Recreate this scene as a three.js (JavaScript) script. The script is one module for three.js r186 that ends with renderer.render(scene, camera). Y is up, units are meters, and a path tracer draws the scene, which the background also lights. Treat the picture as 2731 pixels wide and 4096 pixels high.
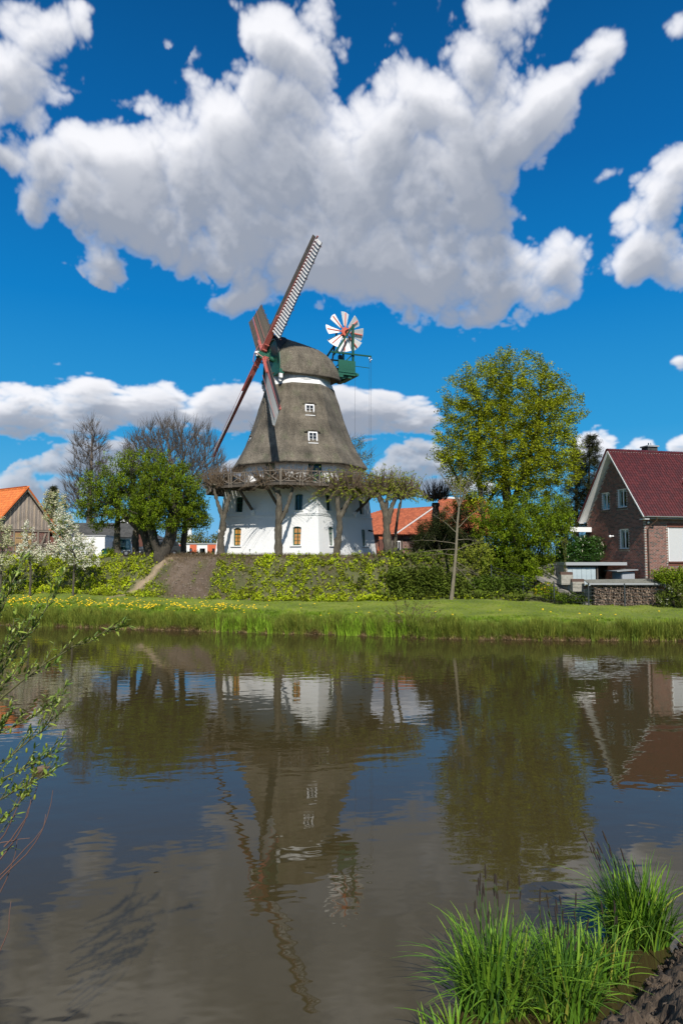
import * as THREE from 'three';
import { mergeGeometries, mergeVertices } from 'three/addons/utils/BufferGeometryUtils.js';
import { Brush, Evaluator, SUBTRACTION } from 'three-bvh-csg';
import { createNoise2D, createNoise3D } from 'simplex-noise';

// ------------------------------------------------------------------ camera
const scene = new THREE.Scene();
const EYE = 4.9, TILT = THREE.MathUtils.degToRad(3.61);
const camera = new THREE.PerspectiveCamera(73.74, 682 / 1024, 0.1, 6000);
camera.position.set(0, EYE, 0);
camera.rotation.set(TILT, 0, 0);

// ------------------------------------------------------------------ random numbers and noise
const rnd = (seed) => () => { seed = (seed + 0x6d2b79f5) | 0; let t = Math.imul(seed ^ (seed >>> 15), 1 | seed); t = (t + Math.imul(t ^ (t >>> 7), 61 | t)) ^ t; return ((t ^ (t >>> 14)) >>> 0) / 4294967296; };
const n2 = createNoise2D(rnd(11)), n3 = createNoise3D(rnd(12));
const clamp = (x, a = 0, b = 1) => Math.min(b, Math.max(a, x)), lerp = (a, b, t) => a + (b - a) * t;
const sst = (a, b, x) => { const t = clamp((x - a) / (b - a)); return t * t * (3 - 2 * t); };
const fbm2 = (x, y, o = 4) => { let s = 0, a = 0.5; for (let i = 0; i < o; i++) { s += a * n2(x, y); x = x * 2.03 + 7.1; y = y * 2.03 - 3.7; a *= 0.5; } return s; };
const fbm3 = (x, y, z, o = 3) => { let s = 0, a = 0.5; for (let i = 0; i < o; i++) { s += a * n3(x, y, z); x = x * 2.03 + 5.3; y = y * 2.03 - 3.7; z = z * 2.03 + 1.9; a *= 0.5; } return s; };
const D2R = Math.PI / 180;

// ------------------------------------------------------------------ sky: blue air with fair-weather cumulus, all in azimuth and elevation
const CLOUDS = [[-17.7,28.8,7.3,3.5,10,1],[-22.4,29.4,3.4,1.8,15,0.85],[-11.4,31.5,5.1,3.5,20,1],[-6.2,34,5.3,4.7,40,1],[-5.5,38.2,3,3.3,-60,0.8],[-2.4,37,2.1,2.7,0,0.8],[-6.2,27.4,10,4,-8,1.1],[-16.6,25.4,5.5,2.3,-8,0.9],[-12.3,23.3,6.7,2,-14,0.85],[-19.6,22.5,2,1.5,-30,0.7],[2.9,31.9,5.5,3.5,30,1],[8.1,29.7,6.8,3.6,25,1.05],[14.7,31.1,5.3,2.5,35,0.95],[11.2,37,4.2,3.3,25,0.8],[15.2,39,3.7,1.7,25,0.75],[18.6,33.8,3.9,1.8,30,0.7],[22,35.5,1.7,1.4,30,0.85],[7.4,34.8,2.2,1.9,0,0.5],[0.6,25.1,8.8,3.7,-5,1.1],[6.6,23.6,7.8,3.1,-12,1.1],[13.1,24.5,2.7,2,-30,0.8],[14.1,21.2,5.7,2,-10,1],[18.7,22.7,2,2.6,-20,0.9],[11.3,19,4.5,1.4,-5,0.9],[8,20.6,4.5,1.6,-8,0.8],[3.6,22.4,6.9,2.4,-5,0.9],[17.2,19.6,2.4,1,10,0.7],[-24.3,29.1,1.2,0.8,0,0.6],[13.7,34.7,4.3,2.3,20,0.6],[10,31.8,4.1,2.4,20,0.9],[16.8,32.5,2.8,1.8,30,0.75],[3.6,27.8,7.3,4,0,1.1],[11.4,27.1,2.6,2.6,0,1],[-3.2,31.1,5.2,3.9,20,1.1],[-9.1,29,6.5,3.9,0,1.1],[-3.1,23.1,6.9,1.7,-6,1],[-19.7,27,3.8,3.5,0,1],[-26.4,34.3,3.1,3.1,-20,0.9],[-24.3,36.5,2.8,1.4,20,0.75],[-25.7,31.2,2.6,1.8,-20,0.75],[-26.8,28.3,1.2,0.9,0,0.75],[-22,38.1,1.7,0.6,10,0.45],[-24.7,25.2,1.4,1.4,-30,0.75],[-25.3,25.5,0.9,1.2,0,0.5],[25.8,26,2.1,2.4,0,0.9],[25.1,22.9,3.4,1.9,-10,0.9],[23,25.1,1.6,1.6,0,0.7],[23.5,22,1.9,1.3,0,0.6],[27.1,20.8,1.9,1.9,0,0.7],[27.1,35.6,1,1,0,0.6],[-9,20.4,2.6,1,5,0.85],[-6.8,21,2.1,1,0,0.6],[5.8,19.4,0.7,0.6,0,0.4],[-14.6,37.9,0.4,1,-20,0.28],[4.1,39.7,1.8,1.5,40,0.35],[-11.9,38.4,0.7,0.4,0,0.2],[21.5,28,1.2,0.4,10,0.3],[-24.2,14.4,1.3,0.4,10,0.3],[-26,14.3,0.5,0.3,0,0.22],[26.6,14.4,0.5,0.8,0,0.5],[15.8,24.6,0.5,0.3,0,0.25],[-22.5,22,0.4,0.2,0,0.2],[24.8,21.2,2.5,1,0,0.8],[26.2,27.3,1.8,1.5,0,0.95],[-25.3,8.7,1.2,0.3,0,0.35]];
const BANKS = [[[[-28.6,12.0],[-26.9,12.8],[-25.7,13.1],[-24.0,12.8],[-22.3,13.5],[-20.7,14.1],[-19.5,13.5],[-18.6,12.3]],9.5,0.96,0.8],[[[-18.6,12.4],[-17.4,13.3],[-15.7,13.8],[-14.1,13.7],[-13.4,12.5]],10.5,0.89,0.8],[[[-12.0,12.4],[-11.5,13.6],[-9.7,14.2],[-7.7,14.0],[-5.3,14.2],[-2.4,13.9],[-0.1,14.2],[1.7,14.0],[3.5,13.6],[5.8,13.2],[7.9,12.2]],10.3,0.92,0.8],[[[-24.9,6.8],[-24.0,7.6],[-22.2,8.5],[-20.6,9.0],[-19.0,8.8],[-17.6,9.5]],6.5,0.75,0.8],[[[-28.4,5.3],[-26.7,5.8],[-25.2,6.1],[-23.4,5.7],[-21.5,6.1],[-19.5,5.8]],4.2,0.67,0.8],[[[3.0,6.9],[4.3,8.6],[5.7,9.5],[7.4,9.5],[8.3,8.8]],6.6,0.71,0.8],[[[2.4,6.2],[4.3,6.7],[6.1,6.3],[9.7,6.5],[12.1,5.9]],5.3,0.53,0.8],[[[-10.3,7.0],[-9.3,8.1],[-8.2,8.4],[-6.7,7.8]],6.3,0.57,0.8],[[[19.4,9.5],[20.6,9.9],[21.8,9.2]],7.3,0.64,0.8],[[[22.9,8.6],[23.8,8.9],[24.7,8.7]],8.2,0.43,0.8],[[[26.1,8.7],[27.7,8.9]],7.6,0.5,0.8],[[[20.9,6.8],[23.2,7.2],[26.5,6.7]],5.5,0.57,0.8]];

function makeSky() {
  const W = 4096, H = 2048, half = H / 2, data = new Float32Array(W * H * 4);
  const clear = new Float32Array(W * half).fill(1), r = rnd(77);
  const list = CLOUDS.slice();
  for (const [tops, base, rad, w] of BANKS) for (let a = tops[0][0]; a <= tops[tops.length - 1][0]; a += rad * 1.05) {   // heaped puffs on a level base
    let k = 0; while (k < tops.length - 2 && tops[k + 1][0] <= a) k++;
    const top = lerp(tops[k][1], tops[k + 1][1], (a - tops[k][0]) / (tops[k + 1][0] - tops[k][0]));
    for (let e = base + rad * 0.55, go = true; go; e += rad) { const q = rad * (0.8 + 0.5 * r()), c = Math.min(e, top - q * 0.75); go = c === e; list.push([a + (r() - 0.5) * rad * 0.5, c, q * 1.25, q * 0.95, 0, w]); }
  }
  for (let k = 0; k < 34; k++) {                       // the same kind of clouds all round
    const az = 42 + r() * 276, low = r() < 0.5, el = low ? 3 + r() * 12 : 17 + r() * 50, s = low ? 1 : 1.7;
    for (let j = 0; j < (low ? 22 : 7); j++) list.push(low ? [az + (r() - 0.5) * 15, el + (r() - 0.35) * 3, 1 + r() * 0.7, 0.8 + r() * 0.4, 0, 0.8] : [az + (r() - 0.5) * 16 * s / Math.cos(el * D2R), el + (r() - 0.5) * 4 * s, (3 + r() * 4) * s, (1.2 + r() * 1.6) * s, (r() - 0.5) * 30, 0.75 + r() * 0.3]);
  }
  for (const [a0, e0, rx, ry, rot, w] of list) {
    const c = Math.cos(rot * D2R), s = Math.sin(rot * D2R), reach = 1.5 * Math.max(rx, ry), ce = Math.max(0.15, Math.cos(e0 * D2R));
    const j0 = Math.max(0, Math.floor((e0 - reach) / 90 * half)), j1 = Math.min(half - 1, Math.ceil((e0 + reach) / 90 * half)), di = Math.ceil(reach / ce / 360 * W), ic = Math.round((a0 - 90 + 180) / 360 * W);
    for (let j = j0; j <= j1; j++) for (let k = -di; k <= di; k++) {
      const dx = (k / W) * 360 * ce, dy = (j + 0.5) / half * 90 - e0, x = (dx * c + dy * s) / rx, y = (dy * c - dx * s) / ry, q = x * x + y * y;
      if (q < 2.1) { const i = j * W + ((ic + k) % W + W) % W; clear[i] *= 1 - Math.min(0.985, w * Math.exp(-q * 1.05) * (1 - q / 2.1)); }
    }
  }
  const dens = new Float32Array(W * half);
  for (let j = 0; j < half; j++) {
    const el = (j + 0.5) / half * Math.PI / 2, y = Math.sin(el), ce = Math.cos(el), lowk = lerp(1.7, 1, sst(0.08, 0.34, el));
    for (let i = 0; i < W; i++) {
      const f = 1 - clear[j * W + i];
      if (f < 0.03) continue;
      const az = ((i + 0.5) / W - 0.5) * 2 * Math.PI, x = Math.cos(az) * ce, z = Math.sin(az) * ce, yy = y * 1.05;
      const wx = n3(x * 9, yy * 9, z * 9 + 5) * 0.006, wy = n3(x * 9 + 31, yy * 9, z * 9) * 0.006, wz = n3(x * 9, yy * 9 + 17, z * 9) * 0.006;
      let n = 0, b = 0, a = 0.5, k = 8.5 * lowk;
      for (let o = 0; o < 7; o++) { const v = n3((x + wx) * k + o * 9.1, (yy + wy) * k, (z + wz) * k); n += a * v; b += a * (Math.abs(v) - 0.27); a *= o < 1 ? 0.62 : 0.52; k *= 2.07; }
      const big = n3(x * 4.3 + 3, yy * 4.3, z * 4.3) * 0.2 + n3(x * 13, yy * 13 + 7, z * 13) * 0.12;
      dens[j * W + i] = f * 1.28 + n * 0.34 + b * (1.35 + 0.5 * sst(0.3, 0.05, el)) + big - 0.5;
    }
  }
  // how much cloud lies towards the light: summed down each column, the light coming from above and behind us
  const acc = new Float32Array(W), keep = Math.exp(-0.088 / 5.5), blur = new Float32Array(W);
  for (let j = half - 1; j >= 0; j--) {
    const el = (j + 0.5) / half * 90, air = [[0, 0.23, 0.50, 0.78], [5, 0.09, 0.41, 0.72], [10, 0.032, 0.315, 0.655], [20, 0.006, 0.20, 0.545], [30, 0.004, 0.125, 0.39], [40, 0.003, 0.085, 0.275], [60, 0.003, 0.06, 0.2], [90, 0.003, 0.05, 0.17]].reduce((o, q, k, A) => { if (k && el >= A[k - 1][0] && el <= q[0]) { const u = (el - A[k - 1][0]) / (q[0] - A[k - 1][0]); return [1, 2, 3].map((c) => lerp(A[k - 1][c], q[c], u)); } return o; }, [0, 0, 0]);
    for (let i = 0; i < W; i++) acc[i] = acc[i] * keep + clamp(dens[j * W + i], 0, 0.8) * 0.03 * lerp(1.7, 1, sst(4, 18, el));
    let run = 0; for (let k = -7; k <= 7; k++) run += acc[(k + W) % W];
    for (let i = 0; i < W; i++) { blur[i] = run / 15; run += acc[(i + 8) % W] - acc[(i - 7 + W) % W]; }
    for (let i = 0; i < W; i++) {
      const d = dens[j * W + i], o = (half + j) * W * 4 + i * 4;
      if (d <= 0) { data[o] = air[0]; data[o + 1] = air[1]; data[o + 2] = air[2]; data[o + 3] = 1; continue; }
      const at = (dj, dk) => clamp(dens[Math.min(half - 1, Math.max(0, j + dj)) * W + (i + dk + W) % W], 0, 0.9), a = 1 - Math.exp(-Math.pow(d * 3.4, 1.25));
      const rel = (at(-3, 2) - at(3, -2)) * 0.22 + (at(-8, 5) - at(8, -5)) * 0.30 + (at(-22, 12) - at(22, -12)) * 0.34;
      const thick = sst(0.02, 0.34, d), shade = Math.exp(-Math.pow(blur[i] * 1.8, 1.6)), tone = clamp(lerp(0.72, lerp(0.235, 1.07, shade), thick) + clamp(rel, -0.22, 0.3) * (0.55 + 0.45 * shade), 0.2, 1), far = sst(14, 2, el) * 0.15;
      const cr = lerp(0.16, 0.90, tone), cg = lerp(0.205, 0.905, tone), cb = lerp(0.29, 0.945, tone);
      data[o] = lerp(air[0], lerp(cr, air[0], far), a); data[o + 1] = lerp(air[1], lerp(cg, air[1], far), a); data[o + 2] = lerp(air[2], lerp(cb, air[2], far), a); data[o + 3] = 1;
    }
  }
  for (let i = 0; i < W * half; i++) { data[i * 4] = 0.08; data[i * 4 + 1] = 0.09; data[i * 4 + 2] = 0.07; data[i * 4 + 3] = 1; }
  const t = new THREE.DataTexture(data, W, H, THREE.RGBAFormat, THREE.FloatType);
  t.mapping = THREE.EquirectangularReflectionMapping; t.magFilter = t.minFilter = THREE.LinearFilter; t.needsUpdate = true;
  return t;
}
scene.background = makeSky();
scene.environment = scene.background;

// ------------------------------------------------------------------ sun: behind the camera, a little to the right, about 43 degrees up
const SUN_AZ = 6 * D2R, SUN_EL = 43 * D2R;
const sun = new THREE.DirectionalLight(new THREE.Color(1, 0.955, 0.88), 5.0);
sun.position.set(Math.sin(SUN_AZ) * Math.cos(SUN_EL) * 120, Math.sin(SUN_EL) * 120, Math.cos(SUN_AZ) * Math.cos(SUN_EL) * 120 - 45);
sun.target.position.set(0, 0, -45);
sun.castShadow = true;
sun.shadow.mapSize.set(4096, 4096);
Object.assign(sun.shadow.camera, { left: -70, right: 70, top: 70, bottom: -70, near: 1, far: 300 });
scene.add(sun, sun.target);

// ------------------------------------------------------------------ exposure
const renderer = new THREE.WebGLRenderer({ antialias: true });
renderer.setSize(682, 1024);
renderer.toneMapping = THREE.LinearToneMapping;
renderer.toneMappingExposure = 1.06;
renderer.shadowMap.enabled = true;

// ------------------------------------------------------------------ helpers
const V = (x, y, z) => new THREE.Vector3(x, y, z);
const usedNames = new Map();
const numbered = (name) => { const k = usedNames.get(name) ?? 0; usedNames.set(name, k + 1); return k ? name + '_' + String(k).padStart(3, '0') : name; };
function tag(o, label, category, group, kind) { if (label) o.userData.label = label; if (category) o.userData.category = category; if (group) o.userData.group = group; if (kind) o.userData.kind = kind; return o; }
function thing(name, label, category, [x, y, z] = [0, 0, 0], turn = 0, group) { const o = new THREE.Group(); o.name = numbered(name); o.position.set(x, y, z); o.rotation.y = turn; scene.add(o); return tag(o, label, category, group); }
function part(name, geo, mat, parent = scene, pos, rot) {
  const m = new THREE.Mesh(Array.isArray(geo) ? merge(geo) : geo, mat); m.name = parent === scene ? numbered(name) : name; m.castShadow = m.receiveShadow = true;
  if (pos) m.position.set(...pos);
  if (rot) m.rotation.set(...rot);
  parent.add(m); return m;
}
function structure(name, geo, mat) { return tag(part(name, geo, mat), null, null, null, 'structure'); }
function copies(name, geo, mat, list, parent, colors) {        // many small pieces nobody could count: one object
  const m = new THREE.InstancedMesh(geo, mat, list.length); m.name = parent === scene ? numbered(name) : name; m.castShadow = m.receiveShadow = true;
  list.forEach((x, i) => m.setMatrixAt(i, x));
  if (colors) { const c = new THREE.Color(); list.forEach((_, i) => m.setColorAt(i, c.setRGB(...colors(i)))); }
  m.userData.kind = 'stuff'; parent.add(m); return m;
}
const M4 = (pos, rot, scl) => new THREE.Matrix4().compose(pos, rot instanceof THREE.Quaternion ? rot : new THREE.Quaternion().setFromEuler(rot ?? new THREE.Euler()), typeof scl === 'number' ? V(scl, scl, scl) : scl ?? V(1, 1, 1));
// uv in metres, each face laid along its main axis
function metreUV(g) {
  if (g.index) g = g.toNonIndexed();
  const p = g.attributes.position, n = p.count, uv = new Float32Array(n * 2), a = V(), b = V(), c = V();
  for (let i = 0; i < n; i += 3) {
    a.fromBufferAttribute(p, i); b.fromBufferAttribute(p, i + 1); c.fromBufferAttribute(p, i + 2);
    const nn = b.clone().sub(a).cross(c.clone().sub(a)), x = Math.abs(nn.x), y = Math.abs(nn.y), z = Math.abs(nn.z);
    [a, b, c].forEach((q, k) => { const j = (i + k) * 2; if (y >= x && y >= z) { uv[j] = q.x; uv[j + 1] = q.z; } else if (x >= z) { uv[j] = q.z; uv[j + 1] = q.y; } else { uv[j] = q.x; uv[j + 1] = q.y; } });
  }
  g.setAttribute('uv', new THREE.BufferAttribute(uv, 2));
  return g;
}
function clean(g) { g = g.index ? g.toNonIndexed() : g; for (const k of Object.keys(g.attributes)) if (!['position', 'normal', 'uv'].includes(k)) g.deleteAttribute(k); if (!g.attributes.normal) g.computeVertexNormals(); if (!g.attributes.uv) g.setAttribute('uv', new THREE.BufferAttribute(new Float32Array(g.attributes.position.count * 2), 2)); g.morphAttributes = {}; return g; }
const merge = (list) => list.length === 1 ? list[0] : mergeGeometries(list.map(clean));
const flat = (g) => { g = g.index ? g.toNonIndexed() : g; g.computeVertexNormals(); return g; };
const place = (g, x = 0, y = 0, z = 0, rx = 0, ry = 0, rz = 0) => g.applyMatrix4(M4(V(x, y, z), new THREE.Euler(rx, ry, rz, 'YXZ')));
// box with chamfered long edges
function box(w, h, d, x = 0, y = 0, z = 0, ch = 0) {
  let g;
  if (ch > 0) {
    const s = new THREE.Shape(), a = w / 2, b = h / 2; s.moveTo(-a + ch, -b); s.lineTo(a - ch, -b); s.lineTo(a, -b + ch); s.lineTo(a, b - ch); s.lineTo(a - ch, b); s.lineTo(-a + ch, b); s.lineTo(-a, b - ch); s.lineTo(-a, -b + ch); s.closePath();
    g = new THREE.ExtrudeGeometry(s, { depth: d, bevelEnabled: false, steps: 1 }); g.translate(0, 0, -d / 2);
  } else g = new THREE.BoxGeometry(w, h, d);
  return metreUV(g).translate(x, y, z);
}
// beam of section w x h from a to b (h measured as close to `up` as it can be)
function beam(a, b, w, h, up = V(0, 1, 0), ch = 0) {
  const z = b.clone().sub(a), L = z.length(); z.normalize();
  let x = up.clone().cross(z); if (x.lengthSq() < 1e-6) x = V(1, 0, 0).cross(z); x.normalize();
  const y = z.clone().cross(x), g = box(w, h, L, 0, 0, 0, ch);
  return g.applyMatrix4(new THREE.Matrix4().makeBasis(x, y, z).setPosition(a.clone().add(b).multiplyScalar(0.5)));
}
// tube through points with a radius at each
function tube(pts, rad, sides = 6, cap = true) {
  const pos = [], nor = [], uv = [], idx = [], n = pts.length; let ref = V(0.3, 0.1, 1), len = 0;
  for (let i = 0; i < n; i++) {
    const t = pts[Math.min(n - 1, i + 1)].clone().sub(pts[Math.max(0, i - 1)]).normalize();
    let x = ref.clone().sub(t.clone().multiplyScalar(ref.dot(t))); if (x.lengthSq() < 1e-4) x = V(1, 0.2, 0).cross(t); x.normalize(); ref = x;
    const y = t.clone().cross(x), r = rad[i];
    if (i) len += pts[i].distanceTo(pts[i - 1]);
    for (let k = 0; k <= sides; k++) { const a = k / sides * 2 * Math.PI, c = Math.cos(a), s = Math.sin(a), nx = x.x * c + y.x * s, ny = x.y * c + y.y * s, nz = x.z * c + y.z * s; pos.push(pts[i].x + nx * r, pts[i].y + ny * r, pts[i].z + nz * r); nor.push(nx, ny, nz); uv.push(k / sides * Math.max(1, Math.round(r * 6.28)) , len); }
  }
  const m = sides + 1;
  for (let i = 0; i < n - 1; i++) for (let k = 0; k < sides; k++) { const a = i * m + k; idx.push(a, a + 1, a + m, a + 1, a + m + 1, a + m); }
  if (cap && rad[n - 1] > 0.004) { const c = pos.length / 3, p = pts[n - 1]; pos.push(p.x, p.y, p.z); const t = p.clone().sub(pts[n - 2]).normalize(); nor.push(t.x, t.y, t.z); uv.push(0, len); for (let k = 0; k < sides; k++) idx.push((n - 1) * m + k, (n - 1) * m + k + 1, c); }
  const g = new THREE.BufferGeometry();
  g.setAttribute('position', new THREE.Float32BufferAttribute(pos, 3)); g.setAttribute('normal', new THREE.Float32BufferAttribute(nor, 3)); g.setAttribute('uv', new THREE.Float32BufferAttribute(uv, 2)); g.setIndex(idx);
  return g;
}
function joinIndexed(list) {
  let nv = 0, ni = 0; for (const g of list) { nv += g.attributes.position.count; ni += g.index.count; }
  const P = new Float32Array(nv * 3), Nn = new Float32Array(nv * 3), U = new Float32Array(nv * 2), I = new Uint32Array(ni); let v = 0, i = 0;
  for (const g of list) { P.set(g.attributes.position.array, v * 3); Nn.set(g.attributes.normal.array, v * 3); U.set(g.attributes.uv.array, v * 2); const a = g.index.array; for (let k = 0; k < a.length; k++) I[i + k] = a[k] + v; v += g.attributes.position.count; i += a.length; }
  const g = new THREE.BufferGeometry(); g.setAttribute('position', new THREE.BufferAttribute(P, 3)); g.setAttribute('normal', new THREE.BufferAttribute(Nn, 3)); g.setAttribute('uv', new THREE.BufferAttribute(U, 2)); g.setIndex(new THREE.BufferAttribute(I, 1)); return g;
}
// a surveyed point: from the photograph's station, the sight line through (px, py) of the 1568 x 2352 view, at `d` metres to the north
function at(px, py, d) { const x = (px - 784) / 1568, y = (1176 - py) / 1568, c = Math.cos(TILT), s = Math.sin(TILT), k = d / (c - y * s); return V(x * k, EYE + (y * c + s) * k, -d); }

// ------------------------------------------------------------------ textures
function tileNoise(size, cells, oct, seed, sx = 1, sy = 1) {     // periodic value noise in 0..1
  const out = new Float32Array(size * size); let amp = 1, tot = 0;
  for (let o = 0; o < oct; o++) {
    const cx = Math.round(cells * sx * 2 ** o), cy = Math.round(cells * sy * 2 ** o), r = rnd(seed + o * 101), g = new Float32Array(cx * cy); for (let i = 0; i < g.length; i++) g[i] = r();
    for (let j = 0; j < size; j++) { const fy = j / size * cy, y0 = Math.floor(fy), ty = fy - y0, wy = ty * ty * (3 - 2 * ty), r0 = (y0 % cy) * cx, r1 = ((y0 + 1) % cy) * cx;
      for (let i = 0; i < size; i++) { const fx = i / size * cx, x0 = Math.floor(fx), tx = fx - x0, wx = tx * tx * (3 - 2 * tx), a = x0 % cx, b = (x0 + 1) % cx; out[j * size + i] += amp * lerp(lerp(g[r0 + a], g[r0 + b], wx), lerp(g[r1 + a], g[r1 + b], wx), wy); } }
    tot += amp; amp *= 0.55;
  }
  for (let i = 0; i < out.length; i++) out[i] /= tot;
  return out;
}
function texRGB(size, f, rep = 1) {                     // f(i) gives linear rgb in 0..1
  const d = new Uint8Array(size * size * 4), enc = (x) => Math.round(255 * clamp(x <= 0.0031308 ? x * 12.92 : 1.055 * Math.pow(x, 1 / 2.4) - 0.055));
  for (let i = 0; i < size * size; i++) { const c = f(i); d[i * 4] = enc(c[0]); d[i * 4 + 1] = enc(c[1]); d[i * 4 + 2] = enc(c[2]); d[i * 4 + 3] = 255; }
  const t = new THREE.DataTexture(d, size, size); t.colorSpace = THREE.SRGBColorSpace; t.wrapS = t.wrapT = THREE.RepeatWrapping; t.magFilter = THREE.LinearFilter; t.repeat.set(1 / rep, 1 / rep); t.needsUpdate = true; return t;
}
const texCache = new Map();
function texF(size, a, rep = 1) { if (texCache.has(a)) { const c = texCache.get(a).clone(); c.repeat.set(1 / rep, 1 / rep); c.needsUpdate = true; return c; } const t = new THREE.DataTexture(a instanceof Float32Array ? a : Float32Array.from(a), size, size, THREE.RedFormat, THREE.FloatType); t.wrapS = t.wrapT = THREE.RepeatWrapping; t.magFilter = THREE.LinearFilter; t.repeat.set(1 / rep, 1 / rep); t.needsUpdate = true; texCache.set(a, t); return t; }
const ramp = (cols, t) => { t = clamp(t) * (cols.length - 1); const i = Math.min(cols.length - 2, Math.floor(t)), f = t - i; return [0, 1, 2].map((k) => lerp(cols[i][k], cols[i + 1][k], f)); };
const con = (x, k = 2) => clamp((x - 0.5) * k + 0.5);
const noiseA = tileNoise(512, 6, 6, 1), noiseB = tileNoise(512, 24, 4, 2), grainV = tileNoise(512, 5, 5, 3, 10, 0.6), grainFine = tileNoise(512, 10, 4, 4, 8, 1.2), speck = tileNoise(512, 90, 2, 5);
const std = (o) => new THREE.MeshStandardMaterial({ roughness: 0.85, ...o });
const rgb = (r, g, b) => new THREE.Color().setRGB(r, g, b);
const mottled = (cols, rep, rough = 0.85, mix = 0.5, bump = 0.01, more) => std({ map: texRGB(512, (i) => ramp(cols, con(noiseA[i] * mix + noiseB[i] * (1 - mix), 2)), rep), bumpMap: texF(512, noiseB, rep), bumpScale: bump, roughness: rough, ...more });
const grained = (cols, rep, bump = 0.006, more) => std({ map: texRGB(512, (i) => ramp(cols, con(grainV[i] * 0.65 + grainFine[i] * 0.35, 2.4)), rep), bumpMap: texF(512, grainFine, rep), bumpScale: bump, ...more });
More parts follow.
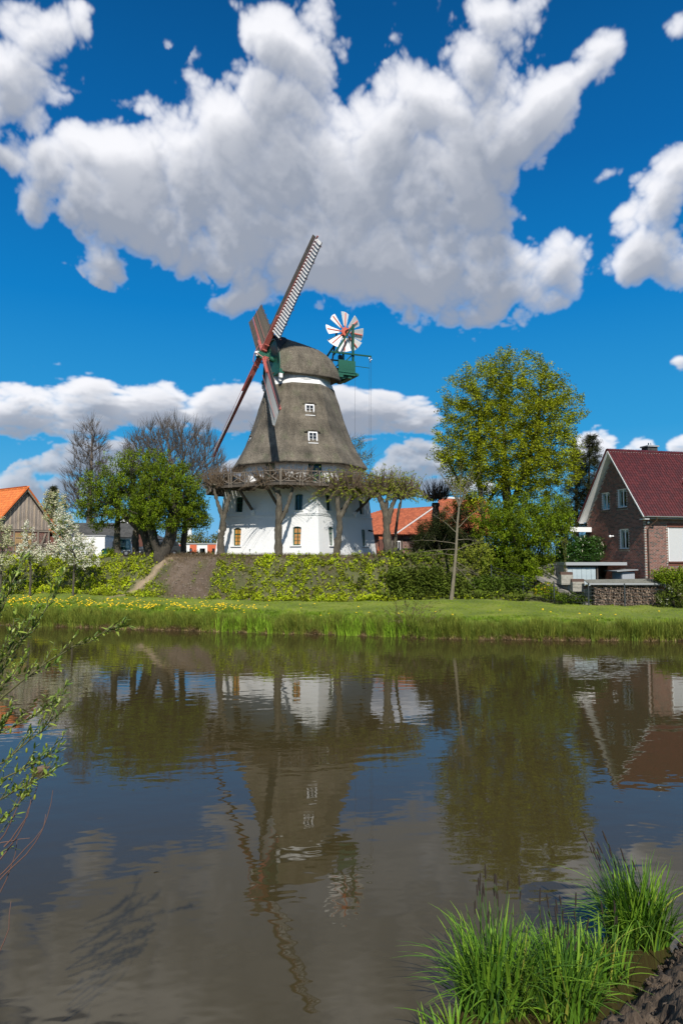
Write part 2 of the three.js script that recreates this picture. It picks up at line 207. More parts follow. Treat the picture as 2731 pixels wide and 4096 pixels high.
const MAT = {
  plaster: std({ map: texRGB(512, (i) => ramp([[0.60, 0.59, 0.55], [0.76, 0.755, 0.735], [0.81, 0.81, 0.795]], con(noiseA[i] * 0.5 + grainV[i] * 0.5, 2.2) * 0.45 + 0.55), 6), bumpMap: texF(512, noiseB, 2), bumpScale: 0.012, roughness: 0.85 }),
  thatch: std({ vertexColors: true, map: texRGB(512, (i) => ramp([[0.058, 0.050, 0.037], [0.135, 0.114, 0.085], [0.225, 0.193, 0.147]], con(speck[i] * 0.55 + noiseA[i] * 0.25 + grainFine[i] * 0.2, 2.2)), 2.6), bumpMap: texF(512, Float32Array.from(speck, (v, i) => v * 0.7 + grainFine[i] * 0.3), 2.6), bumpScale: 0.07, roughness: 0.95 }),
  weathered: grained([[0.13, 0.105, 0.08], [0.25, 0.21, 0.165], [0.36, 0.31, 0.25]], 1.6),
  railWood: grained([[0.09, 0.072, 0.055], [0.165, 0.137, 0.108], [0.25, 0.21, 0.17]], 1.6),
  darkWood: grained([[0.035, 0.028, 0.022], [0.075, 0.06, 0.046], [0.12, 0.098, 0.075]], 1.6),
  barnBoard: ['0.30,0.25,0.21', '0.38,0.31,0.25', '0.25,0.215,0.185', '0.44,0.35,0.26'].map((s) => { const c = s.split(',').map(Number); return grained([c.map((x) => x * 0.6), c, c.map((x) => x * 1.25)], 2.2); }),
  doorWood: grained([[0.28, 0.17, 0.075], [0.42, 0.27, 0.12], [0.5, 0.34, 0.17]], 1.5),
  green: std({ color: rgb(0.008, 0.075, 0.042), roughness: 0.45 }), greenBoard: grained([[0.006, 0.06, 0.036], [0.012, 0.105, 0.062], [0.02, 0.13, 0.08]], 1.3, 0.004, { roughness: 0.5 }),
  red: mottled([[0.36, 0.085, 0.07], [0.47, 0.125, 0.10], [0.52, 0.16, 0.13]], 1.2, 0.55, 0.5, 0.002), fanRed: std({ color: rgb(0.62, 0.14, 0.085), roughness: 0.45 }),
  white: mottled([[0.68, 0.68, 0.66], [0.78, 0.78, 0.76], [0.82, 0.82, 0.80]], 2, 0.5, 0.5, 0.002), shutterGrey: std({ color: rgb(0.6, 0.6, 0.6), roughness: 0.5 }), frameWhite: std({ color: rgb(0.8, 0.8, 0.8), roughness: 0.4 }),
  slatBack: grained([[0.05, 0.04, 0.03], [0.10, 0.082, 0.06], [0.15, 0.125, 0.09]], 1), slatFace: mottled([[0.34, 0.335, 0.32], [0.48, 0.475, 0.46], [0.6, 0.59, 0.57]], 1.2, 0.6, 0.5, 0.002),
  felt: mottled([[0.012, 0.014, 0.015], [0.022, 0.025, 0.026], [0.04, 0.042, 0.042]], 1.5, 0.7), iron: std({ color: rgb(0.03, 0.03, 0.032), roughness: 0.5, metalness: 0.6 }), steel: std({ color: rgb(0.5, 0.51, 0.52), roughness: 0.35, metalness: 0.9 }),
  concrete: mottled([[0.20, 0.185, 0.155], [0.30, 0.28, 0.24], [0.38, 0.36, 0.31]], 3, 0.9), paving: mottled([[0.16, 0.145, 0.125], [0.22, 0.20, 0.175], [0.28, 0.26, 0.23]], 4, 0.9),
  mortar: mottled([[0.27, 0.245, 0.21], [0.36, 0.33, 0.29], [0.43, 0.395, 0.35]], 1.4, 0.95),
  barkGrey: grained([[0.045, 0.037, 0.026], [0.105, 0.088, 0.062], [0.19, 0.165, 0.12]], 1.1, 0.05), barkDark: grained([[0.022, 0.018, 0.013], [0.05, 0.041, 0.03], [0.085, 0.07, 0.05]], 1.2, 0.03), barkPale: grained([[0.11, 0.09, 0.06], [0.20, 0.17, 0.115], [0.28, 0.24, 0.17]], 1.0, 0.02),
  twig: std({ color: rgb(0.085, 0.062, 0.042), roughness: 0.9 }), twigBrown: std({ color: rgb(0.15, 0.105, 0.065), roughness: 0.9 }), twigGrey: std({ color: rgb(0.13, 0.105, 0.08), roughness: 0.9 }),
  glass: new THREE.MeshPhysicalMaterial({ color: rgb(0.9, 0.95, 0.95), roughness: 0.03, transmission: 1, thickness: 0 }), room: std({ color: rgb(0.02, 0.021, 0.022), roughness: 0.9 }), curtain: std({ color: rgb(0.5, 0.5, 0.48), roughness: 0.95 }),
  slate: mottled([[0.03, 0.031, 0.03], [0.055, 0.056, 0.055], [0.09, 0.09, 0.085]], 1.6, 0.9), zinc: std({ color: rgb(0.36, 0.37, 0.38), roughness: 0.55, metalness: 0.3 }), pipe: std({ color: rgb(0.10, 0.062, 0.045), roughness: 0.4, metalness: 0.4 }),
  paleBlue: mottled([[0.33, 0.40, 0.42], [0.40, 0.47, 0.49], [0.44, 0.51, 0.53]], 2, 0.5, 0.7, 0.002), anthracite: std({ color: rgb(0.035, 0.045, 0.05), roughness: 0.5 }), greyPaint: std({ color: rgb(0.34, 0.36, 0.39), roughness: 0.55 }),
};

// ================================================================== THE LAND
const along = (tab, x) => { if (x <= tab[0][0]) return tab[0][1]; for (let i = 1; i < tab.length; i++) if (x <= tab[i][0]) { const [a, p] = tab[i - 1], [b, q] = tab[i]; return lerp(p, q, (x - a) / (b - a)); } return tab[tab.length - 1][1]; };
const farShore = (x) => along([[-60, 56], [-32, 50.2], [-21, 47.9], [-8, 44.3], [0, 42.4], [6.8, 40.3], [14, 39.6], [20, 39.4], [40, 38.6], [70, 39]], x) + 0.22 * n2(x * 0.45, 3) + 0.12 * n2(x * 1.7, 9);
const nearShore = (x) => along([[-60, 2], [-10, 4.2], [-4, 5.4], [0, 6.2], [2.2, 6.95], [3, 7.55], [4.2, 8.75], [8, 11], [20, 15], [60, 22]], x);
const footAt = (x) => along([[-60, 58], [-24, 57], [-15, 54.6], [-6, 52.9], [0, 52.6], [9, 52.9], [14, 52.8], [17.5, 52.6], [18.6, 57.4], [70, 57.6]], x);
const topAt = (x) => along([[-60, 62], [-24, 61.5], [-16, 59.4], [-9, 56.2], [-3, 55.7], [4, 56], [8, 57], [12, 59], [15, 60], [17.5, 61], [18.6, 57.9], [70, 58.1]], x);
const PLATEAU = 4.75;
function landHeight(x, z) {
  const d = -z, t = d - farShore(x);
  if (d < 30) { const n = nearShore(x) - d; return n < 0 ? Math.max(-1.4, n * 0.5) : 0.53 * n - 0.02 * n * n * 0.4; }
  if (t < 0) return Math.max(-1.4, t * 0.7);
  const slope = along([[-22, 0.165], [-12, 0.13], [0, 0.098], [10, 0.09], [16, 0.07], [40, 0.065]], x);
  const f = footAt(x), e = topAt(x), rise = 0.36 * sst(0, 0.6, t), flatz = rise + slope * Math.min(t, f - farShore(x));
  let h = flatz + 0.05 * n2(x * 0.3, d * 0.3) * sst(0.5, 3, t);
  if (d > f) { const u = clamp((d - f) / (e - f)); const prof = u < 0.5 ? 2 * u * u * 0.9 + u * 0.1 : 1 - (2 * (1 - u) * (1 - u) * 0.9 + (1 - u) * 0.1); h = lerp(h, PLATEAU, prof); const b = u * (1 - u) * 4; h += b * (0.22 * n2(x * 0.5, d * 0.6) + 0.1 * n2(x * 1.9, d * 1.9)); }
  return h;
}
const onLand = (x, z) => V(x, landHeight(x, z), z);
// what covers the land: bare = brown earth, green = leafy cover, 0..1
const pathX = (d) => lerp(-19.0, -13.6, clamp((d - 54.4) / 4.6));
function coverAt(x, d) {
  const f = footAt(x), e = topAt(x), n = fbm2(x * 0.35, d * 0.5, 4);
  const path = sst(0.85, 0.35, Math.abs(x - pathX(d) - 0.25 * n2(d, 4))) * sst(54.3, 55.4, d) * sst(60.6, 59.6, d);
  const onSlope = sst(f - 0.5, f + 0.15, d) * sst(e + 1.2, e + 0.4, d);
  const left = x < -13.5 ? sst(0.55, 0.1, Math.abs(x - pathX(d)) * 0.0) : 0;
  let bare = sst(-15.0, -13.8, x + n * 1.6) * sst(-8.4, -10.6, x + n * 2.6 + (d - f) * 0.35);         // the open brown flank left of the mill
  bare = Math.max(bare, 0.55 * sst(0.16, 0.34, n + 0.05 * (e - d < 0.9 ? 4 : 0)));
  if (x < -15.4) bare *= 0.4;
  return { path, slope: onSlope, bare: bare * onSlope };
}
{
  const xs = [], ds = [];
  for (let x = -46; x <= 46.01; x += 0.4) xs.push(x);
  for (let k = 1; k < 26; k++) { const g = 46 + 0.4 * (Math.pow(1.38, k) - 1) / 0.38 * 1.6; xs.push(g); xs.unshift(-g); }
  for (let d = -3; d <= 14; d += 0.4) ds.push(d);
  for (let d = 16; d < 37; d += 2) ds.push(d);
  for (let d = 37; d <= 64; d += 0.28) ds.push(d);
  for (let k = 0; k < 24; k++) ds.push(64.3 + 0.5 * (Math.pow(1.42, k) - 1) / 0.42 * 1.2);
  for (let k = 1; k < 14; k++) ds.unshift(-3 - 1.2 * (Math.pow(1.6, k) - 1) / 0.6);
  const nx = xs.length, nd = ds.length, pos = new Float32Array(nx * nd * 3), col = new Float32Array(nx * nd * 3), uv = new Float32Array(nx * nd * 2), idx = [];
  for (let j = 0; j < nd; j++) for (let i = 0; i < nx; i++) {
    const x = xs[i], d = ds[j], o = (j * nx + i) * 3, t = d - farShore(x); let y = d < -3 ? 3.2 : landHeight(x, -d);
    pos.set([x, y, -d], o); uv.set([x, d], (j * nx + i) * 2);
    const n = fbm2(x * 0.22, d * 0.35, 4), cov = coverAt(x, d);
    let c = ramp([[0.12, 0.17, 0.02], [0.17, 0.225, 0.025], [0.23, 0.27, 0.04]], 0.5 + n);            // meadow
    if (d < 30) c = [0.085, 0.062, 0.044];
    else if (t < 0.35) c = ramp([[0.045, 0.038, 0.018], c], sst(-0.1, 0.35, t));
    if (d > 30) {
      const earth = ramp([[0.12, 0.086, 0.062], [0.175, 0.13, 0.095]], 0.5 + n * 1.2), leafy = ramp([[0.05, 0.075, 0.014], [0.085, 0.12, 0.02]], 0.5 + n);
      c = ramp([c, ramp([leafy, earth], Math.max(cov.bare, 0.35))], cov.slope);
      c = ramp([c, [0.36, 0.27, 0.18]], cov.path);
      const top = sst(topAt(x) + 0.2, topAt(x) + 0.9, d); if (x < 11) c = ramp([c, [0.20, 0.185, 0.16]], top * sst(11, 9, x)); else c = ramp([c, [0.10, 0.12, 0.03]], top);
      if (d > 90) c = [0.09, 0.12, 0.03];
    }
    col.set(c, o);
  }
  for (let j = 0; j < nd - 1; j++) for (let i = 0; i < nx - 1; i++) { const a = j * nx + i, b = a + nx; idx.push(a, a + 1, b, a + 1, b + 1, b); }
  const g = new THREE.BufferGeometry(); g.setAttribute('position', new THREE.BufferAttribute(pos, 3)); g.setAttribute('color', new THREE.BufferAttribute(col, 3)); g.setAttribute('uv', new THREE.BufferAttribute(uv, 2)); g.setIndex(idx); g.computeVertexNormals();
  const m = std({ vertexColors: true, roughness: 0.95, map: texRGB(512, (i) => { const v = 0.55 + 0.75 * (noiseB[i] * 0.6 + speck[i] * 0.4); return [v, v, v]; }, 1.7), bumpMap: texF(512, speck, 1.7), bumpScale: 0.03 });
  structure('ground', g, m);
}
// ------------------------------------------------------------------ water
{
  const S = 1024, h = new Float32Array(S * S), r = rnd(5), cx = new Float32Array(S), sx = new Float32Array(S), cy = new Float32Array(S), sy = new Float32Array(S);
  const L = 11;                                       // metres that one tile covers
  for (let w = 0; w < 130; w++) {
    const lam = 0.12 * Math.pow(9, Math.pow(r(), 1.25)), dir = Math.PI / 2 + (r() + r() + r() - 1.5) * 0.85, kx = Math.round(L / lam * Math.cos(dir)), ky = Math.round(L / lam * Math.sin(dir)), ph = r() * 6.283, k = Math.hypot(kx, ky) || 1, a = 0.0075 * Math.pow(L / k, 1.15) / Math.sqrt(130) * 0.24;
    for (let i = 0; i < S; i++) { const p = 2 * Math.PI * kx * i / S + ph, q = 2 * Math.PI * ky * i / S; cx[i] = Math.cos(p); sx[i] = Math.sin(p); cy[i] = Math.cos(q); sy[i] = Math.sin(q); }
    for (let j = 0; j < S; j++) for (let i = 0; i < S; i++) h[j * S + i] += a * (cx[i] * cy[j] - sx[i] * sy[j]);
  }
  const calm = tileNoise(S, 2, 3, 50); let lo = 1e9, hi = -1e9;
  for (let i = 0; i < h.length; i++) { h[i] *= 0.35 + 1.1 * calm[i]; lo = Math.min(lo, h[i]); hi = Math.max(hi, h[i]); }
  for (let i = 0; i < h.length; i++) h[i] = (h[i] - lo) / (hi - lo);
  const t = texF(S, h, L), m = new THREE.MeshPhysicalMaterial({ color: rgb(0.046, 0.0355, 0.014), roughness: 0.02, ior: 1.46, bumpMap: t, bumpScale: (hi - lo) });
  const g = new THREE.PlaneGeometry(150, 66, 1, 1); g.rotateX(-Math.PI / 2);
  const uv = g.attributes.uv, p = g.attributes.position; for (let i = 0; i < uv.count; i++) uv.setXY(i, p.getX(i) + 0.35 * p.getZ(i), p.getZ(i));
  const o = structure('water', g, m); o.position.set(0, 0, -33);
}

// ================================================================== THE WINDMILL
function aged(g, seed) {       // patchy ageing of thatch: courses, streaks, a little moss
  const p = g.attributes.position, c = new Float32Array(p.count * 3);
  for (let i = 0; i < p.count; i++) { const x = p.getX(i), y = p.getY(i), z = p.getZ(i), a = Math.atan2(x, z), k = 1 + 0.55 * fbm3(x * 0.35 + seed, y * 0.3, z * 0.35, 3) + 0.35 * fbm3(a * 9, y * 0.35 + seed, 3, 3) + 0.07 * Math.sin(y * 5.2 + 0.8 * n3(x * 0.5, y * 0.3, z * 0.5)), m = sst(0.18, 0.5, fbm3(x * 0.6, y * 0.5 + 9, z * 0.6 + seed, 3)) * 0.5; c.set([k * lerp(1, 0.86, m), k * lerp(1, 1.04, m), k * lerp(1, 0.82, m)], i * 3); }
  g.setAttribute('color', new THREE.BufferAttribute(c, 3)); return g;
}
const MILL = V(-4.03, PLATEAU, -64), MILL_TURN = 16.6 * D2R;
const mill = thing('windmill', 'tall thatched windmill on a white base, with four shuttered sails and a fantail', 'windmill', MILL.toArray(), MILL_TURN);
function csg(solid, cutters) {
  const ev = new Evaluator(); ev.attributes = ['position', 'normal', 'uv'];
  let b = new Brush(clean(solid)); b.updateMatrixWorld();
  for (const c of cutters) { const k = new Brush(clean(c)); k.updateMatrixWorld(); b = ev.evaluate(b, k, SUBTRACTION); }
  return metreUV(clean(b.geometry));
}
// a green framed sash window, its outer face at z = 0, foot at y = 0
function sash(w, h, cols, rows, frameMat, paneMat, parent, m, frame = 0.07, split = 0) {
  const f = [box(frame, h, 0.07, -w / 2 + frame / 2, h / 2, 0), box(frame, h, 0.07, w / 2 - frame / 2, h / 2, 0), box(w - 2 * frame, frame, 0.07, 0, frame / 2, 0), box(w - 2 * frame, frame, 0.07, 0, h - frame / 2, 0)];
  const iw = w - 2 * frame, ih = h - 2 * frame, barW = frame * 0.55, cut = split ? frame + ih * split : 0, ys = [frame, h - frame];
  for (let i = 1; i < cols; i++) f.push(box(cols === 2 ? frame * 0.8 : barW, ih, 0.05, -iw / 2 + iw * i / cols, h / 2, -0.004));
  const rowsAt = [];
  for (let i = 1; i < rows; i++) { const y = split && i === rows - 1 ? cut : frame + (split ? (cut - frame) * i / (rows - 1) : ih * i / rows); rowsAt.push(y); f.push(box(iw - 0.004, split && i === rows - 1 ? frame : barW * 0.6, 0.044, 0, y, -0.005)); }
  const win = part('window', f, frameMat, parent); win.applyMatrix4(m);
  const edge = [ys[0], ...rowsAt, ys[1]];
  for (let i = 0; i < cols; i++) for (let j = 0; j < edge.length - 1; j++) part('pane', box(iw / cols - 0.01, edge[j + 1] - edge[j] - 0.01, 0.008, -iw / 2 + iw * (i + 0.5) / cols, (edge[j] + edge[j + 1]) / 2, -0.016), paneMat, win);
  return win;
}
const blindPane = new THREE.MeshPhysicalMaterial({ color: rgb(0.52, 0.24, 0.05), roughness: 0.18, clearcoat: 1, clearcoatRoughness: 0.03 }), darkPane = new THREE.MeshPhysicalMaterial({ color: rgb(0.02, 0.025, 0.028), roughness: 0.06, specularIntensity: 1 }), palePane = new THREE.MeshPhysicalMaterial({ color: rgb(0.30, 0.28, 0.26), roughness: 0.1, clearcoat: 1, clearcoatRoughness: 0.03 });
{
  const RB = 7.75, RT = 6.9, HB = 6.1, lean = (RB - RT) / Math.SQRT2 / HB, apo = (y) => (RB - (RB - RT) * y / HB) / Math.SQRT2;
  // --- square base, one corner to the front
  const shell = new THREE.CylinderGeometry(RT, RB + 0.04, HB + 0.3, 4, 1); shell.translate(0, HB / 2 - 0.15, 0);
  const cuts = [], spots = [];
  for (const [face, kind] of [[-45, 'left'], [45, 'right']]) for (const u of [-0.298, 0.298]) for (const [y0, w, h, low] of [[0.98, 0.84, 1.5, 1], [3.98, 0.8, 1.3, 0]]) spots.push({ a: face * D2R, u: u * 10.5, y0, w, h, low, kind });
  for (const s of spots) {
    const arch = new THREE.Shape(); arch.moveTo(-s.w / 2, 0); arch.lineTo(s.w / 2, 0); arch.lineTo(s.w / 2, s.h); arch.quadraticCurveTo(0, s.h + 0.2, -s.w / 2, s.h); arch.closePath();
    const c = new THREE.ExtrudeGeometry(arch, { depth: 2, bevelEnabled: false, curveSegments: 6 }); c.translate(s.u, s.y0, apo(s.y0 + s.h / 2) - 0.26); c.rotateY(s.a); cuts.push(c);
  }
  const base = part('base_wall', csg(flat(shell), cuts), MAT.plaster, mill);
  for (const s of spots) {
    const m = M4(V(s.u, s.y0 + 0.01, apo(s.y0 + s.h / 2) - 0.21).applyAxisAngle(V(0, 1, 0), s.a), new THREE.Euler(0, s.a, 0));
    const win = sash(s.w - 0.01, s.h + 0.04, 2, s.low ? 4 : 3, MAT.green, s.low && s.kind === 'left' ? blindPane : s.low ? palePane : darkPane, mill, m, 0.075, s.low ? 0.68 : 0.66);
    part('sill', [box(s.w + 0.3, 0.09, 0.34, 0, -0.07, 0.2, 0.015)], MAT.plaster, win);
    if (s.low) part('sill_drip', box(s.w + 0.26, 0.025, 0.3, 0, -0.13, 0.22), MAT.darkWood, win);
  }
  part('cornice', [flat(new THREE.CylinderGeometry(RB - (RB - RT) * 3.72 / HB + 0.11, RB - (RB - RT) * 3.62 / HB + 0.11, 0.1, 4)).translate(0, 3.67, 0), flat(new THREE.CylinderGeometry(RB - (RB - RT) * 3.6 / HB + 0.06, RB - (RB - RT) * 3.5 / HB + 0.06, 0.1, 4)).translate(0, 3.55, 0)].map(metreUV), MAT.plaster, mill);
  part('plinth_strip', metreUV(flat(new THREE.CylinderGeometry(RB + 0.08, RB + 0.09, 0.3, 4))).translate(0, 0.02, 0), MAT.green, mill);
  for (const [a, u, y] of [[-45, -1.6, 0.55], [45, 1.1, 0.75]]) part('wall_anchor', [beam(V(0, -0.12, 0), V(0, 0.12, 0), 0.03, 0.03, V(0, 0, 1)), beam(V(-0.08, 0.05, 0), V(0.08, 0.1, 0), 0.03, 0.03)], MAT.iron, mill, V(u, y, apo(y) + 0.02).applyAxisAngle(V(0, 1, 0), a * D2R).toArray(), [0, a * D2R, 0]);
  for (const [a, u, y] of [[-45, 1.95, 3.95], [45, 4.2, 2.5]]) { const l = part('wall_lamp', [box(0.16, 0.14, 0.3, 0, 0, 0.15, 0.03), box(0.3, 0.1, 0.2, 0, -0.03, 0.34, 0.02)], MAT.iron, mill, V(u, y, apo(y)).applyAxisAngle(V(0, 1, 0), a * D2R).toArray(), [0.2, a * D2R, 0]); }
  // --- octagonal drum behind the gallery
  const DR = 5.62, drum = new THREE.CylinderGeometry(DR - 0.06, DR, 2.7, 8, 1); drum.rotateY(22.5 * D2R); drum.translate(0, 7.4, 0);
  const da = DR * Math.cos(22.5 * D2R), dcut = [], doors = [[0, 0.25, 1.25, 1.62], [-45, 0.3, 1.0, 1.7], [90, 0.2, 0.7, 1.5], [-90, 0.6, 0.7, 1.5]];
  for (const [a, u, w, h] of doors) { const c = new THREE.BoxGeometry(w, h, 1); c.translate(u, 6.15 + h / 2 + 0.35, da + 0.3); c.rotateY(a * D2R); dcut.push(c); }
  part('drum_wall', csg(flat(drum), dcut), MAT.plaster, mill);
  doors.forEach(([a, u, w, h], i) => {
    const m = M4(V(u, 6.51, da - 0.12).applyAxisAngle(V(0, 1, 0), a * D2R), new THREE.Euler(0, a * D2R, 0));
    if (i === 1) { const d = part('door', [box(w - 0.02, h - 0.02, 0.06, 0, h / 2, 0), ...[-0.33, 0, 0.33].map((x) => box(0.02, h - 0.1, 0.07, x, h / 2, 0.0))], MAT.greenBoard, mill); d.applyMatrix4(m); part('handle', box(0.03, 0.16, 0.05, 0.4, 0.8, 0.05), MAT.iron, d); }
    else sash(w - 0.02, h - 0.02, 2, 2, MAT.green, darkPane, mill, m, 0.1, 0.35);
  });
  part('flood_lamp', [box(0.62, 0.24, 0.16, 0, 0.62, 0, 0.03), beam(V(0, 0, 0), V(0, 0.6, 0), 0.04, 0.04, V(0, 0, 1))], MAT.iron, mill, V(-1.9, 7.0, 5.9).applyAxisAngle(V(0, 1, 0), -22.5 * D2R).toArray(), [0, -0.35, 0]);
  part('bench', [box(2.6, 0.06, 0.4, 0, 0.5, 0, 0.01), box(0.08, 0.5, 0.35, -1.1, 0.25, 0), box(0.08, 0.5, 0.35, 1.1, 0.25, 0), box(2.6, 0.26, 0.05, 0, 0.8, -0.2, 0.01)], MAT.weathered, mill, V(0, 6.2, 5.9).applyAxisAngle(V(0, 1, 0), 45 * D2R).toArray(), [0, 45 * D2R, 0]);
  // --- gallery: planks, joists, struts on corbels, railing
  const RD = 8.8, ad = RD * Math.cos(22.5 * D2R), half = Math.tan(22.5 * D2R), DY = 6.14;
  for (let k = 0; k < 8; k++) for (let j = 0; j < 10; j++) {
    const r0 = 5.35 + j * 0.285, L = 2 * half * r0 - 0.05;
    part('deck_plank', box(L, 0.05, j % 3 ? 0.262 : 0.245, 0, 0, 0), MAT.weathered, mill, V(0, DY, r0).applyAxisAngle(V(0, 1, 0), k * 45 * D2R).toArray(), [0, k * 45 * D2R, 0]);
  }
  for (let k = 0; k < 8; k++) {
    const a = k * 45 * D2R, turn = (v, da = 0) => v.applyAxisAngle(V(0, 1, 0), a + da);
    part('deck_edge', box(2 * half * (ad + 0.03), 0.22, 0.06, 0, -0.15, 0, 0.01), MAT.darkWood, mill, turn(V(0, DY, ad)).toArray(), [0, a, 0]);
    for (const u of [-0.7, 0, 0.7]) part('joist', beam(turn(V(u * 2.2, DY - 0.16, 4.7)), turn(V(u * 3.1, DY - 0.16, ad - 0.05)), 0.14, 0.24), MAT.darkWood, mill);
    part('joist', beam(turn(V(0, DY - 0.16, 4.7), 22.5 * D2R), turn(V(0, DY - 0.16, RD - 0.05), 22.5 * D2R), 0.16, 0.26), MAT.darkWood, mill);
    // struts stand on stone corbels on the flat of each square face
    for (const u of [-1.45, 1.45]) if (k % 2) {
      const z0 = apo(4.0);
      part('strut', beam(turn(V(u, 4.05, z0 + 0.18)), turn(V(u, DY - 0.3, ad - 0.8)), 0.17, 0.2), MAT.darkWood, mill);
      part('corbel', [box(0.36, 0.3, 0.5, 0, 0, 0, 0.04), box(0.3, 0.22, 0.3, 0, -0.24, -0.06, 0.04)], MAT.plaster, mill, turn(V(u, 3.98, z0 + 0.1)).toArray(), [0, a, 0]);
    }
    const rail = part('gallery_rail', [box(2 * half * (ad + 0.14) + 0.05, 0.07, 0.13, 0, 0.92, 0.1, 0.015), box(2 * half * (ad + 0.02), 0.07, 0.06, 0, 0.08, -0.02)], MAT.railWood, mill, turn(V(0, DY, ad)).toArray(), [0, a, 0]);
    const W = half * ad, n = 4;
    for (let j = 0; j <= n; j++) { const x = -W + 2 * W * j / n; if (j === 0) { part('post', [beam(V(x, -0.25, 0.02), V(x, 0.9, 0.1), 0.1, 0.14, V(0, 0, 1)), box(0.12, 0.12, 0.1, x, 1.0, 0.1)], MAT.railWood, rail); continue; } for (const s of j === n ? [0] : [-0.13, 0.13]) part('post', beam(V(x + s, -0.28, 0.05), V(x + s, 0.88, 0.1), 0.085, 0.1, V(0, 0, 1)), MAT.railWood, rail); }
    for (let j = 0; j < n; j++) { const x0 = -W + 2 * W * j / n + 0.2, x1 = -W + 2 * W * (j + 1) / n - 0.2; part('brace', beam(V(x0, 0.1, 0.06), V(x1, 0.84, 0.07), 0.045, 0.065, V(0, 1, 0)), MAT.railWood, rail); part('brace', beam(V(x0, 0.84, 0.11), V(x1, 0.1, 0.1), 0.045, 0.065, V(0, 1, 0)), MAT.railWood, rail); }
  }
  // --- thatched body: eight flattened sides that flare to the hem
  const prof = [[8.22, 5.55], [8.05, 6.35], [8.18, 6.5], [8.55, 6.28], [9.2, 5.86], [10.2, 5.3], [11.4, 4.78], [12.8, 4.27], [14.2, 3.85], [15.2, 3.5], [15.72, 3.34], [15.78, 3.1]].map(([y, r]) => V(r, y, 0));
  const curve = new THREE.CatmullRomCurve3(prof, false, 'centripetal'), oct = (a) => { const m = ((a % (45 * D2R)) + 45 * D2R) % (45 * D2R) - 22.5 * D2R; return lerp(0.965, Math.cos(22.5 * D2R) / Math.cos(22.5 * D2R - Math.abs(m)), 0.96); };
  const NA = 160, NH = 76, P = [], U = [], I = [];
  for (let j = 0; j <= NH; j++) { const c = curve.getPoint(j / NH); for (let i = 0; i <= NA; i++) { const a = i / NA * 2 * Math.PI, k = oct(a), rag = j < 12 ? 0.02 : 0, r = c.x * k + 0.03 * fbm3(Math.sin(a) * 7, c.y * 1.6, Math.cos(a) * 7, 3) + rag * n2(i * 1.7, j); P.push(Math.sin(a) * r, c.y + rag * n2(i * 2.3, j + 40), Math.cos(a) * r); U.push(i / NA * 26, c.y); } }
  for (let j = 0; j < NH; j++) for (let i = 0; i < NA; i++) { const a = j * (NA + 1) + i, b = a + NA + 1; I.push(a, a + 1, b, a + 1, b + 1, b); }
  const g = new THREE.BufferGeometry(); g.setAttribute('position', new THREE.Float32BufferAttribute(P, 3)); g.setAttribute('uv', new THREE.Float32BufferAttribute(U, 2)); g.setIndex(I); g.computeVertexNormals();
  part('thatch', aged(g, 3), MAT.thatch, mill);
  const rAt = (y) => { let best = 0, e = 1e9; for (let k = 30; k <= 100; k++) { const p = curve.getPoint(k / 100); if (Math.abs(p.y - y) < e) { e = Math.abs(p.y - y); best = p.x; } } return best; };
  for (const [face, u, y] of [[0, 0.1, 13.1], [0, 0.14, 10.45], [-90, 0, 13.1], [-90, 0, 10.45], [90, 0, 11.6]]) {
    const w = 0.74, h = 0.95, r = rAt(y) * Math.cos(22.5 * D2R) * 1.005 + (y > 12 ? 0.08 : 0.1) - (face ? 0.2 : 0), a = face * D2R, q = (v) => v.applyAxisAngle(V(0, 1, 0), a);
    const win = sash(w, h, 2, 3, MAT.frameWhite, darkPane, mill, M4(q(V(u, y - h / 2, r - 0.02)), new THREE.Euler(-0.1, a, 0, 'YXZ')), 0.06);
    part('casing', [box(0.05, h + 0.05, 0.6, -w / 2 - 0.025, h / 2, -0.28), box(0.05, h + 0.05, 0.6, w / 2 + 0.025, h / 2, -0.28), box(w + 0.1, 0.05, 0.6, 0, h + 0.025, -0.28), box(w, h, 0.02, 0, h / 2, -0.2)], MAT.frameWhite, win);
    part('sill', box(w + 0.16, 0.06, 0.26, 0, -0.06, 0.02, 0.01), MAT.frameWhite, win); part('apron', box(w + 0.1, 0.24, 0.08, 0, -0.22, 0.06), MAT.zinc, win);
    // thatch eyebrow over the window
    const eb = []; for (let k = 0; k <= 10; k++) { const t = k / 10 * 2 - 1; eb.push(V(t * 0.72, h + 0.2 - 0.16 * t * t + 0.02, -0.02 - 0.12 * Math.abs(t))); }
    part('eyebrow', aged(tube(eb, eb.map((_, k) => 0.05 + 0.09 * Math.sin(k / 10 * Math.PI)), 8), 5), MAT.thatch, win);
  }
  // --- white neck band and boarded curb
  const nb = new THREE.CylinderGeometry(3.16, 3.3, 0.4, 8, 1); nb.rotateY(22.5 * D2R); nb.translate(0, 15.93, 0); part('neck_band', metreUV(flat(nb)), MAT.white, mill);
  for (let k = 0; k < 24; k++) { const a = (k + 0.5) / 24 * 2 * Math.PI; part('curb_board', box(0.775, 0.72 + 0.02 * (k % 3), 0.07, 0, 0, 0, 0.01), MAT.slatFace, mill, [Math.sin(a) * 2.93, 16.42, Math.cos(a) * 2.93], [0, a, 0]); }
  part('curb_ring', [new THREE.CylinderGeometry(2.86, 2.86, 0.9, 32), new THREE.CylinderGeometry(3.1, 3.1, 0.08, 32).translate(0, 0.28, 0)].map(metreUV).map((g) => g.translate(0, 16.6, 0)), MAT.darkWood, mill);
}
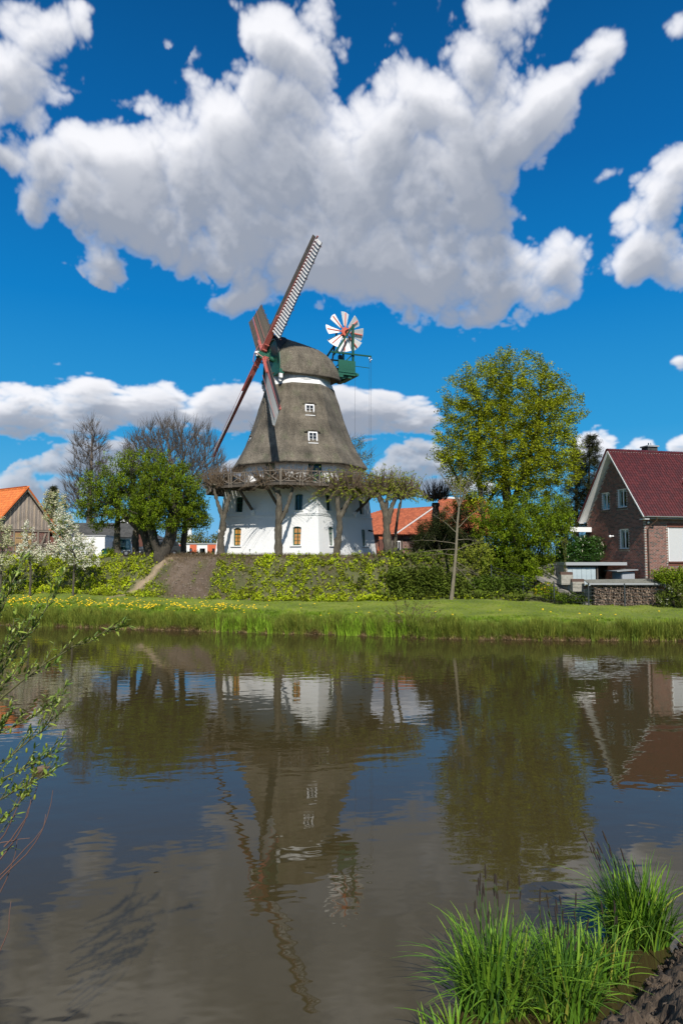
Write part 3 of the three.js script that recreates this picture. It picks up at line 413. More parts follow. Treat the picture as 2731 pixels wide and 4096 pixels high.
// --- cap, turned so that the sails face the left of the picture
const CAP_TURN = 205.7 * D2R - MILL_TURN;
const capAt = (x, y, z) => V(x, y, z).applyAxisAngle(V(0, 1, 0), CAP_TURN);
const capRot = [0, CAP_TURN, 0];
{
  // sections along the shaft: x, half width, hem height, top height
  const sec = [[2.75, 2.35, 16.85, 20.45], [2.3, 2.62, 16.75, 20.42], [1.5, 2.98, 16.64, 20.3], [0.5, 3.2, 16.58, 20.1], [-0.6, 3.28, 16.55, 19.86], [-1.6, 3.2, 16.55, 19.55], [-2.4, 2.95, 16.56, 19.0], [-3.0, 2.5, 16.58, 18.3], [-3.4, 1.9, 16.6, 17.6], [-3.62, 1.2, 16.62, 16.95]];
  const NS = 40, P = [], U = [], I = [];
  const C = [0, 1, 2, 3].map((k) => new THREE.CatmullRomCurve3(sec.map((s, i) => V(i, s[k], 0)))), NX = 46;
  for (let j = 0; j <= NX; j++) {
    const [x, w, y0, y1] = C.map((c) => c.getPoint(j / NX).y);
    for (let i = 0; i <= NS; i++) { const a = (i / NS) * Math.PI, ca = Math.cos(a), sa = Math.sin(a), hemCurl = Math.pow(1 - sa, 6) * 0.0, zz = Math.sign(ca) * Math.pow(Math.abs(ca), 0.85) * w, yy = y0 + (y1 - y0) * Math.pow(sa, 0.92) - hemCurl, k = 1 + 0.012 * fbm3(x * 1.7, yy * 1.7, zz * 1.7, 3); P.push(x, y0 + (yy - y0) * k, zz * k); U.push(x, i / NS * 8); }
  }
  for (let j = 0; j < NX; j++) for (let i = 0; i < NS; i++) { const a = j * (NS + 1) + i, b = a + NS + 1; I.push(a, a + 1, b, a + 1, b + 1, b); }
  const g = new THREE.BufferGeometry(); g.setAttribute('position', new THREE.Float32BufferAttribute(P, 3)); g.setAttribute('uv', new THREE.Float32BufferAttribute(U, 2)); g.setIndex(I); g.computeVertexNormals();
  // rolled hem and underside
  const hem = []; for (let j = 0; j <= NX; j++) { const [x, w, y0] = C.map((c) => c.getPoint(j / NX).y); hem.push([x, w, y0]); }
  const roll = [1, -1].map((s) => tube(hem.map(([x, w, y]) => V(x, y, s * (w - 0.1))), hem.map(() => 0.13), 8));
  const cap = part('cap', aged(joinIndexed([g, ...roll]), 8), MAT.thatch, mill, null, capRot);
  const under = new THREE.Shape(hem.map(([x, w]) => new THREE.Vector2(x, w - 0.1)).concat(hem.slice().reverse().map(([x, w]) => new THREE.Vector2(x, -w + 0.1))));
  part('cap_floor', metreUV(new THREE.ExtrudeGeometry(under, { depth: 0.1, bevelEnabled: false }).rotateX(Math.PI / 2).translate(0, 16.86, 0)), MAT.darkWood, cap);
  // felt cover: along the ridge and, as a hood, down both sides of the front
  const felt = [];
  const strip = (x0, x1, a0, a1, off, n = 14) => { const p = [], ix = []; for (let j = 0; j <= 6; j++) for (let i = 0; i <= n; i++) { const x = lerp(x0, x1, j / 6), t = (2.75 - x) / 6.37 * 1, aw = lerp(a0[0], a1[0], j / 6), bw = lerp(a0[1], a1[1], j / 6), a = lerp(aw, bw, i / n); let best = 0, e = 1e9; for (let q = 0; q <= 60; q++) { const v = C[0].getPoint(q / 60).y; if (Math.abs(v - x) < e) { e = Math.abs(v - x); best = q / 60; } } const [, w, y0, y1] = C.map((c) => c.getPoint(best).y), ca = Math.cos(a), sa = Math.sin(a); p.push(x, y0 + (y1 - y0) * Math.pow(sa, 0.92) + off * sa, (Math.sign(ca) * Math.pow(Math.abs(ca), 0.85) * w) + off * ca); } for (let j = 0; j < 6; j++) for (let i = 0; i < n; i++) { const q = j * (n + 1) + i; ix.push(q, q + 1, q + n + 1, q + 1, q + n + 2, q + n + 1); } const gg = new THREE.BufferGeometry(); gg.setAttribute('position', new THREE.Float32BufferAttribute(p, 3)); gg.setIndex(ix); gg.computeVertexNormals(); return gg; };
  const thick = (...a) => { const o = strip(...a, 0.13), i = strip(...a, 0.02); return [metreUV(o), metreUV(i)]; };
  felt.push(...thick(2.95, 1.9, [0.42, Math.PI - 0.42], [0.95, Math.PI - 0.95]));
  part('hood', felt, MAT.felt, cap);
  part('ridge_cover', [beam(V(3.0, 20.62, 0.4), V(-1.9, 19.66, 0.4), 0.95, 0.07, V(0, 1, 0.4)), beam(V(3.0, 20.62, -0.4), V(-1.9, 19.66, -0.4), 0.95, 0.07, V(0, 1, -0.4)), beam(V(3.05, 20.84, 0), V(-1.9, 19.86, 0), 0.22, 0.09)], MAT.felt, cap);
  // green boarded front with white trim
  const fs = []; for (let k = -7; k <= 7; k++) { const z = k * 0.3, w = 2.25, top = 16.95 + 3.35 * Math.pow(Math.max(0, 1 - Math.pow(Math.abs(z) / w, 2.2)), 0.5); if (top > 17.3) part('front_board', box(0.06, top - 16.75, 0.285, 0, (top + 16.75) / 2, 0, 0), MAT.greenBoard, cap, [2.62, 0, z]); }
  part('front_trim', [tube(Array.from({ length: 19 }, (_, i) => { const a = i / 18 * Math.PI; return V(2.74, 16.95 + 3.3 * Math.pow(Math.sin(a), 0.92), Math.sign(Math.cos(a)) * Math.pow(Math.abs(Math.cos(a)), 0.85) * 2.25); }), Array(19).fill(0.09), 6)], MAT.green, cap);
  part('front_beam', [box(0.5, 0.4, 4.9, 2.65, 16.75, 0, 0.05)], MAT.greenBoard, cap);
  for (const s of [-1, 1]) part('corner_scroll', [box(0.3, 0.75, 0.25, 2.72, 16.5, s * 2.3, 0.05), box(0.22, 0.4, 0.2, 2.72, 16.05, s * 2.15, 0.05)], MAT.white, cap);
  // --- fan stage at the back
  const st = part('fan_stage', [box(2.5, 0.24, 0.28, -4.34, 17.55, -1.25, 0.02), box(2.5, 0.24, 0.28, -4.34, 17.55, 1.25, 0.02), box(1.95, 0.1, 2.9, -4.45, 17.7, 0), box(0.28, 0.24, 3.1, -5.45, 17.54, 0, 0.02), box(0.6, 0.3, 0.26, -3.71, 17.32, -1.25, 0.03), beam(V(-3.0, 16.9, -1), V(-4.93, 17.45, -1), 0.24, 0.24), beam(V(-3.0, 16.9, 1), V(-4.93, 17.45, 1), 0.24, 0.24), box(0.4, 0.26, 2.5, -4.78, 17.3, 0)], MAT.greenBoard, mill, null, capRot);
  for (const s of [-1, 1]) for (let k = 0; k < 9; k++) part('stage_board', box(0.194, 1.14, 0.05, -3.6 - k * 0.2, 18.29, s * 1.36), MAT.greenBoard, st);
  for (let k = 0; k < 10; k++) part('stage_board', box(0.05, 1.14, 0.258, -5.30, 18.29, -1.2 + k * 0.266), MAT.greenBoard, st);
  for (const s of [-1, 1]) {
    part('stage_post', box(0.18, 5.0, 0.18, -5.19, 20.1, s * 1.1, 0.02), MAT.green, st);
    part('stage_brace', beam(V(-3.1, 19.3, s * 1.1), V(-5.19, 22.45, s * 1.1), 0.17, 0.17), MAT.green, st);
    part('stage_rail', beam(V(-2.7, 19.5, s * 1.3), V(s < 0 ? -7.08 : -5.38, 19.6, s * 1.3), 0.12, 0.13), MAT.green, st);
    part('stage_brace', beam(V(-4.34, 18.8, s * 1.1), V(-5.15, 19.6, s * 1.1), 0.1, 0.1), MAT.green, st);
  }
  part('stage_rail', beam(V(-3.4, 19.75, -1.3), V(-5.15, 19.85, 1.3), 0.08, 0.08), MAT.green, st);
  part('fan_shaft', [beam(V(-4.62, 21.95, -1.2), V(-4.62, 21.95, 1.2), 0.14, 0.14, V(0, 1, 0), 0.03), beam(V(-4.04, 22.0, 0.2), V(-3.5, 18.9, 0.1), 0.12, 0.12), beam(V(-4.45, 18.7, 0.3), V(-4.45, 19.8, 0.3), 0.3, 0.3)], MAT.iron, st);
  part('stage_outrigger', beam(V(-5.23, 18.42, -1.3), V(-6.86, 18.42, -1.3), 0.05, 0.05), MAT.green, st);
  part('pulley', [new THREE.TorusGeometry(0.13, 0.05, 8, 16).translate(-6.97, 19.35, -1.3), new THREE.TorusGeometry(0.09, 0.04, 8, 16).rotateY(1).translate(-6.97, 19.1, -1.3)], MAT.steel, st);
  for (const [x, top] of [[-6.88, 19.3], [-7.06, 19.3], [-5.30, 17.5]]) part('chain', tube([V(x, top, -1.3), V(x + 0.02, 12, -1.3), V(x, 6.4, -1.3)], [0.012, 0.012, 0.012], 4), MAT.iron, st);
  // --- fantail: eight twisted blades
  const fan = part('fantail', [new THREE.CylinderGeometry(0.42, 0.42, 0.1, 20).rotateX(Math.PI / 2).translate(0, 0, -0.12), new THREE.CylinderGeometry(0.13, 0.13, 0.4, 12).rotateX(Math.PI / 2)].map(metreUV), MAT.fanRed, mill);
  fan.position.copy(capAt(-4.62, 21.95, -0.45)); fan.rotation.set(...capRot);
  const blade = new THREE.Shape(); blade.moveTo(-0.22, 0.6); blade.lineTo(0.2, 0.6); blade.lineTo(0.68, 1.84); blade.quadraticCurveTo(0, 2.1, -0.58, 1.92); blade.closePath();
  const bg = new THREE.ExtrudeGeometry(blade, { depth: 0.03, bevelEnabled: false }); metreUV(bg);
  for (let k = 0; k < 8; k++) { const b = part('fan_blade', bg, MAT.white, fan); b.rotation.set(0, 0.5, 0); const arm = new THREE.Matrix4().makeRotationZ(k * Math.PI / 4 + 0.03); b.applyMatrix4(arm); const sp = part('fan_spoke', beam(V(0, 0.3, -0.05), V(0, 1.9, -0.05), 0.08, 0.09, V(0, 0, 1)), MAT.fanRed, fan); sp.applyMatrix4(arm); }
}
// --- rotor
{
  const hubW = at(604.5, 817.6, 62.4), az = 25.7 * D2R, pitch = 15.3 * D2R, R = 11.65;
  const n = V(-Math.cos(az) * Math.cos(pitch), Math.sin(pitch), Math.sin(az) * Math.cos(pitch)), u = V(0, 1, 0).cross(n).normalize(), v = n.clone().cross(u);
  const toMill = new THREE.Matrix4().makeRotationY(-MILL_TURN).multiply(new THREE.Matrix4().makeTranslation(-MILL.x, -MILL.y, -MILL.z));
  const rotor = toMill.clone().multiply(new THREE.Matrix4().makeBasis(u, v, n).setPosition(hubW));
  const head = part('windshaft', [box(0.62, 0.62, 1.15, 0, 0, 0, 0.06), new THREE.CylinderGeometry(0.24, 0.3, 2.4, 12).rotateX(Math.PI / 2).translate(0, 0, -1.5), box(0.9, 0.12, 0.8, 0, 0.36, -0.05, 0.02), box(0.12, 0.9, 0.8, 0.36, 0, -0.05, 0.02)].map(metreUV), MAT.greenBoard, mill);
  head.applyMatrix4(rotor);
  part('shaft_nose', [new THREE.SphereGeometry(0.17, 10, 8).translate(0, 0, 0.72), new THREE.TorusGeometry(0.2, 0.05, 6, 14).translate(0, 0, 0.6), ...[0, 1, 2, 3].map((k) => box(0.09, 0.22, 0.09, 0, 0.2, 0.62).rotateZ(k * Math.PI / 2 + 0.4))], MAT.white, head);
  part('spider_rod', [0, 1, 2, 3].map((k) => beam(V(0.05, 0.1, 0.85), V(0.3, 0.75, 0.7), 0.05, 0.05).rotateZ(k * Math.PI / 2)).concat([0, 1, 2, 3].map((k) => beam(V(0.3, 0.75, 0.7), V(0.5, 1.0, 0.2), 0.05, 0.05).rotateZ(k * Math.PI / 2))), MAT.red, head);
  const slatW = 1.42, slatGeo = (() => { const a = box(slatW, 0.285, 0.012, 0, 0, 0.007), b = box(slatW, 0.285, 0.012, 0, 0, -0.007); const g = mergeGeometries([clean(a), clean(b)], true); return g; })();
  for (let k = 0; k < 4; k++) {
    const zo = k % 2 ? 0.16 : -0.16, taper = (y) => lerp(0.36, 0.13, clamp((y - 0.5) / (R - 0.5)));
    const st = new THREE.CylinderGeometry(0.085, 0.25, R - 0.1, 4, 1); st.rotateY(Math.PI / 4); st.translate(0, R / 2 + 0.1, zo);
    const bits = [flat(st), box(0.16, 3.6, 0.14, 0.05, 2.2, zo + 0.24, 0.02), box(0.5, 0.1, 0.46, 0, 0.62, zo, 0.02), box(0.46, 0.1, 0.42, 0, 1.15, zo, 0.02)].map(metreUV);
    const sail = part('sail', bits, MAT.red, mill);
    sail.applyMatrix4(rotor.clone().multiply(new THREE.Matrix4().makeRotationZ(51.3 * D2R + k * Math.PI / 2 + (k % 2 ? -1.2 * D2R : 0.8 * D2R))));
    const y0 = 2.55, y1 = R - 0.1, ns = 31, step = (y1 - y0) / ns;
    const twist = (y) => lerp(20, 8, (y - y0) / (y1 - y0)) * D2R;
    // leading boards
    for (let j = 0; j < 6; j++) { const a = lerp(y0 - 0.5, y1, j / 6), b = lerp(y0 - 0.5, y1, (j + 1) / 6) - 0.02; part('leading_board', box(0.56, b - a, 0.04, -0.30, (a + b) / 2, 0, 0.01), MAT.darkWood, sail, [-0.08, 0, zo + 0.1], [0, 0.3, 0]); }
    for (let j = 0; j < ns; j++) {
      const y = y0 + (j + 0.5) * step, tw = twist(y), s = new THREE.Mesh(slatGeo, k === 0 ? [MAT.slatBack, MAT.slatBack] : [MAT.slatFace, MAT.slatBack]); s.name = 'shutter'; s.castShadow = s.receiveShadow = true;
      s.applyMatrix4(new THREE.Matrix4().makeTranslation(0.1, y, zo + 0.05).multiply(new THREE.Matrix4().makeRotationY(tw)).multiply(new THREE.Matrix4().makeTranslation(slatW / 2 + 0.06, 0, 0)).multiply(new THREE.Matrix4().makeRotationX(k === 0 ? 0.1 : -0.62)));
      sail.add(s);
      if (j % 5 === 0) part('sail_bar', box(slatW + 0.2, 0.05, 0.05, slatW / 2 + 0.1, 0, -0.1), MAT.red, sail, [0.1, y - step / 2, zo + 0.05], [0, tw, 0]);
      part('shutter_lever', box(0.2, 0.03, 0.03, 0, 0, 0), MAT.darkWood, sail, [0.1 + (slatW + 0.16) * Math.cos(tw), y, zo + 0.05 - (slatW + 0.16) * Math.sin(tw)], [0, tw, 0.3]);
    }
    const lath = []; for (let j = 0; j <= 12; j++) { const y = lerp(y0 - 0.1, y1 + 0.05, j / 12), tw = twist(y); lath.push(V(0.1 + (slatW + 0.1) * Math.cos(tw), y, zo + 0.05 - (slatW + 0.1) * Math.sin(tw))); }
    part('hem_lath', tube(lath, lath.map(() => 0.035), 4), MAT.darkWood, sail);
    part('hem_lath', tube(lath.map((p) => V(0.16, p.y, zo + 0.03)), lath.map(() => 0.05), 4), MAT.darkWood, sail);
    part('pull_rod', tube([V(0.9, y0, zo + 0.12), V(0.85, (y0 + y1) / 2, zo + 0.1), V(0.85, y1, zo + 0.1)], [0.018, 0.018, 0.018], 4), MAT.red, sail);
  }
}

// ================================================================== HOUSES AND WHAT BELONGS TO THEM
function inFrame(p) { const d = -p.z; return d > 1 && Math.abs(p.x) < d * 0.52; }
// a roof plane of pantiles: O eave corner, ex along the eave, es up the slope; keep(u, v) says where tiles lie
function tiles(parent, O, ex, es, L, S, pu, pv, keep, mats, single = 300, toWorld = (v) => v, rel = 0.035) {
  const n = ex.clone().cross(es).normalize(), top = [], bot = [], K = 6;
  for (let i = 0; i <= K; i++) { const t = i / K, y = rel * (Math.sin(t * Math.PI * 2 - 0.6) * 0.7 + (t < 0.12 ? 0.4 * (1 - t / 0.12) : 0)); top.push([(t - 0.5) * pu * 1.1, y + 0.02]); bot.push([(t - 0.5) * pu * 1.1, y]); }
  const sh = new THREE.Shape(top.concat(bot.reverse()).map(([x, y]) => new THREE.Vector2(x, y)));
  const g = metreUV(new THREE.ExtrudeGeometry(sh, { depth: pv * 1.18, bevelEnabled: false }));
  const all = [], r = rnd(Math.round(L * 100) + 7), ax = n.clone(), B = new THREE.Matrix4();
  for (let j = 0; j * pv < S; j++) for (let i = 0; i * pu < L; i++) {
    const u = (i + 0.5) * pu, v = (j + 1) * pv; if (!keep(u, v - pv * 0.5)) continue;
    const lift = 0.022, p = O.clone().addScaledVector(ex, u).addScaledVector(es, v).addScaledVector(n, 0.02);
    const z = es.clone().negate().addScaledVector(n, lift * 2.2 / 1).normalize(), y = z.clone().cross(ex).normalize();
    B.makeBasis(ex, y, z).setPosition(p); all.push({ m: B.clone().multiply(new THREE.Matrix4().makeRotationZ((r() - 0.5) * 0.02)), p: toWorld(p.clone()), k: Math.floor(r() * mats.length) });
  }
  const seen = all.map((t, i) => [inFrame(t.p) ? t.p.length() : 1e4 + t.p.length(), i]).sort((a, b) => a[0] - b[0]).map((q) => q[1]);
  seen.slice(0, single).forEach((i) => { const o = new THREE.Mesh(g, mats[all[i].k]); o.name = 'roof_tile'; o.castShadow = o.receiveShadow = true; o.applyMatrix4(all[i].m); parent.add(o); });
  const rest = seen.slice(single);
  if (rest.length) mats.forEach((m, k) => { const sub = rest.filter((i) => all[i].k === k); if (sub.length) (k === 0 || single >= 0) && copies('roof_tiles', g, m, sub.map((i) => all[i].m), parent); });
  return all.length;
}
function bricks(parent, O, ex, n, W, H, pu, pv, keep, mats, single, toWorld = (v) => v, soldier) {
  const g = box(pu - 0.026, pv - 0.025, 0.05, 0, 0, 0, 0.004), y = V(0, 1, 0), all = [], r = rnd(Math.round(W * 1000)), B = new THREE.Matrix4();
  for (let j = 0; j * pv < H; j++) for (let i = -1; i * pu < W; i++) {
    const u = (i + 0.5 + (j % 2) * 0.5) * pu, v = (j + 0.5) * pv; if (u < pu * 0.3 || u > W - pu * 0.3 || !keep(u, v)) continue;
    const p = O.clone().addScaledVector(ex, clamp(u, pu * 0.5, W - pu * 0.5)).addScaledVector(y, v).addScaledVector(n, -0.017 + r() * 0.006);
    B.makeBasis(ex, y, n).setPosition(p); const q = r(); all.push({ m: B.clone(), p: toWorld(p.clone()), k: Math.min(mats.length - 1, Math.floor(q * q * mats.length * 1.0)) });
  }
  const seen = all.map((t, i) => [inFrame(t.p) ? t.p.length() : 1e4, i]).sort((a, b) => a[0] - b[0]).map((q) => q[1]);
  seen.slice(0, single).forEach((i) => { const o = new THREE.Mesh(g, mats[all[i].k]); o.name = 'brick'; o.castShadow = o.receiveShadow = true; o.applyMatrix4(all[i].m); parent.add(o); });
  const rest = seen.slice(single);
  mats.forEach((m, k) => { const sub = rest.filter((i) => all[i].k === k); if (sub.length) copies('brickwork', g, m, sub.map((i) => all[i].m), parent); });
}
const brickMats = [[0.20, 0.075, 0.053], [0.165, 0.06, 0.043], [0.24, 0.095, 0.068], [0.125, 0.053, 0.04], [0.085, 0.05, 0.04], [0.06, 0.042, 0.036]].map((c) => mottled([c.map((x) => x * 0.75), c, c.map((x) => x * 1.2)], 0.9, 0.9, 0.5, 0.003));
function polyGeo(pts, thickness) {   // flat plate through coplanar points, thickened downwards
  if (pts[1].clone().sub(pts[0]).cross(pts[2].clone().sub(pts[0])).y < 0) pts = pts.slice().reverse();
  const n = pts[1].clone().sub(pts[0]).cross(pts[2].clone().sub(pts[0])).normalize(), x = pts[1].clone().sub(pts[0]).normalize(), y = n.clone().cross(x), s = new THREE.Shape(pts.map((p) => { const q = p.clone().sub(pts[0]); return new THREE.Vector2(q.dot(x), q.dot(y)); }));
  const g = new THREE.ExtrudeGeometry(s, { depth: thickness, bevelEnabled: false }); g.translate(0, 0, -thickness); return metreUV(g).applyMatrix4(new THREE.Matrix4().makeBasis(x, y, n).setPosition(pts[0]));
}
// ------------------------------------------------------------------ brick house on the right
{
  const O = V(23.1, 1.1, -52.1), turn = 14 * D2R, h = thing('brick_house', 'red brick house with a steep dark red tiled roof and white windows', 'house', O.toArray(), turn);
  const W = 7.4, L = 11, EV = 6.72, AP = 12.35, world = (v) => v.applyAxisAngle(V(0, 1, 0), turn).add(O);
  const gab = new THREE.Shape([[0, -0.6], [W, -0.6], [W, EV], [W / 2, AP - 0.45], [0, EV]].map(([x, y]) => new THREE.Vector2(x, y)));
  const body = metreUV(new THREE.ExtrudeGeometry(gab, { depth: L - 0.02, bevelEnabled: false })); body.rotateY(Math.PI / 2); // shape x -> -z, extrude -> +x
  const wins = [[4.2, 5.3, 7.55, 9.0], [2.03, 3.17, 7.6, 9.12], [1.92, 3.06, 4.3, 5.88]];
  const cuts = wins.map(([a, b, y0, y1]) => new THREE.BoxGeometry(0.5, y1 - y0, b - a).translate(0, (y0 + y1) / 2, -(a + b) / 2));
  cuts.push(new THREE.BoxGeometry(2.3, 2.6, 0.5).translate(3.25, 4.62, 0));
  const wall = part('wall', csg(body, cuts), MAT.mortar, h);
  bricks(wall, V(0, -0.4, 0), V(1, 0, 0), V(0, 0, 1), L, EV + 0.35, 0.275, 0.1, (u, v) => { const y = v - 0.4; return !(u > 2.0 && u < 4.5 && y > 2.92 && y < 6.25) && !(u > 2.0 && u < 4.5 && y > 2.62 && y <= 2.92 && false); }, brickMats, 300, world);
  bricks(wall, V(0, -0.4, -W), V(0, 0, 1), V(-1, 0, 0), W, AP + 0.2, 0.275, 0.1, (u, v) => { const y = v - 0.4, s = W - u; if (y > EV && Math.abs(s - W / 2) > (AP - 0.5 - y) / (AP - 0.45 - EV) * W / 2 - 0.1) return false; return !wins.some(([a, b, y0, y1]) => s > a - 0.02 && s < b + 0.02 && y > y0 - 0.16 && y < y1 + 0.02); }, brickMats, 0, world);
  // soldier courses round the big window
  const sg = box(0.085, 0.27, 0.05, 0, 0, 0, 0.004), sl = []; for (let k = 0; k < 25; k++) for (const y of [6.08, 3.08]) sl.push(M4(V(2.06 + k * 0.1, y, 0.012 + (k % 3) * 0.003)));
  copies('soldier_course', sg, brickMats[1], sl, wall);
  const bx = []; for (let k = 0; k < 9; k++) for (let j = 0; j < 3; j++) bx.push(M4(V(2.14 + k * 0.275, 2.98 - 0.1 * 0 + 0 * j, -0.02)));
  for (const [a, b, y0, y1] of wins) {
    const w = b - a, m = M4(V(0.1, y0, -(a + b) / 2), new THREE.Euler(0, -Math.PI / 2, 0)), win = part('window', [box(0.09, y1 - y0, 0.09, -w / 2 + 0.045, (y1 - y0) / 2, 0), box(0.09, y1 - y0, 0.09, w / 2 - 0.045, (y1 - y0) / 2, 0), box(w - 0.18, 0.09, 0.09, 0, 0.045, 0), box(w - 0.18, 0.09, 0.09, 0, y1 - y0 - 0.045, 0), box(0.08, y1 - y0 - 0.18, 0.07, 0.08, (y1 - y0) / 2, -0.005)], MAT.frameWhite, h); win.applyMatrix4(m);
    part('pane', box(w / 2 - 0.02, y1 - y0 - 0.19, 0.01, -w / 4 + 0.065, (y1 - y0) / 2, -0.02), MAT.glass, win); part('pane', box(w / 2 - 0.18, y1 - y0 - 0.19, 0.01, w / 4 + 0.01, (y1 - y0) / 2, -0.02), MAT.glass, win);
    part('curtain', [box(0.2, y1 - y0 - 0.2, 0.03, -w / 2 + 0.2, (y1 - y0) / 2, -0.06), box(w - 0.2, 0.16, 0.03, 0, y1 - y0 - 0.18, -0.06)], MAT.curtain, win);
    part('room', box(w, y1 - y0, 0.02, 0, (y1 - y0) / 2, -0.13), MAT.room, win);
    part('sill', box(w + 0.1, 0.1, 0.3, 0, -0.06, 0.08, 0.01), MAT.darkWood, win);
  }
  // shuttered window
  const sw = part('window', [box(0.07, 2.6, 0.1, -1.115, 0, 0), box(0.07, 2.6, 0.1, 1.115, 0, 0), box(2.3, 0.07, 0.1, 0, 1.34, 0)], MAT.frameWhite, h, [3.25, 4.62, -0.06]);
  for (let k = 0; k < 42; k++) part('shutter_slat', box(2.15, 0.054, 0.024, 0, 0, 0, 0.01), MAT.shutterGrey, sw, [0, -1.27 + k * 0.0615, 0.0]);
  part('shutter_back', box(2.15, 2.6, 0.012, 0, 0, -0.03), MAT.white, sw); part('sill', box(2.4, 0.09, 0.2, 0, -1.36, 0.1, 0.01), brickMats[3], sw);
  // roof
  const half = W / 2 + 0.55, ov = 0.42, slope = Math.hypot(half, AP - (EV + 0.08)), mats = [[0.072, 0.009, 0.010], [0.09, 0.012, 0.0125], [0.058, 0.0085, 0.010]].map((c) => new THREE.MeshPhysicalMaterial({ color: rgb(...c), roughness: 0.36, clearcoat: 0.35, clearcoatRoughness: 0.3 }));
  const e0 = V(-ov, EV + 0.02, 0.55), r0 = V(-ov, AP, -W / 2), e1 = V(L + 0.4, EV + 0.02, 0.55), r1 = V(L + 0.4, AP, -W / 2), b0 = V(-ov, EV + 0.02, -W - 0.55), b1 = V(L + 0.4, EV + 0.02, -W - 0.55);
  const roof = part('roof', [polyGeo([e0, e1, r1, r0], 0.14), polyGeo([r0, r1, b1, b0], 0.14)], MAT.white, h);
  const es = r0.clone().sub(e0).normalize();
  tiles(roof, e0, V(1, 0, 0), es, L + ov + 0.4, slope, 0.245, 0.3, (u, v) => !(u > 5.6 && u < 7.6 && v > 2.6 && v < 4.2), mats, 300, world, 0.05);
  const es2 = r1.clone().sub(b1).normalize(); tiles(roof, b1, V(-1, 0, 0), es2, L + ov + 0.4, slope, 0.245, 0.3, () => true, [mats[1]], 0, world, 0.05);
  for (let k = 0; k < 34; k++) part('ridge_tile', metreUV(new THREE.CylinderGeometry(0.13, 0.145, 0.37, 10, 1, false).rotateZ(Math.PI / 2)), mats[k % 3], roof, [-ov + 0.18 + k * 0.34, AP + 0.03, -W / 2]);
  part('barge_board', [beam(V(-ov - 0.02, EV - 0.05, 0.52), V(-ov - 0.02, AP - 0.06, -W / 2), 0.05, 0.08), beam(V(-ov - 0.02, EV - 0.12, -W - 0.5), V(-ov - 0.02, AP - 0.14, -W / 2), 0.05, 0.2)], MAT.white, h);
  const sof = V(-0.01, EV - 0.04, -W - 0.5); part('soffit', [polyGeo([V(-ov + 0.01, EV - 0.16, -W - 0.5), V(0.0, EV - 0.16, -W - 0.5), V(0.0, AP - 0.2, -W / 2), V(-ov + 0.01, AP - 0.2, -W / 2)], 0.02), box(0.42, 0.05, 0.6, -0.2, EV - 0.2, 0.28)], MAT.white, h);
  part('eave_soffit', box(L, 0.04, 0.5, L / 2, EV - 0.14, 0.27), MAT.greyPaint, h);
  const gut = new THREE.Shape(); gut.absarc(0, 0, 0.085, Math.PI, 2 * Math.PI, false); gut.absarc(0, 0, 0.07, 2 * Math.PI, Math.PI, true);
  part('gutter', metreUV(new THREE.ExtrudeGeometry(gut, { depth: L + 0.7, bevelEnabled: false, curveSegments: 8 })), MAT.zinc, h, [-0.35, EV + 0.02, 0.64], [0, Math.PI / 2, 0]);
  part('downpipe', tube([V(0.66, EV - 0.02, 0.6), V(0.66, EV - 0.3, 0.58), V(0.4, EV - 0.62, 0.22), V(0.23, EV - 0.95, 0.1), V(0.23, 3, 0.1), V(0.23, -0.3, 0.1)], [0.085, 0.06, 0.05, 0.05, 0.05, 0.05], 8), MAT.pipe, h);
  for (const y of [1, 2.6, 4.2, 5.4]) part('pipe_bracket', new THREE.TorusGeometry(0.06, 0.018, 6, 12).rotateX(Math.PI / 2), MAT.pipe, h, [0.23, y, 0.1]);
  part('wall_lamp', [box(0.16, 0.1, 0.1, -0.1, 0, 0, 0.02), new THREE.SphereGeometry(0.11, 10, 8).translate(-0.34, -0.03, 0), box(0.3, 0.04, 0.04, -0.2, 0.02, 0)].map(metreUV), MAT.frameWhite, h, [0, 5.35, -3.75]);
  part('camera_dome', new THREE.SphereGeometry(0.09, 10, 8), MAT.frameWhite, h, [0.25, EV - 0.45, 0.14]);
  const ch = part('chimney', box(0.95, 1.35, 0.8, 0, 0, 0, 0.02), MAT.slate, h, [4.3, AP - 0.1, -W / 2 - 0.9]); part('chimney_cap', box(1.15, 0.12, 1.0, 0, 0.74, 0, 0.02), MAT.zinc, ch); part('chimney_pot', metreUV(new THREE.CylinderGeometry(0.12, 0.16, 0.3, 12)).translate(0, 0.92, 0), MAT.steel, ch);
  // dormer that starts at the edge of the picture
  const dm = part('dormer', [box(2.2, 1.5, 2.2, 6.3, 9.0, -1.3)], brickMats[4], h);
  part('dormer_roof', [polyGeo([V(4.75, 9.55, 0.05), V(6.3, 10.75, 0.05), V(6.3, 10.75, -2.7), V(4.75, 9.55, -2.0)].reverse(), 0.12), polyGeo([V(7.85, 9.55, 0.05), V(7.85, 9.55, -2.0), V(6.3, 10.75, -2.7), V(6.3, 10.75, 0.05)].reverse(), 0.12)], mats[0], dm);
  part('dormer_trim', [beam(V(4.7, 9.47, 0.08), V(6.3, 10.7, 0.08), 0.06, 0.2), beam(V(7.9, 9.47, 0.08), V(6.3, 10.7, 0.08), 0.06, 0.2), box(0.24, 0.12, 0.3, 4.65, 9.42, 0.06)], MAT.white, dm);
  part('dormer_window', [box(1.7, 1.1, 0.06, 6.3, 9.0, -0.18)], MAT.frameWhite, dm);
  // canopy at the far end of the gable
  const cp = part('terrace_canopy', [box(2.6, 0.4, 0.1, -1.3, 5.98, -W + 0.6, 0.01), box(2.6, 0.08, 3, -1.3, 6.15, -W - 0.9), box(0.1, 0.36, 3, -2.6, 5.98, -W - 0.9)], MAT.frameWhite, h);
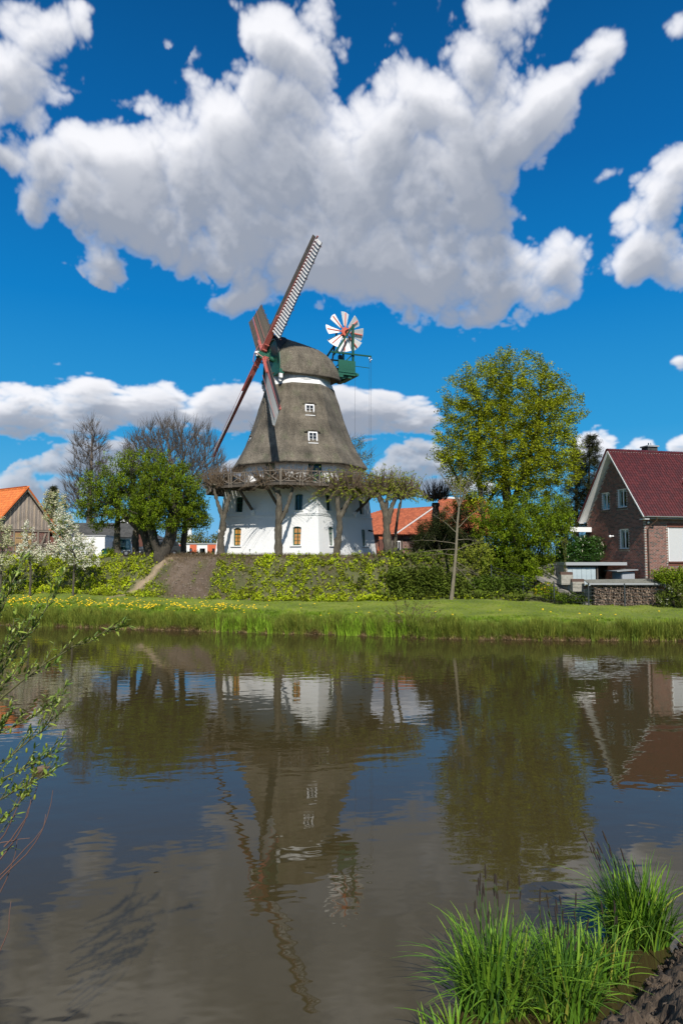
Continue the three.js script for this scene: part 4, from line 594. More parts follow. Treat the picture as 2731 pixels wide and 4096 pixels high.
  for (let k = 0; k < 10; k++) part('canopy_rib', box(0.2, 0.06, 2.9, -0.15 - k * 0.255, 5.89 + 0.02 * (k % 2), -W - 0.9, 0.01), MAT.greyPaint, cp);
  part('canopy_post', [box(0.1, 3.6, 0.1, -2.5, 4.1, -W + 0.6), box(0.1, 3.6, 0.1, -2.5, 4.1, -W - 2.2)], MAT.frameWhite, cp);
}
// ------------------------------------------------------------------ carport, shed, ramp, planters, wood store, fence
{
  const t = thing('carport', 'low flat roofed carport with pale blue folding doors and a dark opening beside', 'carport', [17.3, 1.1, -53.2], 0);
  part('roof', [box(4.7, 0.2, 5, 2.35, 3.12, -2.3, 0.01)], MAT.concrete, t); part('roof_trim', [box(4.8, 0.24, 0.06, 2.35, 3.13, 0.23), box(0.06, 0.24, 5, -0.06, 3.13, -2.3)], MAT.zinc, t);
  part('side_wall', box(0.25, 3, 4.8, 0.1, 1.5, -2.4), MAT.concrete, t); part('back_wall', box(4.4, 3, 0.2, 2.3, 1.5, -4.7), MAT.darkWood, t); part('lintel', box(2.25, 0.16, 0.14, 1.35, 2.93, -0.08), MAT.darkWood, t);
  for (let k = 0; k < 6; k++) part('door_panel', box(0.35, 2.8, 0.04, 0, 0, 0, 0.012), MAT.paleBlue, t, [0.42 + k * 0.366, 1.42, -0.1 + (k % 2) * 0.012], [0, (k % 2 ? 1 : -1) * 0.05, 0]);
  part('post', [box(0.12, 3, 0.12, 2.55, 1.5, -0.08), box(0.1, 3, 0.1, 3.3, 1.5, -1.6)], MAT.darkWood, t); part('timber_stack', [box(0.1, 2.2, 0.2, 3.2, 1.1, -2.5), box(0.08, 2.0, 0.2, 3.6, 1.0, -2.2)], MAT.doorWood, t); part('floor', box(4.4, 0.1, 4.8, 2.35, 0.02, -2.4), MAT.paving, t);
  const s = thing('garden_shed', 'small grey metal garden shed with a slanted flat roof by the house', 'shed', [21.1, 1.1, -52.5], 8 * D2R);
  part('wall', [box(1.0, 2.5, 1.4, 0.9, 1.25, -0.7)], MAT.greyPaint, s);
  for (let k = 0; k < 7; k++) part('wall_board', box(0.138, 2.45, 0.03, 0, 0, 0, 0.008), MAT.greyPaint, s, [0.47 + k * 0.144, 1.25, 0.015]);
  for (let k = 0; k < 8; k++) part('wall_board', box(0.03, 2.4, 0.17, 0, 0, 0, 0.008), MAT.greyPaint, s, [0.385, 1.2, -0.1 - k * 0.175]);
  part('roof', [box(1.75, 0.07, 1.9, 0, 0, 0, 0.01)], MAT.zinc, s, [0.68, 2.62, -0.65], [0.0, 0, 0.06]);
  // ramp and stepped planter blocks
  const a = at(1232, 1305, 55.2), b = at(1364, 1377, 51.9);
  const ramp = thing('concrete_ramp', 'sloping concrete ramp wall running down the garden bank beside the carport', 'ramp', [a.x, a.y, a.z]);
  const dir = b.clone().sub(a), side = V(0, 1, 0).cross(dir).normalize();
  part('ramp_slab', [beam(V(0, -0.75, 0), dir.clone().add(V(0, -0.75, 0)), 0.3, 1.5).translate(side.x * 0.35, 0, side.z * 0.35)], MAT.concrete, ramp); part('coping', beam(V(0, 0.03, 0), dir.clone().add(V(0, 0.03, 0)), 0.44, 0.08).translate(side.x * 0.35, 0, side.z * 0.35), MAT.concrete, ramp); part('walkway', beam(V(0, -0.5, 0), dir.clone().add(V(0, -0.5, 0)), 0.9, 0.3).translate(-side.x * 0.4, 0, -side.z * 0.4), MAT.paving, ramp);
  const wallT = thing('retaining_wall', 'short grey concrete retaining wall panels left of the pale blue doors', 'wall', at(1240, 1300, 56).setY(1.2).toArray());
  for (let k = 0; k < 4; k++) part('wall_panel', box(0.72, 3.0 - (k === 0 ? 0.25 : 0), 0.16, 0, 0, 0, 0.015), MAT.concrete, wallT, [0.3 + k * 0.45, 1.5, 0.2 + k * 0.62], [0, -0.95, 0]);
  [[1298, 1320, 52.9, 'topmost'], [1324, 1336, 52.5, 'middle'], [1352, 1352, 52.2, 'lowest']].forEach(([px, py, d, w], i) => {
    const p = at(px, py, d), hh = 0.75;
    tag(part('planter_block', box(0.9, hh, 0.7, 0, -hh / 2, 0, 0.02), MAT.concrete, scene, [p.x, p.y, p.z]), `pale concrete step block under the ${w} brown flower trough`, 'concrete block', 'stepped concrete blocks by the carport');
    const tr = thing('flower_trough', `brown flower trough on the ${w} concrete step block`, 'planter', [p.x, p.y, p.z + 0.1], 0, 'brown troughs on the concrete steps');
    part('trough', [box(0.95, 0.2, 0.3, 0, 0.1, 0, 0.02), box(0.85, 0.03, 0.24, 0, 0.2, 0)], MAT.doorWood === 0 ? MAT.white : std({ color: rgb(0.09, 0.05, 0.035), roughness: 0.6 }), tr);
    if (i === 2) part('flower', new THREE.SphereGeometry(0.1, 8, 6).scale(1.6, 0.7, 1).translate(-0.2, 0.24, 0), std({ color: rgb(0.7, 0.45, 0.05) }), tr);
  });
  // wood store
  const ws = thing('wood_store', 'long stack of split firewood under a low sloping grey roof behind the fence', 'wood store', [18.75, landHeight(21, -51) - 0.08, -51.3], 1.5 * D2R);
  const L = 4.85, H = 1.68; part('roof', [box(L + 1.0, 0.05, 1.1, 0, 0, 0)], mottled([[0.10, 0.10, 0.085], [0.155, 0.155, 0.13], [0.2, 0.2, 0.17]], 1.5), ws, [L / 2 + 0.05, H + 0.2, 0], [0.28, 0, 0.012]); part('roof_edge', box(L + 1.02, 0.12, 0.05, 0, 0, 0), MAT.zinc, ws, [L / 2 + 0.05, H + 0.05, 0.53]);
  for (const x of [0.02, 1.25, 2.5, 3.7, L - 0.02]) part('store_post', box(0.09, H + 0.15, 0.09, x, (H + 0.1) / 2, -0.34), MAT.weathered, ws);
  part('store_back', box(L, H, 0.05, L / 2, H / 2, -0.42), MAT.darkWood, ws);
  const r = rnd(31), logG = [[3, 1], [4, 0.8], [5, 1], [3, 0.75]].map(([n, f], q) => { const sh = new THREE.Shape(Array.from({ length: n }, (_, k) => { const an = k / n * 6.283 + q, rr = 0.085 * (0.75 + 0.5 * r()); return new THREE.Vector2(Math.cos(an) * rr, Math.sin(an) * rr * f); })); return metreUV(new THREE.ExtrudeGeometry(sh, { depth: 0.4, bevelEnabled: false, steps: 1 })).translate(0, 0, -0.3); });
  const logM = [[0.13, 0.09, 0.065], [0.19, 0.14, 0.105], [0.08, 0.057, 0.043], [0.27, 0.205, 0.155], [0.105, 0.08, 0.063]].map((c) => grained([c.map((x) => x * 0.6), c, c.map((x) => x * 1.3)], 0.7)), rest = [];
  let k = 0; for (let y = 0.06; y < H; y += 0.118) for (let x = 0.07; x < L; x += 0.128) { const m = M4(V(x + (r() - 0.5) * 0.05, y + (r() - 0.5) * 0.04, 0.12 + r() * 0.13), new THREE.Euler((r() - 0.5) * 0.2, (r() - 0.5) * 0.2, r() * 6.28), 0.85 + r() * 0.45); if (k++ % 2 === 0 && k < 600) { const o = new THREE.Mesh(logG[k % 4], logM[Math.floor(r() * 5)]); o.name = 'log'; o.castShadow = o.receiveShadow = true; o.applyMatrix4(m); ws.add(o); } else rest.push(m); }
  copies('logs', logG[1], logM[0], rest, ws, (i) => { const q = 0.5 + (i * 37 % 100) / 70; return [q, q, q]; });
  // fence
  const f = thing('wire_fence', 'thin dark wire mesh fence on slim posts across the garden', 'fence', [0, 0, 0]);
  const posts = [[1128, 1362, 55], [1201, 1368, 54], [1272, 1381, 52.2], [1351, 1387, 50.9], [1434, 1392, 50.6], [1527, 1393, 50.4], [1640, 1396, 50.2]].map(([x, y, d]) => { const p = at(x, y, d); p.y = landHeight(p.x, p.z) - 0.05; return p; });
  posts.forEach((p) => part('fence_post', box(0.075, 1.75, 0.075, 0, 0.87, 0, 0.01), MAT.anthracite, f, p.toArray()));
  for (let i = 0; i < posts.length - 1; i++) for (let w = 0; w < 6; w++) part('fence_wire', tube([posts[i].clone().add(V(0, 0.25 + w * 0.27, 0.04)), posts[i + 1].clone().add(V(0, 0.25 + w * 0.27, 0.04))], [0.011, 0.011], 4), MAT.anthracite, f);
}
// ------------------------------------------------------------------ barn on the left
{
  const O = V(-30.6, PLATEAU, -66), turn = Math.atan2(0.8, 0.6) , b = thing('timber_barn', 'small barn with a bright orange tiled roof, weathered board gable and brick panels', 'barn', O.toArray(), 53.13 * D2R);
  // local frame: +x to the right along the gable (away from us), +z out of the gable, origin under the ridge at the gable
  const world = (v) => v.applyAxisAngle(V(0, 1, 0), 53.13 * D2R).add(O), HW = 3.0, WW = 2.55, AP = 6.62, EV = 3.0, L = 12, k = (AP - EV) / HW;
  const sh = new THREE.Shape([[-WW, -0.3], [WW, -0.3], [WW, EV + 0.3], [0, AP - 0.5], [-WW, EV + 0.3]].map(([x, y]) => new THREE.Vector2(x, y)));
  const wall = part('wall', metreUV(new THREE.ExtrudeGeometry(sh, { depth: L, bevelEnabled: false }).translate(0, 0, -L)), MAT.mortar, b);
  bricks(wall, V(-WW, -0.2, 0), V(1, 0, 0), V(0, 0, 1), WW * 2, 2.85, 0.21, 0.085, () => true, brickMats.slice(0, 5), 0, world);
  bricks(wall, V(-WW, -0.2, -L), V(0, 0, 1), V(-1, 0, 0), L, 2.9, 0.21, 0.085, () => true, brickMats.slice(0, 5), 0, world);
  for (let i = 0; i < 26; i++) { const x = -WW - 0.02 + (i + 0.5) * 0.198, top = AP - 0.36 - Math.abs(x) * k, bot = 2.62; if (top > bot) { const hl = Math.min(top, AP - 0.36 - (Math.abs(x) + 0.1) * k); part('gable_board', box(0.186, hl - bot, 0.035, x, (hl + bot) / 2, 0.06 + (i % 2) * 0.016, 0.006), MAT.barnBoard[(i * 7) % 4], b); } }
  part('gable_backing', metreUV(new THREE.ExtrudeGeometry(new THREE.Shape([[-WW, 2.6], [WW, 2.6], [WW, AP - 0.3 - WW * k], [0, AP - 0.3], [-WW, AP - 0.3 - WW * k]].map(([x, y]) => new THREE.Vector2(x, y))), { depth: 0.03, bevelEnabled: false })).translate(0, 0, 0.01), MAT.barnBoard[2], b);
  for (const [x0, y0, x1, y1] of [[-WW + 0.1, 0, -WW + 0.1, 2.6], [-1.75, 0, -1.75, 2.6], [-1.05, 0, -1.05, 2.6], [0.75, 0, 0.75, 2.6], [1.35, 0, 1.35, 2.6], [WW - 0.1, 0, WW - 0.1, 2.6], [1.5, 0.7, 2.15, 2.3], [-WW, 2.5, WW, 2.5], [0.7, 1.2, WW, 1.2], [0.7, 0.1, WW, 0.1]]) part('timber', beam(V(x0, y0, 0.03), V(x1, y1, 0.034 + Math.abs(x0 - x1) * 0.001), 0.15, 0.1, V(0, 0, 1)), MAT.weathered, b);
  const dr = part('barn_door', [box(1.62, 2.25, 0.06, -0.15, 1.15, 0.03)], MAT.doorWood, b); for (let i = 0; i < 9; i++) part('door_board', box(0.17, 2.2, 0.03, -0.88 + i * 0.182, 1.15, 0.075 + (i % 2) * 0.006, 0.006), MAT.doorWood, dr);
  part('door_strap', [box(1.5, 0.08, 0.03, -0.15, 0.5, 0.11), box(1.5, 0.08, 0.03, -0.15, 1.8, 0.11)], MAT.weathered, dr);
  part('hatch', box(0.32, 0.42, 0.05, 1.95, 1.65, 0.05), MAT.darkWood, b);
  const mats = [[0.56, 0.15, 0.032], [0.62, 0.18, 0.04], [0.50, 0.13, 0.03]].map((c) => mottled([c.map((x) => x * 0.85), c, c.map((x) => x * 1.1)], 1.5, 0.75, 0.5, 0.002));
  const roof = part('roof', [polyGeo([V(-HW, EV, 0.35), V(0, AP, 0.35), V(0, AP, -L), V(-HW, EV, -L)].reverse(), 0.12), polyGeo([V(HW, EV, 0.35), V(HW, EV, -L), V(0, AP, -L), V(0, AP, 0.35)].reverse(), 0.12)], MAT.weathered, b);
  const S = Math.hypot(HW, AP - EV); tiles(roof, V(-HW, EV, -L), V(0, 0, 1), V(HW, AP - EV, 0).normalize(), L + 0.4, S, 0.24, 0.33, () => true, mats, 220, world, 0.035); tiles(roof, V(HW, EV, 0.35), V(0, 0, -1), V(-HW, AP - EV, 0).normalize(), L + 0.3, S, 0.24, 0.33, () => true, [mats[0]], 0, world, 0.035);
  for (let i = 0; i < 32; i++) part('ridge_tile', metreUV(new THREE.CylinderGeometry(0.12, 0.14, 0.42, 8).rotateX(Math.PI / 2)), mats[i % 3], roof, [0, AP + 0.02, 0.2 - i * 0.385]);
  part('verge_board', [beam(V(-HW, EV - 0.12, 0.36), V(0, AP - 0.12, 0.36), 0.05, 0.2), beam(V(HW, EV - 0.12, 0.36), V(0, AP - 0.12, 0.36), 0.05, 0.2)], MAT.weathered, b); part('verge_tile', [beam(V(-HW, EV + 0.03, 0.4), V(0, AP + 0.03, 0.4), 0.05, 0.16), beam(V(HW, EV + 0.03, 0.4), V(0, AP + 0.03, 0.4), 0.05, 0.16)], mats[2], b);
  const lt = part('lean_to', [box(1.2, 2.0, 8, 3.1, 1.0, -4.1)], brickMats[0], b); part('lean_to_roof', polyGeo([V(4.3, 1.55, 0.2), V(4.3, 1.55, -8.2), V(2.5, 2.75, -8.2), V(2.5, 2.75, 0.2)].reverse(), 0.14), mats[0], lt);
  const rf = thing('post_rail_fence', 'dark rough wooden post and rail fence before the barn door', 'fence', [0, 0, 0]);
  const fp = [-2, 40, 100, 160].map((px, i) => { const p = at(px, 1265, 62.5 + i * 0.5); p.y = landHeight(p.x, p.z); return p; });
  fp.forEach((p) => part('fence_post', box(0.14, 1.25, 0.14, 0, 0.6, 0, 0.02), MAT.darkWood, rf, p.toArray())); for (let i = 0; i < 3; i++) for (const y of [0.45, 1.05]) part('fence_rail', beam(fp[i].clone().add(V(0, y, 0.08)), fp[i + 1].clone().add(V(0, y, 0.08)), 0.05, 0.14), MAT.darkWood, rf);
}
// ------------------------------------------------------------------ farmhouse behind the mill
{
  const f = thing('farmhouse', 'half timbered farmhouse with a hipped red tiled roof behind the mill', 'house', [0, 0, 0]);
  const C = at(906, 1227, 73), Pk = at(996, 1165, 80), A = at(880, 1178, 84), E = at(1075, 1227, 78); E.y = C.y; A.y = Pk.y - 0.15;
  const mats = [[0.36, 0.095, 0.04], [0.42, 0.115, 0.05], [0.30, 0.08, 0.036]].map((c) => mottled([c.map((x) => x * 0.75), c, c.map((x) => x * 1.15)], 1.5, 0.8, 0.5, 0.002));
  const Bk = C.clone().add(A.clone().sub(Pk).setY(0).normalize().multiplyScalar(13)); Bk.y = C.y;
  const plane = (o, along, apex, pts, name) => { const ex = along.clone().sub(o).setY(0), L = ex.length(); ex.normalize(); const q = apex.clone().sub(o), es = q.clone().addScaledVector(ex, -q.dot(ex)).normalize(), S = q.dot(es); const poly = pts.map((p) => { const w = p.clone().sub(o); return [w.dot(ex), w.dot(es)]; });
    const inside = (u, v) => { let c = false; for (let i = 0, j = poly.length - 1; i < poly.length; j = i++) { const [xi, yi] = poly[i], [xj, yj] = poly[j]; if ((yi > v) !== (yj > v) && u < (xj - xi) * (v - yi) / (yj - yi) + xi) c = !c; } return c; };
    return { ex, es, S: S + 0.3, L: Math.max(...poly.map((p) => p[0])) + 0.3, inside, o }; };
  const E2 = E.clone().add(V(3, 0, -0.5)), exF = E2.clone().sub(C).normalize(), R2 = E2.clone().add(Pk.clone().sub(C).addScaledVector(exF, -Pk.clone().sub(C).dot(exF)));
  // the hip that faces us and the long side to the left
  const front = plane(C, E2, Pk, [C, E2, R2, Pk]), left = plane(Bk, C, Pk.clone(), [Bk, C, Pk, A]);
  const roof = part('roof', [polyGeo([C, E2, R2, Pk], 0.15), polyGeo([Bk, C, Pk], 0.15), polyGeo([Bk, Pk, A], 0.15)], mats[2], f);
  tiles(roof, front.o, front.ex, front.es, front.L, front.S, 0.26, 0.36, front.inside, mats, 150, undefined, 0.045);
  tiles(roof, left.o, left.ex, left.es, left.L, left.S, 0.26, 0.36, left.inside, mats, 150, undefined, 0.045);
  const hip = [], hd = Pk.clone().sub(C); for (let i = 0; i < 26; i++) part('hip_tile', beam(C.clone().addScaledVector(hd, i / 26).add(V(0, 0.12, 0)), C.clone().addScaledVector(hd, (i + 0.86) / 26).add(V(0, 0.16, 0)), 0.24, 0.14), mats[i % 3], roof);
  part('hip_mortar', beam(C.clone().add(V(0.02, 0.05, 0)), Pk.clone().add(V(0.02, 0.07, 0)), 0.36, 0.12), MAT.white, roof); part('ridge_mortar', beam(A.clone().add(V(0, 0.03, 0)), Pk.clone().add(V(0, 0.04, 0)), 0.3, 0.14), mats[2], roof);
  // second, higher roof behind
  const q0 = at(1008, 1163, 86), e0 = at(1000, 1215, 82), e1 = at(1150, 1215, 88); q0.y = at(1060, 1146, 88).y; e1.y = e0.y; const exR = e1.clone().sub(e0).normalize(), q1 = e1.clone().add(q0.clone().sub(e0).addScaledVector(exR, -q0.clone().sub(e0).dot(exR)));
  const up = plane(e0, e1, q0, [e0, e1, q1, q0]); const rf2 = part('rear_roof', polyGeo([e0, e1, q1, q0], 0.15), mats[2], f); tiles(rf2, up.o, up.ex, up.es, up.L, up.S, 0.27, 0.38, up.inside, mats, 0, undefined, 0.045);
  part('ridge_cap', beam(q0.clone().add(V(0, 0.06, 0)), q1.clone().add(V(0, 0.06, 0)), 0.3, 0.2), MAT.white, rf2);
  // walls under the eaves
  const wf = (p, q, inset) => { const ex = q.clone().sub(p).setY(0); const L = ex.length(); ex.normalize(); const n = V(-ex.z, 0, ex.x); return { ex, L, n, o: p.clone().addScaledVector(n, -inset) }; };
  const w1 = wf(C, E2, 0.7); w1.n = V(-w1.ex.z, 0, w1.ex.x).multiplyScalar(-1); const n1 = w1.n.z > 0 ? w1.n : w1.n.clone().negate(); const o1 = C.clone().addScaledVector(n1, -0.7).addScaledVector(w1.ex, 0.1).setY(PLATEAU - 0.3);
  const hW = C.y - PLATEAU + 0.5, Bm = new THREE.Matrix4().makeBasis(w1.ex, V(0, 1, 0), w1.ex.clone().cross(V(0, 1, 0))).setPosition(o1), wall = part('wall', box(12, hW, 0.3, 6, hW / 2, -0.15), MAT.mortar, f); wall.applyMatrix4(Bm);
  bricks(wall, V(0, 0, 0), V(1, 0, 0), V(0, 0, 1), 12, hW, 0.22, 0.09, () => true, brickMats.slice(0, 4), 0);
  for (const x of [0.1, 1.15, 2.9, 4.0, 5.0, 6.3, 7.6]) part('timber', box(0.16, hW, 0.1, x, hW / 2, 0.06), MAT.darkWood, wall); for (const y of [0.4, 1.15, 2.1]) part('timber', box(12, 0.15, 0.09, 6, y, 0.055), MAT.darkWood, wall);
  for (const x of [0.65, 4.5]) { const wn = part('window', [box(0.6, 1.25, 0.06, x, 1.35, 0.08)], MAT.frameWhite, f); wn.applyMatrix4(Bm); part('pane', [box(0.2, 1.05, 0.02, x - 0.13, 1.35, 0.115), box(0.2, 1.05, 0.02, x + 0.13, 1.35, 0.115)], darkPane, wn); }
  const n2v = left.ex.clone().cross(V(0, 1, 0)), o2 = Bk.clone().setY(PLATEAU - 0.3).addScaledVector(n2v, n2v.z > 0 ? -0.7 : 0.7), w2 = part('wall', box(12.4, hW, 0.3, 6.2, hW / 2, -0.1), MAT.mortar, f); w2.applyMatrix4(new THREE.Matrix4().makeBasis(left.ex, V(0, 1, 0), left.ex.clone().cross(V(0, 1, 0))).setPosition(o2)); bricks(w2, V(0, 0, 0.05), V(1, 0, 0), V(0, 0, 1), 12.4, hW, 0.22, 0.09, () => true, brickMats.slice(0, 4), 0);
  const porch = thing('tiled_porch', 'small lean-to with a steep orange tiled roof at the right foot of the mill', 'lean-to', [0, 0, 0]);
  const p0 = at(867, 1276, 71), p1 = at(886, 1276, 72.5), p2 = at(883, 1236, 74.5), p3 = at(871, 1236, 73.5); p1.y = p0.y; p3.y = p2.y;
  const pl = plane(p0, p1, p3, [p0, p1, p2, p3]); const pr = part('roof', polyGeo([p0, p1, p2, p3], 0.12), mats[1], porch); tiles(pr, pl.o, pl.ex, pl.es, pl.L, pl.S, 0.24, 0.33, pl.inside, mats, 60); part('side_wall', box(0.8, 1.9, 1.8, p0.x + 0.6, PLATEAU + 0.85, p0.z - 1.7), brickMats[3], porch);
}
// ------------------------------------------------------------------ buildings at the back on the left
{
  const g = thing('white_garage', 'flat white garage with a thin dark roof edge behind the blossoming tree', 'garage', at(165, 1286, 69).setY(PLATEAU).toArray(), 0.12);
  const W = 3.2; part('wall', box(W, 2.05, 5, W / 2, 1.02, -2.5), MAT.white, g); for (let k = 0; k < 6; k++) part('wall_panel', box(W / 6 - 0.02, 2.0, 0.03, (k + 0.5) * W / 6, 1.02, 0.01, 0.006), MAT.frameWhite, g); part('roof', box(W + 0.2, 0.12, 5.2, W / 2, 2.12, -2.5), MAT.zinc, g);
  const h = thing('brown_brick_house', 'low brown brick house with a dark slate roof and white verge behind the notice board', 'house', at(232, 1286, 80).setY(PLATEAU).toArray(), 0.1);
  const gs = new THREE.Shape([[0, 0], [6.2, 0], [6.2, 2.4], [3.1, 4.2], [0, 2.4]].map(([x, y]) => new THREE.Vector2(x, y))); part('wall', metreUV(new THREE.ExtrudeGeometry(gs, { depth: 8, bevelEnabled: false }).translate(-0.6, 0, -8)), brickMats[3], h);
  const rf = part('roof', [polyGeo([V(-1.2, 2.1, 0.4), V(2.5, 4.35, 0.4), V(2.5, 4.35, -9), V(-1.2, 2.1, -9)].reverse(), 0.14), polyGeo([V(6.2, 2.1, 0.4), V(6.2, 2.1, -9), V(2.5, 4.35, -9), V(2.5, 4.35, 0.4)].reverse(), 0.14)], MAT.slate, h); part('verge', [beam(V(-1.2, 2.02, 0.46), V(2.5, 4.27, 0.46), 0.06, 0.2), beam(V(6.2, 2.02, 0.46), V(2.5, 4.27, 0.46), 0.06, 0.2)], MAT.white, h);
  part('garage_door', box(1.9, 1.1, 0.06, 0.9, 1.3, 0.02), MAT.room, h); part('beam', box(2.1, 0.55, 0.1, 0.9, 1.95, 0.06), MAT.white, h);
  const s = thing('slate_roofed_house', 'long low house with a dark grey roof behind the white garage', 'house', at(150, 1286, 77).setY(PLATEAU).toArray(), 0.06);
  part('wall', box(7, 2.3, 5, 3.4, 1.15, -2.5), brickMats[4], s); part('roof', [polyGeo([V(-0.4, 2.2, 0.5), V(7.4, 2.2, 0.5), V(7.4, 3.9, -2.5), V(-0.4, 3.9, -2.5)], 0.14), polyGeo([V(-0.4, 3.9, -2.5), V(7.4, 3.9, -2.5), V(7.4, 2.2, -5.5), V(-0.4, 2.2, -5.5)], 0.14)], MAT.slate, s);
  const c = thing('flat_roofed_block', 'far low building with white and orange red wall fields and a flat roof', 'building', at(400, 1277, 118).setY(PLATEAU).toArray());
  part('wall', box(8.6, 2.0, 6, 4.2, 1.0, -3), MAT.white, c); const or = std({ color: rgb(0.55, 0.12, 0.05), roughness: 0.8 }); for (const [x, w] of [[0.9, 2.4], [3.3, 1.2], [6.6, 1.7]]) part('wall_field', box(w, 1.9, 0.08, x, 1.0, 0.05), or, c); part('roof_edge', box(8.9, 0.2, 6.3, 4.2, 2.1, -3), MAT.zinc, c);
  for (const [x, w] of [[4.9, 0.9], [5.1, 0.3], [6.8, 0.45], [7.9, 0.6]]) part('window', box(w, 0.9, 0.06, x, 0.85, 0.1), darkPane, c);
  tag(part('white_mast', tube([V(0, 0, 0), V(0, 7, 0), V(0, 13, 0)], [1.1, 0.95, 0.8], 12), MAT.white, scene, at(435, 1275, 260).setY(PLATEAU).toArray()), 'slim white tower far behind the trees left of the mill', 'tower');
  const lp = thing('lamp_post', 'thin pale lamp post standing behind the parked grey car', 'lamp post', at(334, 1283, 74).setY(PLATEAU).toArray()); part('pole', tube([V(0, 0, 0), V(0, 4.4, 0)], [0.07, 0.05], 8), MAT.white, lp); part('lantern', metreUV(new THREE.CylinderGeometry(0.2, 0.12, 0.35, 10)).translate(0, 4.55, 0), MAT.greyPaint, lp);
}

// ================================================================== THINGS ON THE MILL YARD
{
  // parked car: body from a side profile, rounded in plan
  function car(name, label, [x, z], turn, paint, group) {
    const t = thing(name, label, 'car', [x, PLATEAU, z], turn, group), hw = 0.88;
    const paintM = new THREE.MeshPhysicalMaterial({ color: rgb(...paint), roughness: 0.35, metalness: 0.3, clearcoat: 1, clearcoatRoughness: 0.08 });
    const side = (pts) => { const s = new THREE.Shape(); pts.forEach(([a, b], i) => i ? s.lineTo(a, b) : s.moveTo(a, b)); s.closePath(); return s; };
    const low = side([[-2.1, 0.42], [-2.12, 0.75], [-2.05, 0.98], [-1.2, 1.06], [2.0, 1.05], [2.13, 0.9], [2.13, 0.45], [1.95, 0.3], [-1.95, 0.3]]);
    for (const cx of [-1.32, 1.34]) { const hole = new THREE.Path(); hole.absarc(cx, 0.36, 0.38, 0, Math.PI * 2); low.holes.push(hole); }
    const body = new THREE.ExtrudeGeometry(side([[-2.1, 0.5], [-2.12, 0.78], [-2.02, 1.0], [-1.15, 1.1], [2.0, 1.08], [2.12, 0.9], [2.12, 0.5], [2.0, 0.32], [1.75, 0.32], [1.68, 0.6], [1.34, 0.76], [1.0, 0.6], [0.93, 0.3], [-0.92, 0.3], [-0.98, 0.6], [-1.32, 0.76], [-1.66, 0.6], [-1.73, 0.32], [-2.0, 0.34]]), { depth: 2 * hw - 0.2, bevelEnabled: true, bevelSize: 0.05, bevelThickness: 0.1, bevelSegments: 3 }); body.translate(0, 0, -hw + 0.1);
    const b = part('body', metreUV(body), paintM, t);
    const cab = new THREE.ExtrudeGeometry(side([[-1.2, 1.05], [-0.55, 1.56], [-0.3, 1.62], [1.5, 1.6], [1.75, 1.52], [2.0, 1.06]]), { depth: 2 * hw - 0.42, bevelEnabled: true, bevelSize: 0.04, bevelThickness: 0.12, bevelSegments: 3 }); cab.translate(0, 0, -hw + 0.21); part('cabin', metreUV(cab), paintM, b);
    for (const s of [-1, 1]) { part('side_window', metreUV(new THREE.ExtrudeGeometry(side([[-0.95, 1.12], [-0.5, 1.5], [0.25, 1.53], [0.28, 1.12]]), { depth: 0.02, bevelEnabled: false }).translate(0, 0, s * (hw - 0.08) - 0.01)), darkPane, b); part('side_window', metreUV(new THREE.ExtrudeGeometry(side([[0.36, 1.12], [0.36, 1.53], [1.15, 1.52], [1.25, 1.12]]), { depth: 0.02, bevelEnabled: false }).translate(0, 0, s * (hw - 0.08) - 0.01)), darkPane, b); part('side_window', metreUV(new THREE.ExtrudeGeometry(side([[1.33, 1.14], [1.25, 1.5], [1.5, 1.48], [1.72, 1.14]]), { depth: 0.02, bevelEnabled: false }).translate(0, 0, s * (hw - 0.08) - 0.01)), darkPane, b); part('mirror', box(0.12, 0.14, 0.2, -0.85, 1.2, s * (hw + 0.1), 0.03), paintM, b); part('sill_guard', box(1.9, 0.14, 0.05, 0, 0.36, s * (hw + 0.01), 0.01), MAT.iron, b); part('roof_bar', box(1.6, 0.05, 0.05, 0.5, 1.7, s * 0.6, 0.01), MAT.steel, b); }
    part('windscreen', beam(V(-1.19, 1.12, 0), V(-0.58, 1.56, 0), 1.42, 0.03), darkPane, b);
    for (const s of [-1, 1]) { part('headlight', box(0.1, 0.17, 0.36, -2.1, 0.86, s * 0.6, 0.03), MAT.steel, b); part('tail_light', box(0.06, 0.3, 0.16, 2.12, 0.95, s * 0.72, 0.02), std({ color: rgb(0.4, 0.01, 0.01), roughness: 0.3 }), b); }
    part('grille', [0, 1, 2].map((k) => box(0.05, 0.04, 0.72, -2.14, 0.76 + k * 0.07, 0, 0.01)), MAT.steel, b); part('grille_back', box(0.04, 0.26, 0.78, -2.125, 0.82, 0), MAT.room, b); part('emblem', box(0.03, 0.1, 0.1, 0, 0, 0).rotateX(Math.PI / 4).translate(-2.175, 0.83, 0), MAT.steel, b);
    part('bumper', [box(0.12, 0.16, 1.5, -2.1, 0.42, 0, 0.03), box(0.12, 0.16, 1.5, 2.1, 0.42, 0, 0.03)], MAT.iron, b); part('number_plate', box(0.02, 0.11, 0.52, -2.175, 0.5, 0), MAT.frameWhite, b);
    for (const cx of [-1.32, 1.34]) for (const s of [-1, 1]) { const w = part('wheel', metreUV(new THREE.TorusGeometry(0.25, 0.11, 10, 24)), std({ color: rgb(0.012, 0.012, 0.013), roughness: 0.9 }), t, [cx, 0.36, s * (hw - 0.1)]); part('rim', [new THREE.CylinderGeometry(0.2, 0.2, 0.1, 16).rotateX(Math.PI / 2), ...[0, 1, 2, 3, 4].map((k) => box(0.06, 0.2, 0.14, 0, 0.1, 0).rotateZ(k * 1.2566))].map(metreUV), MAT.steel, w); }
    return t;
  }
  const p = at(366, 1287, 74); car('parked_car', 'dark grey off road car parked behind the thick dark tree trunk', [p.x, p.z], 0.62, [0.05, 0.055, 0.055]);
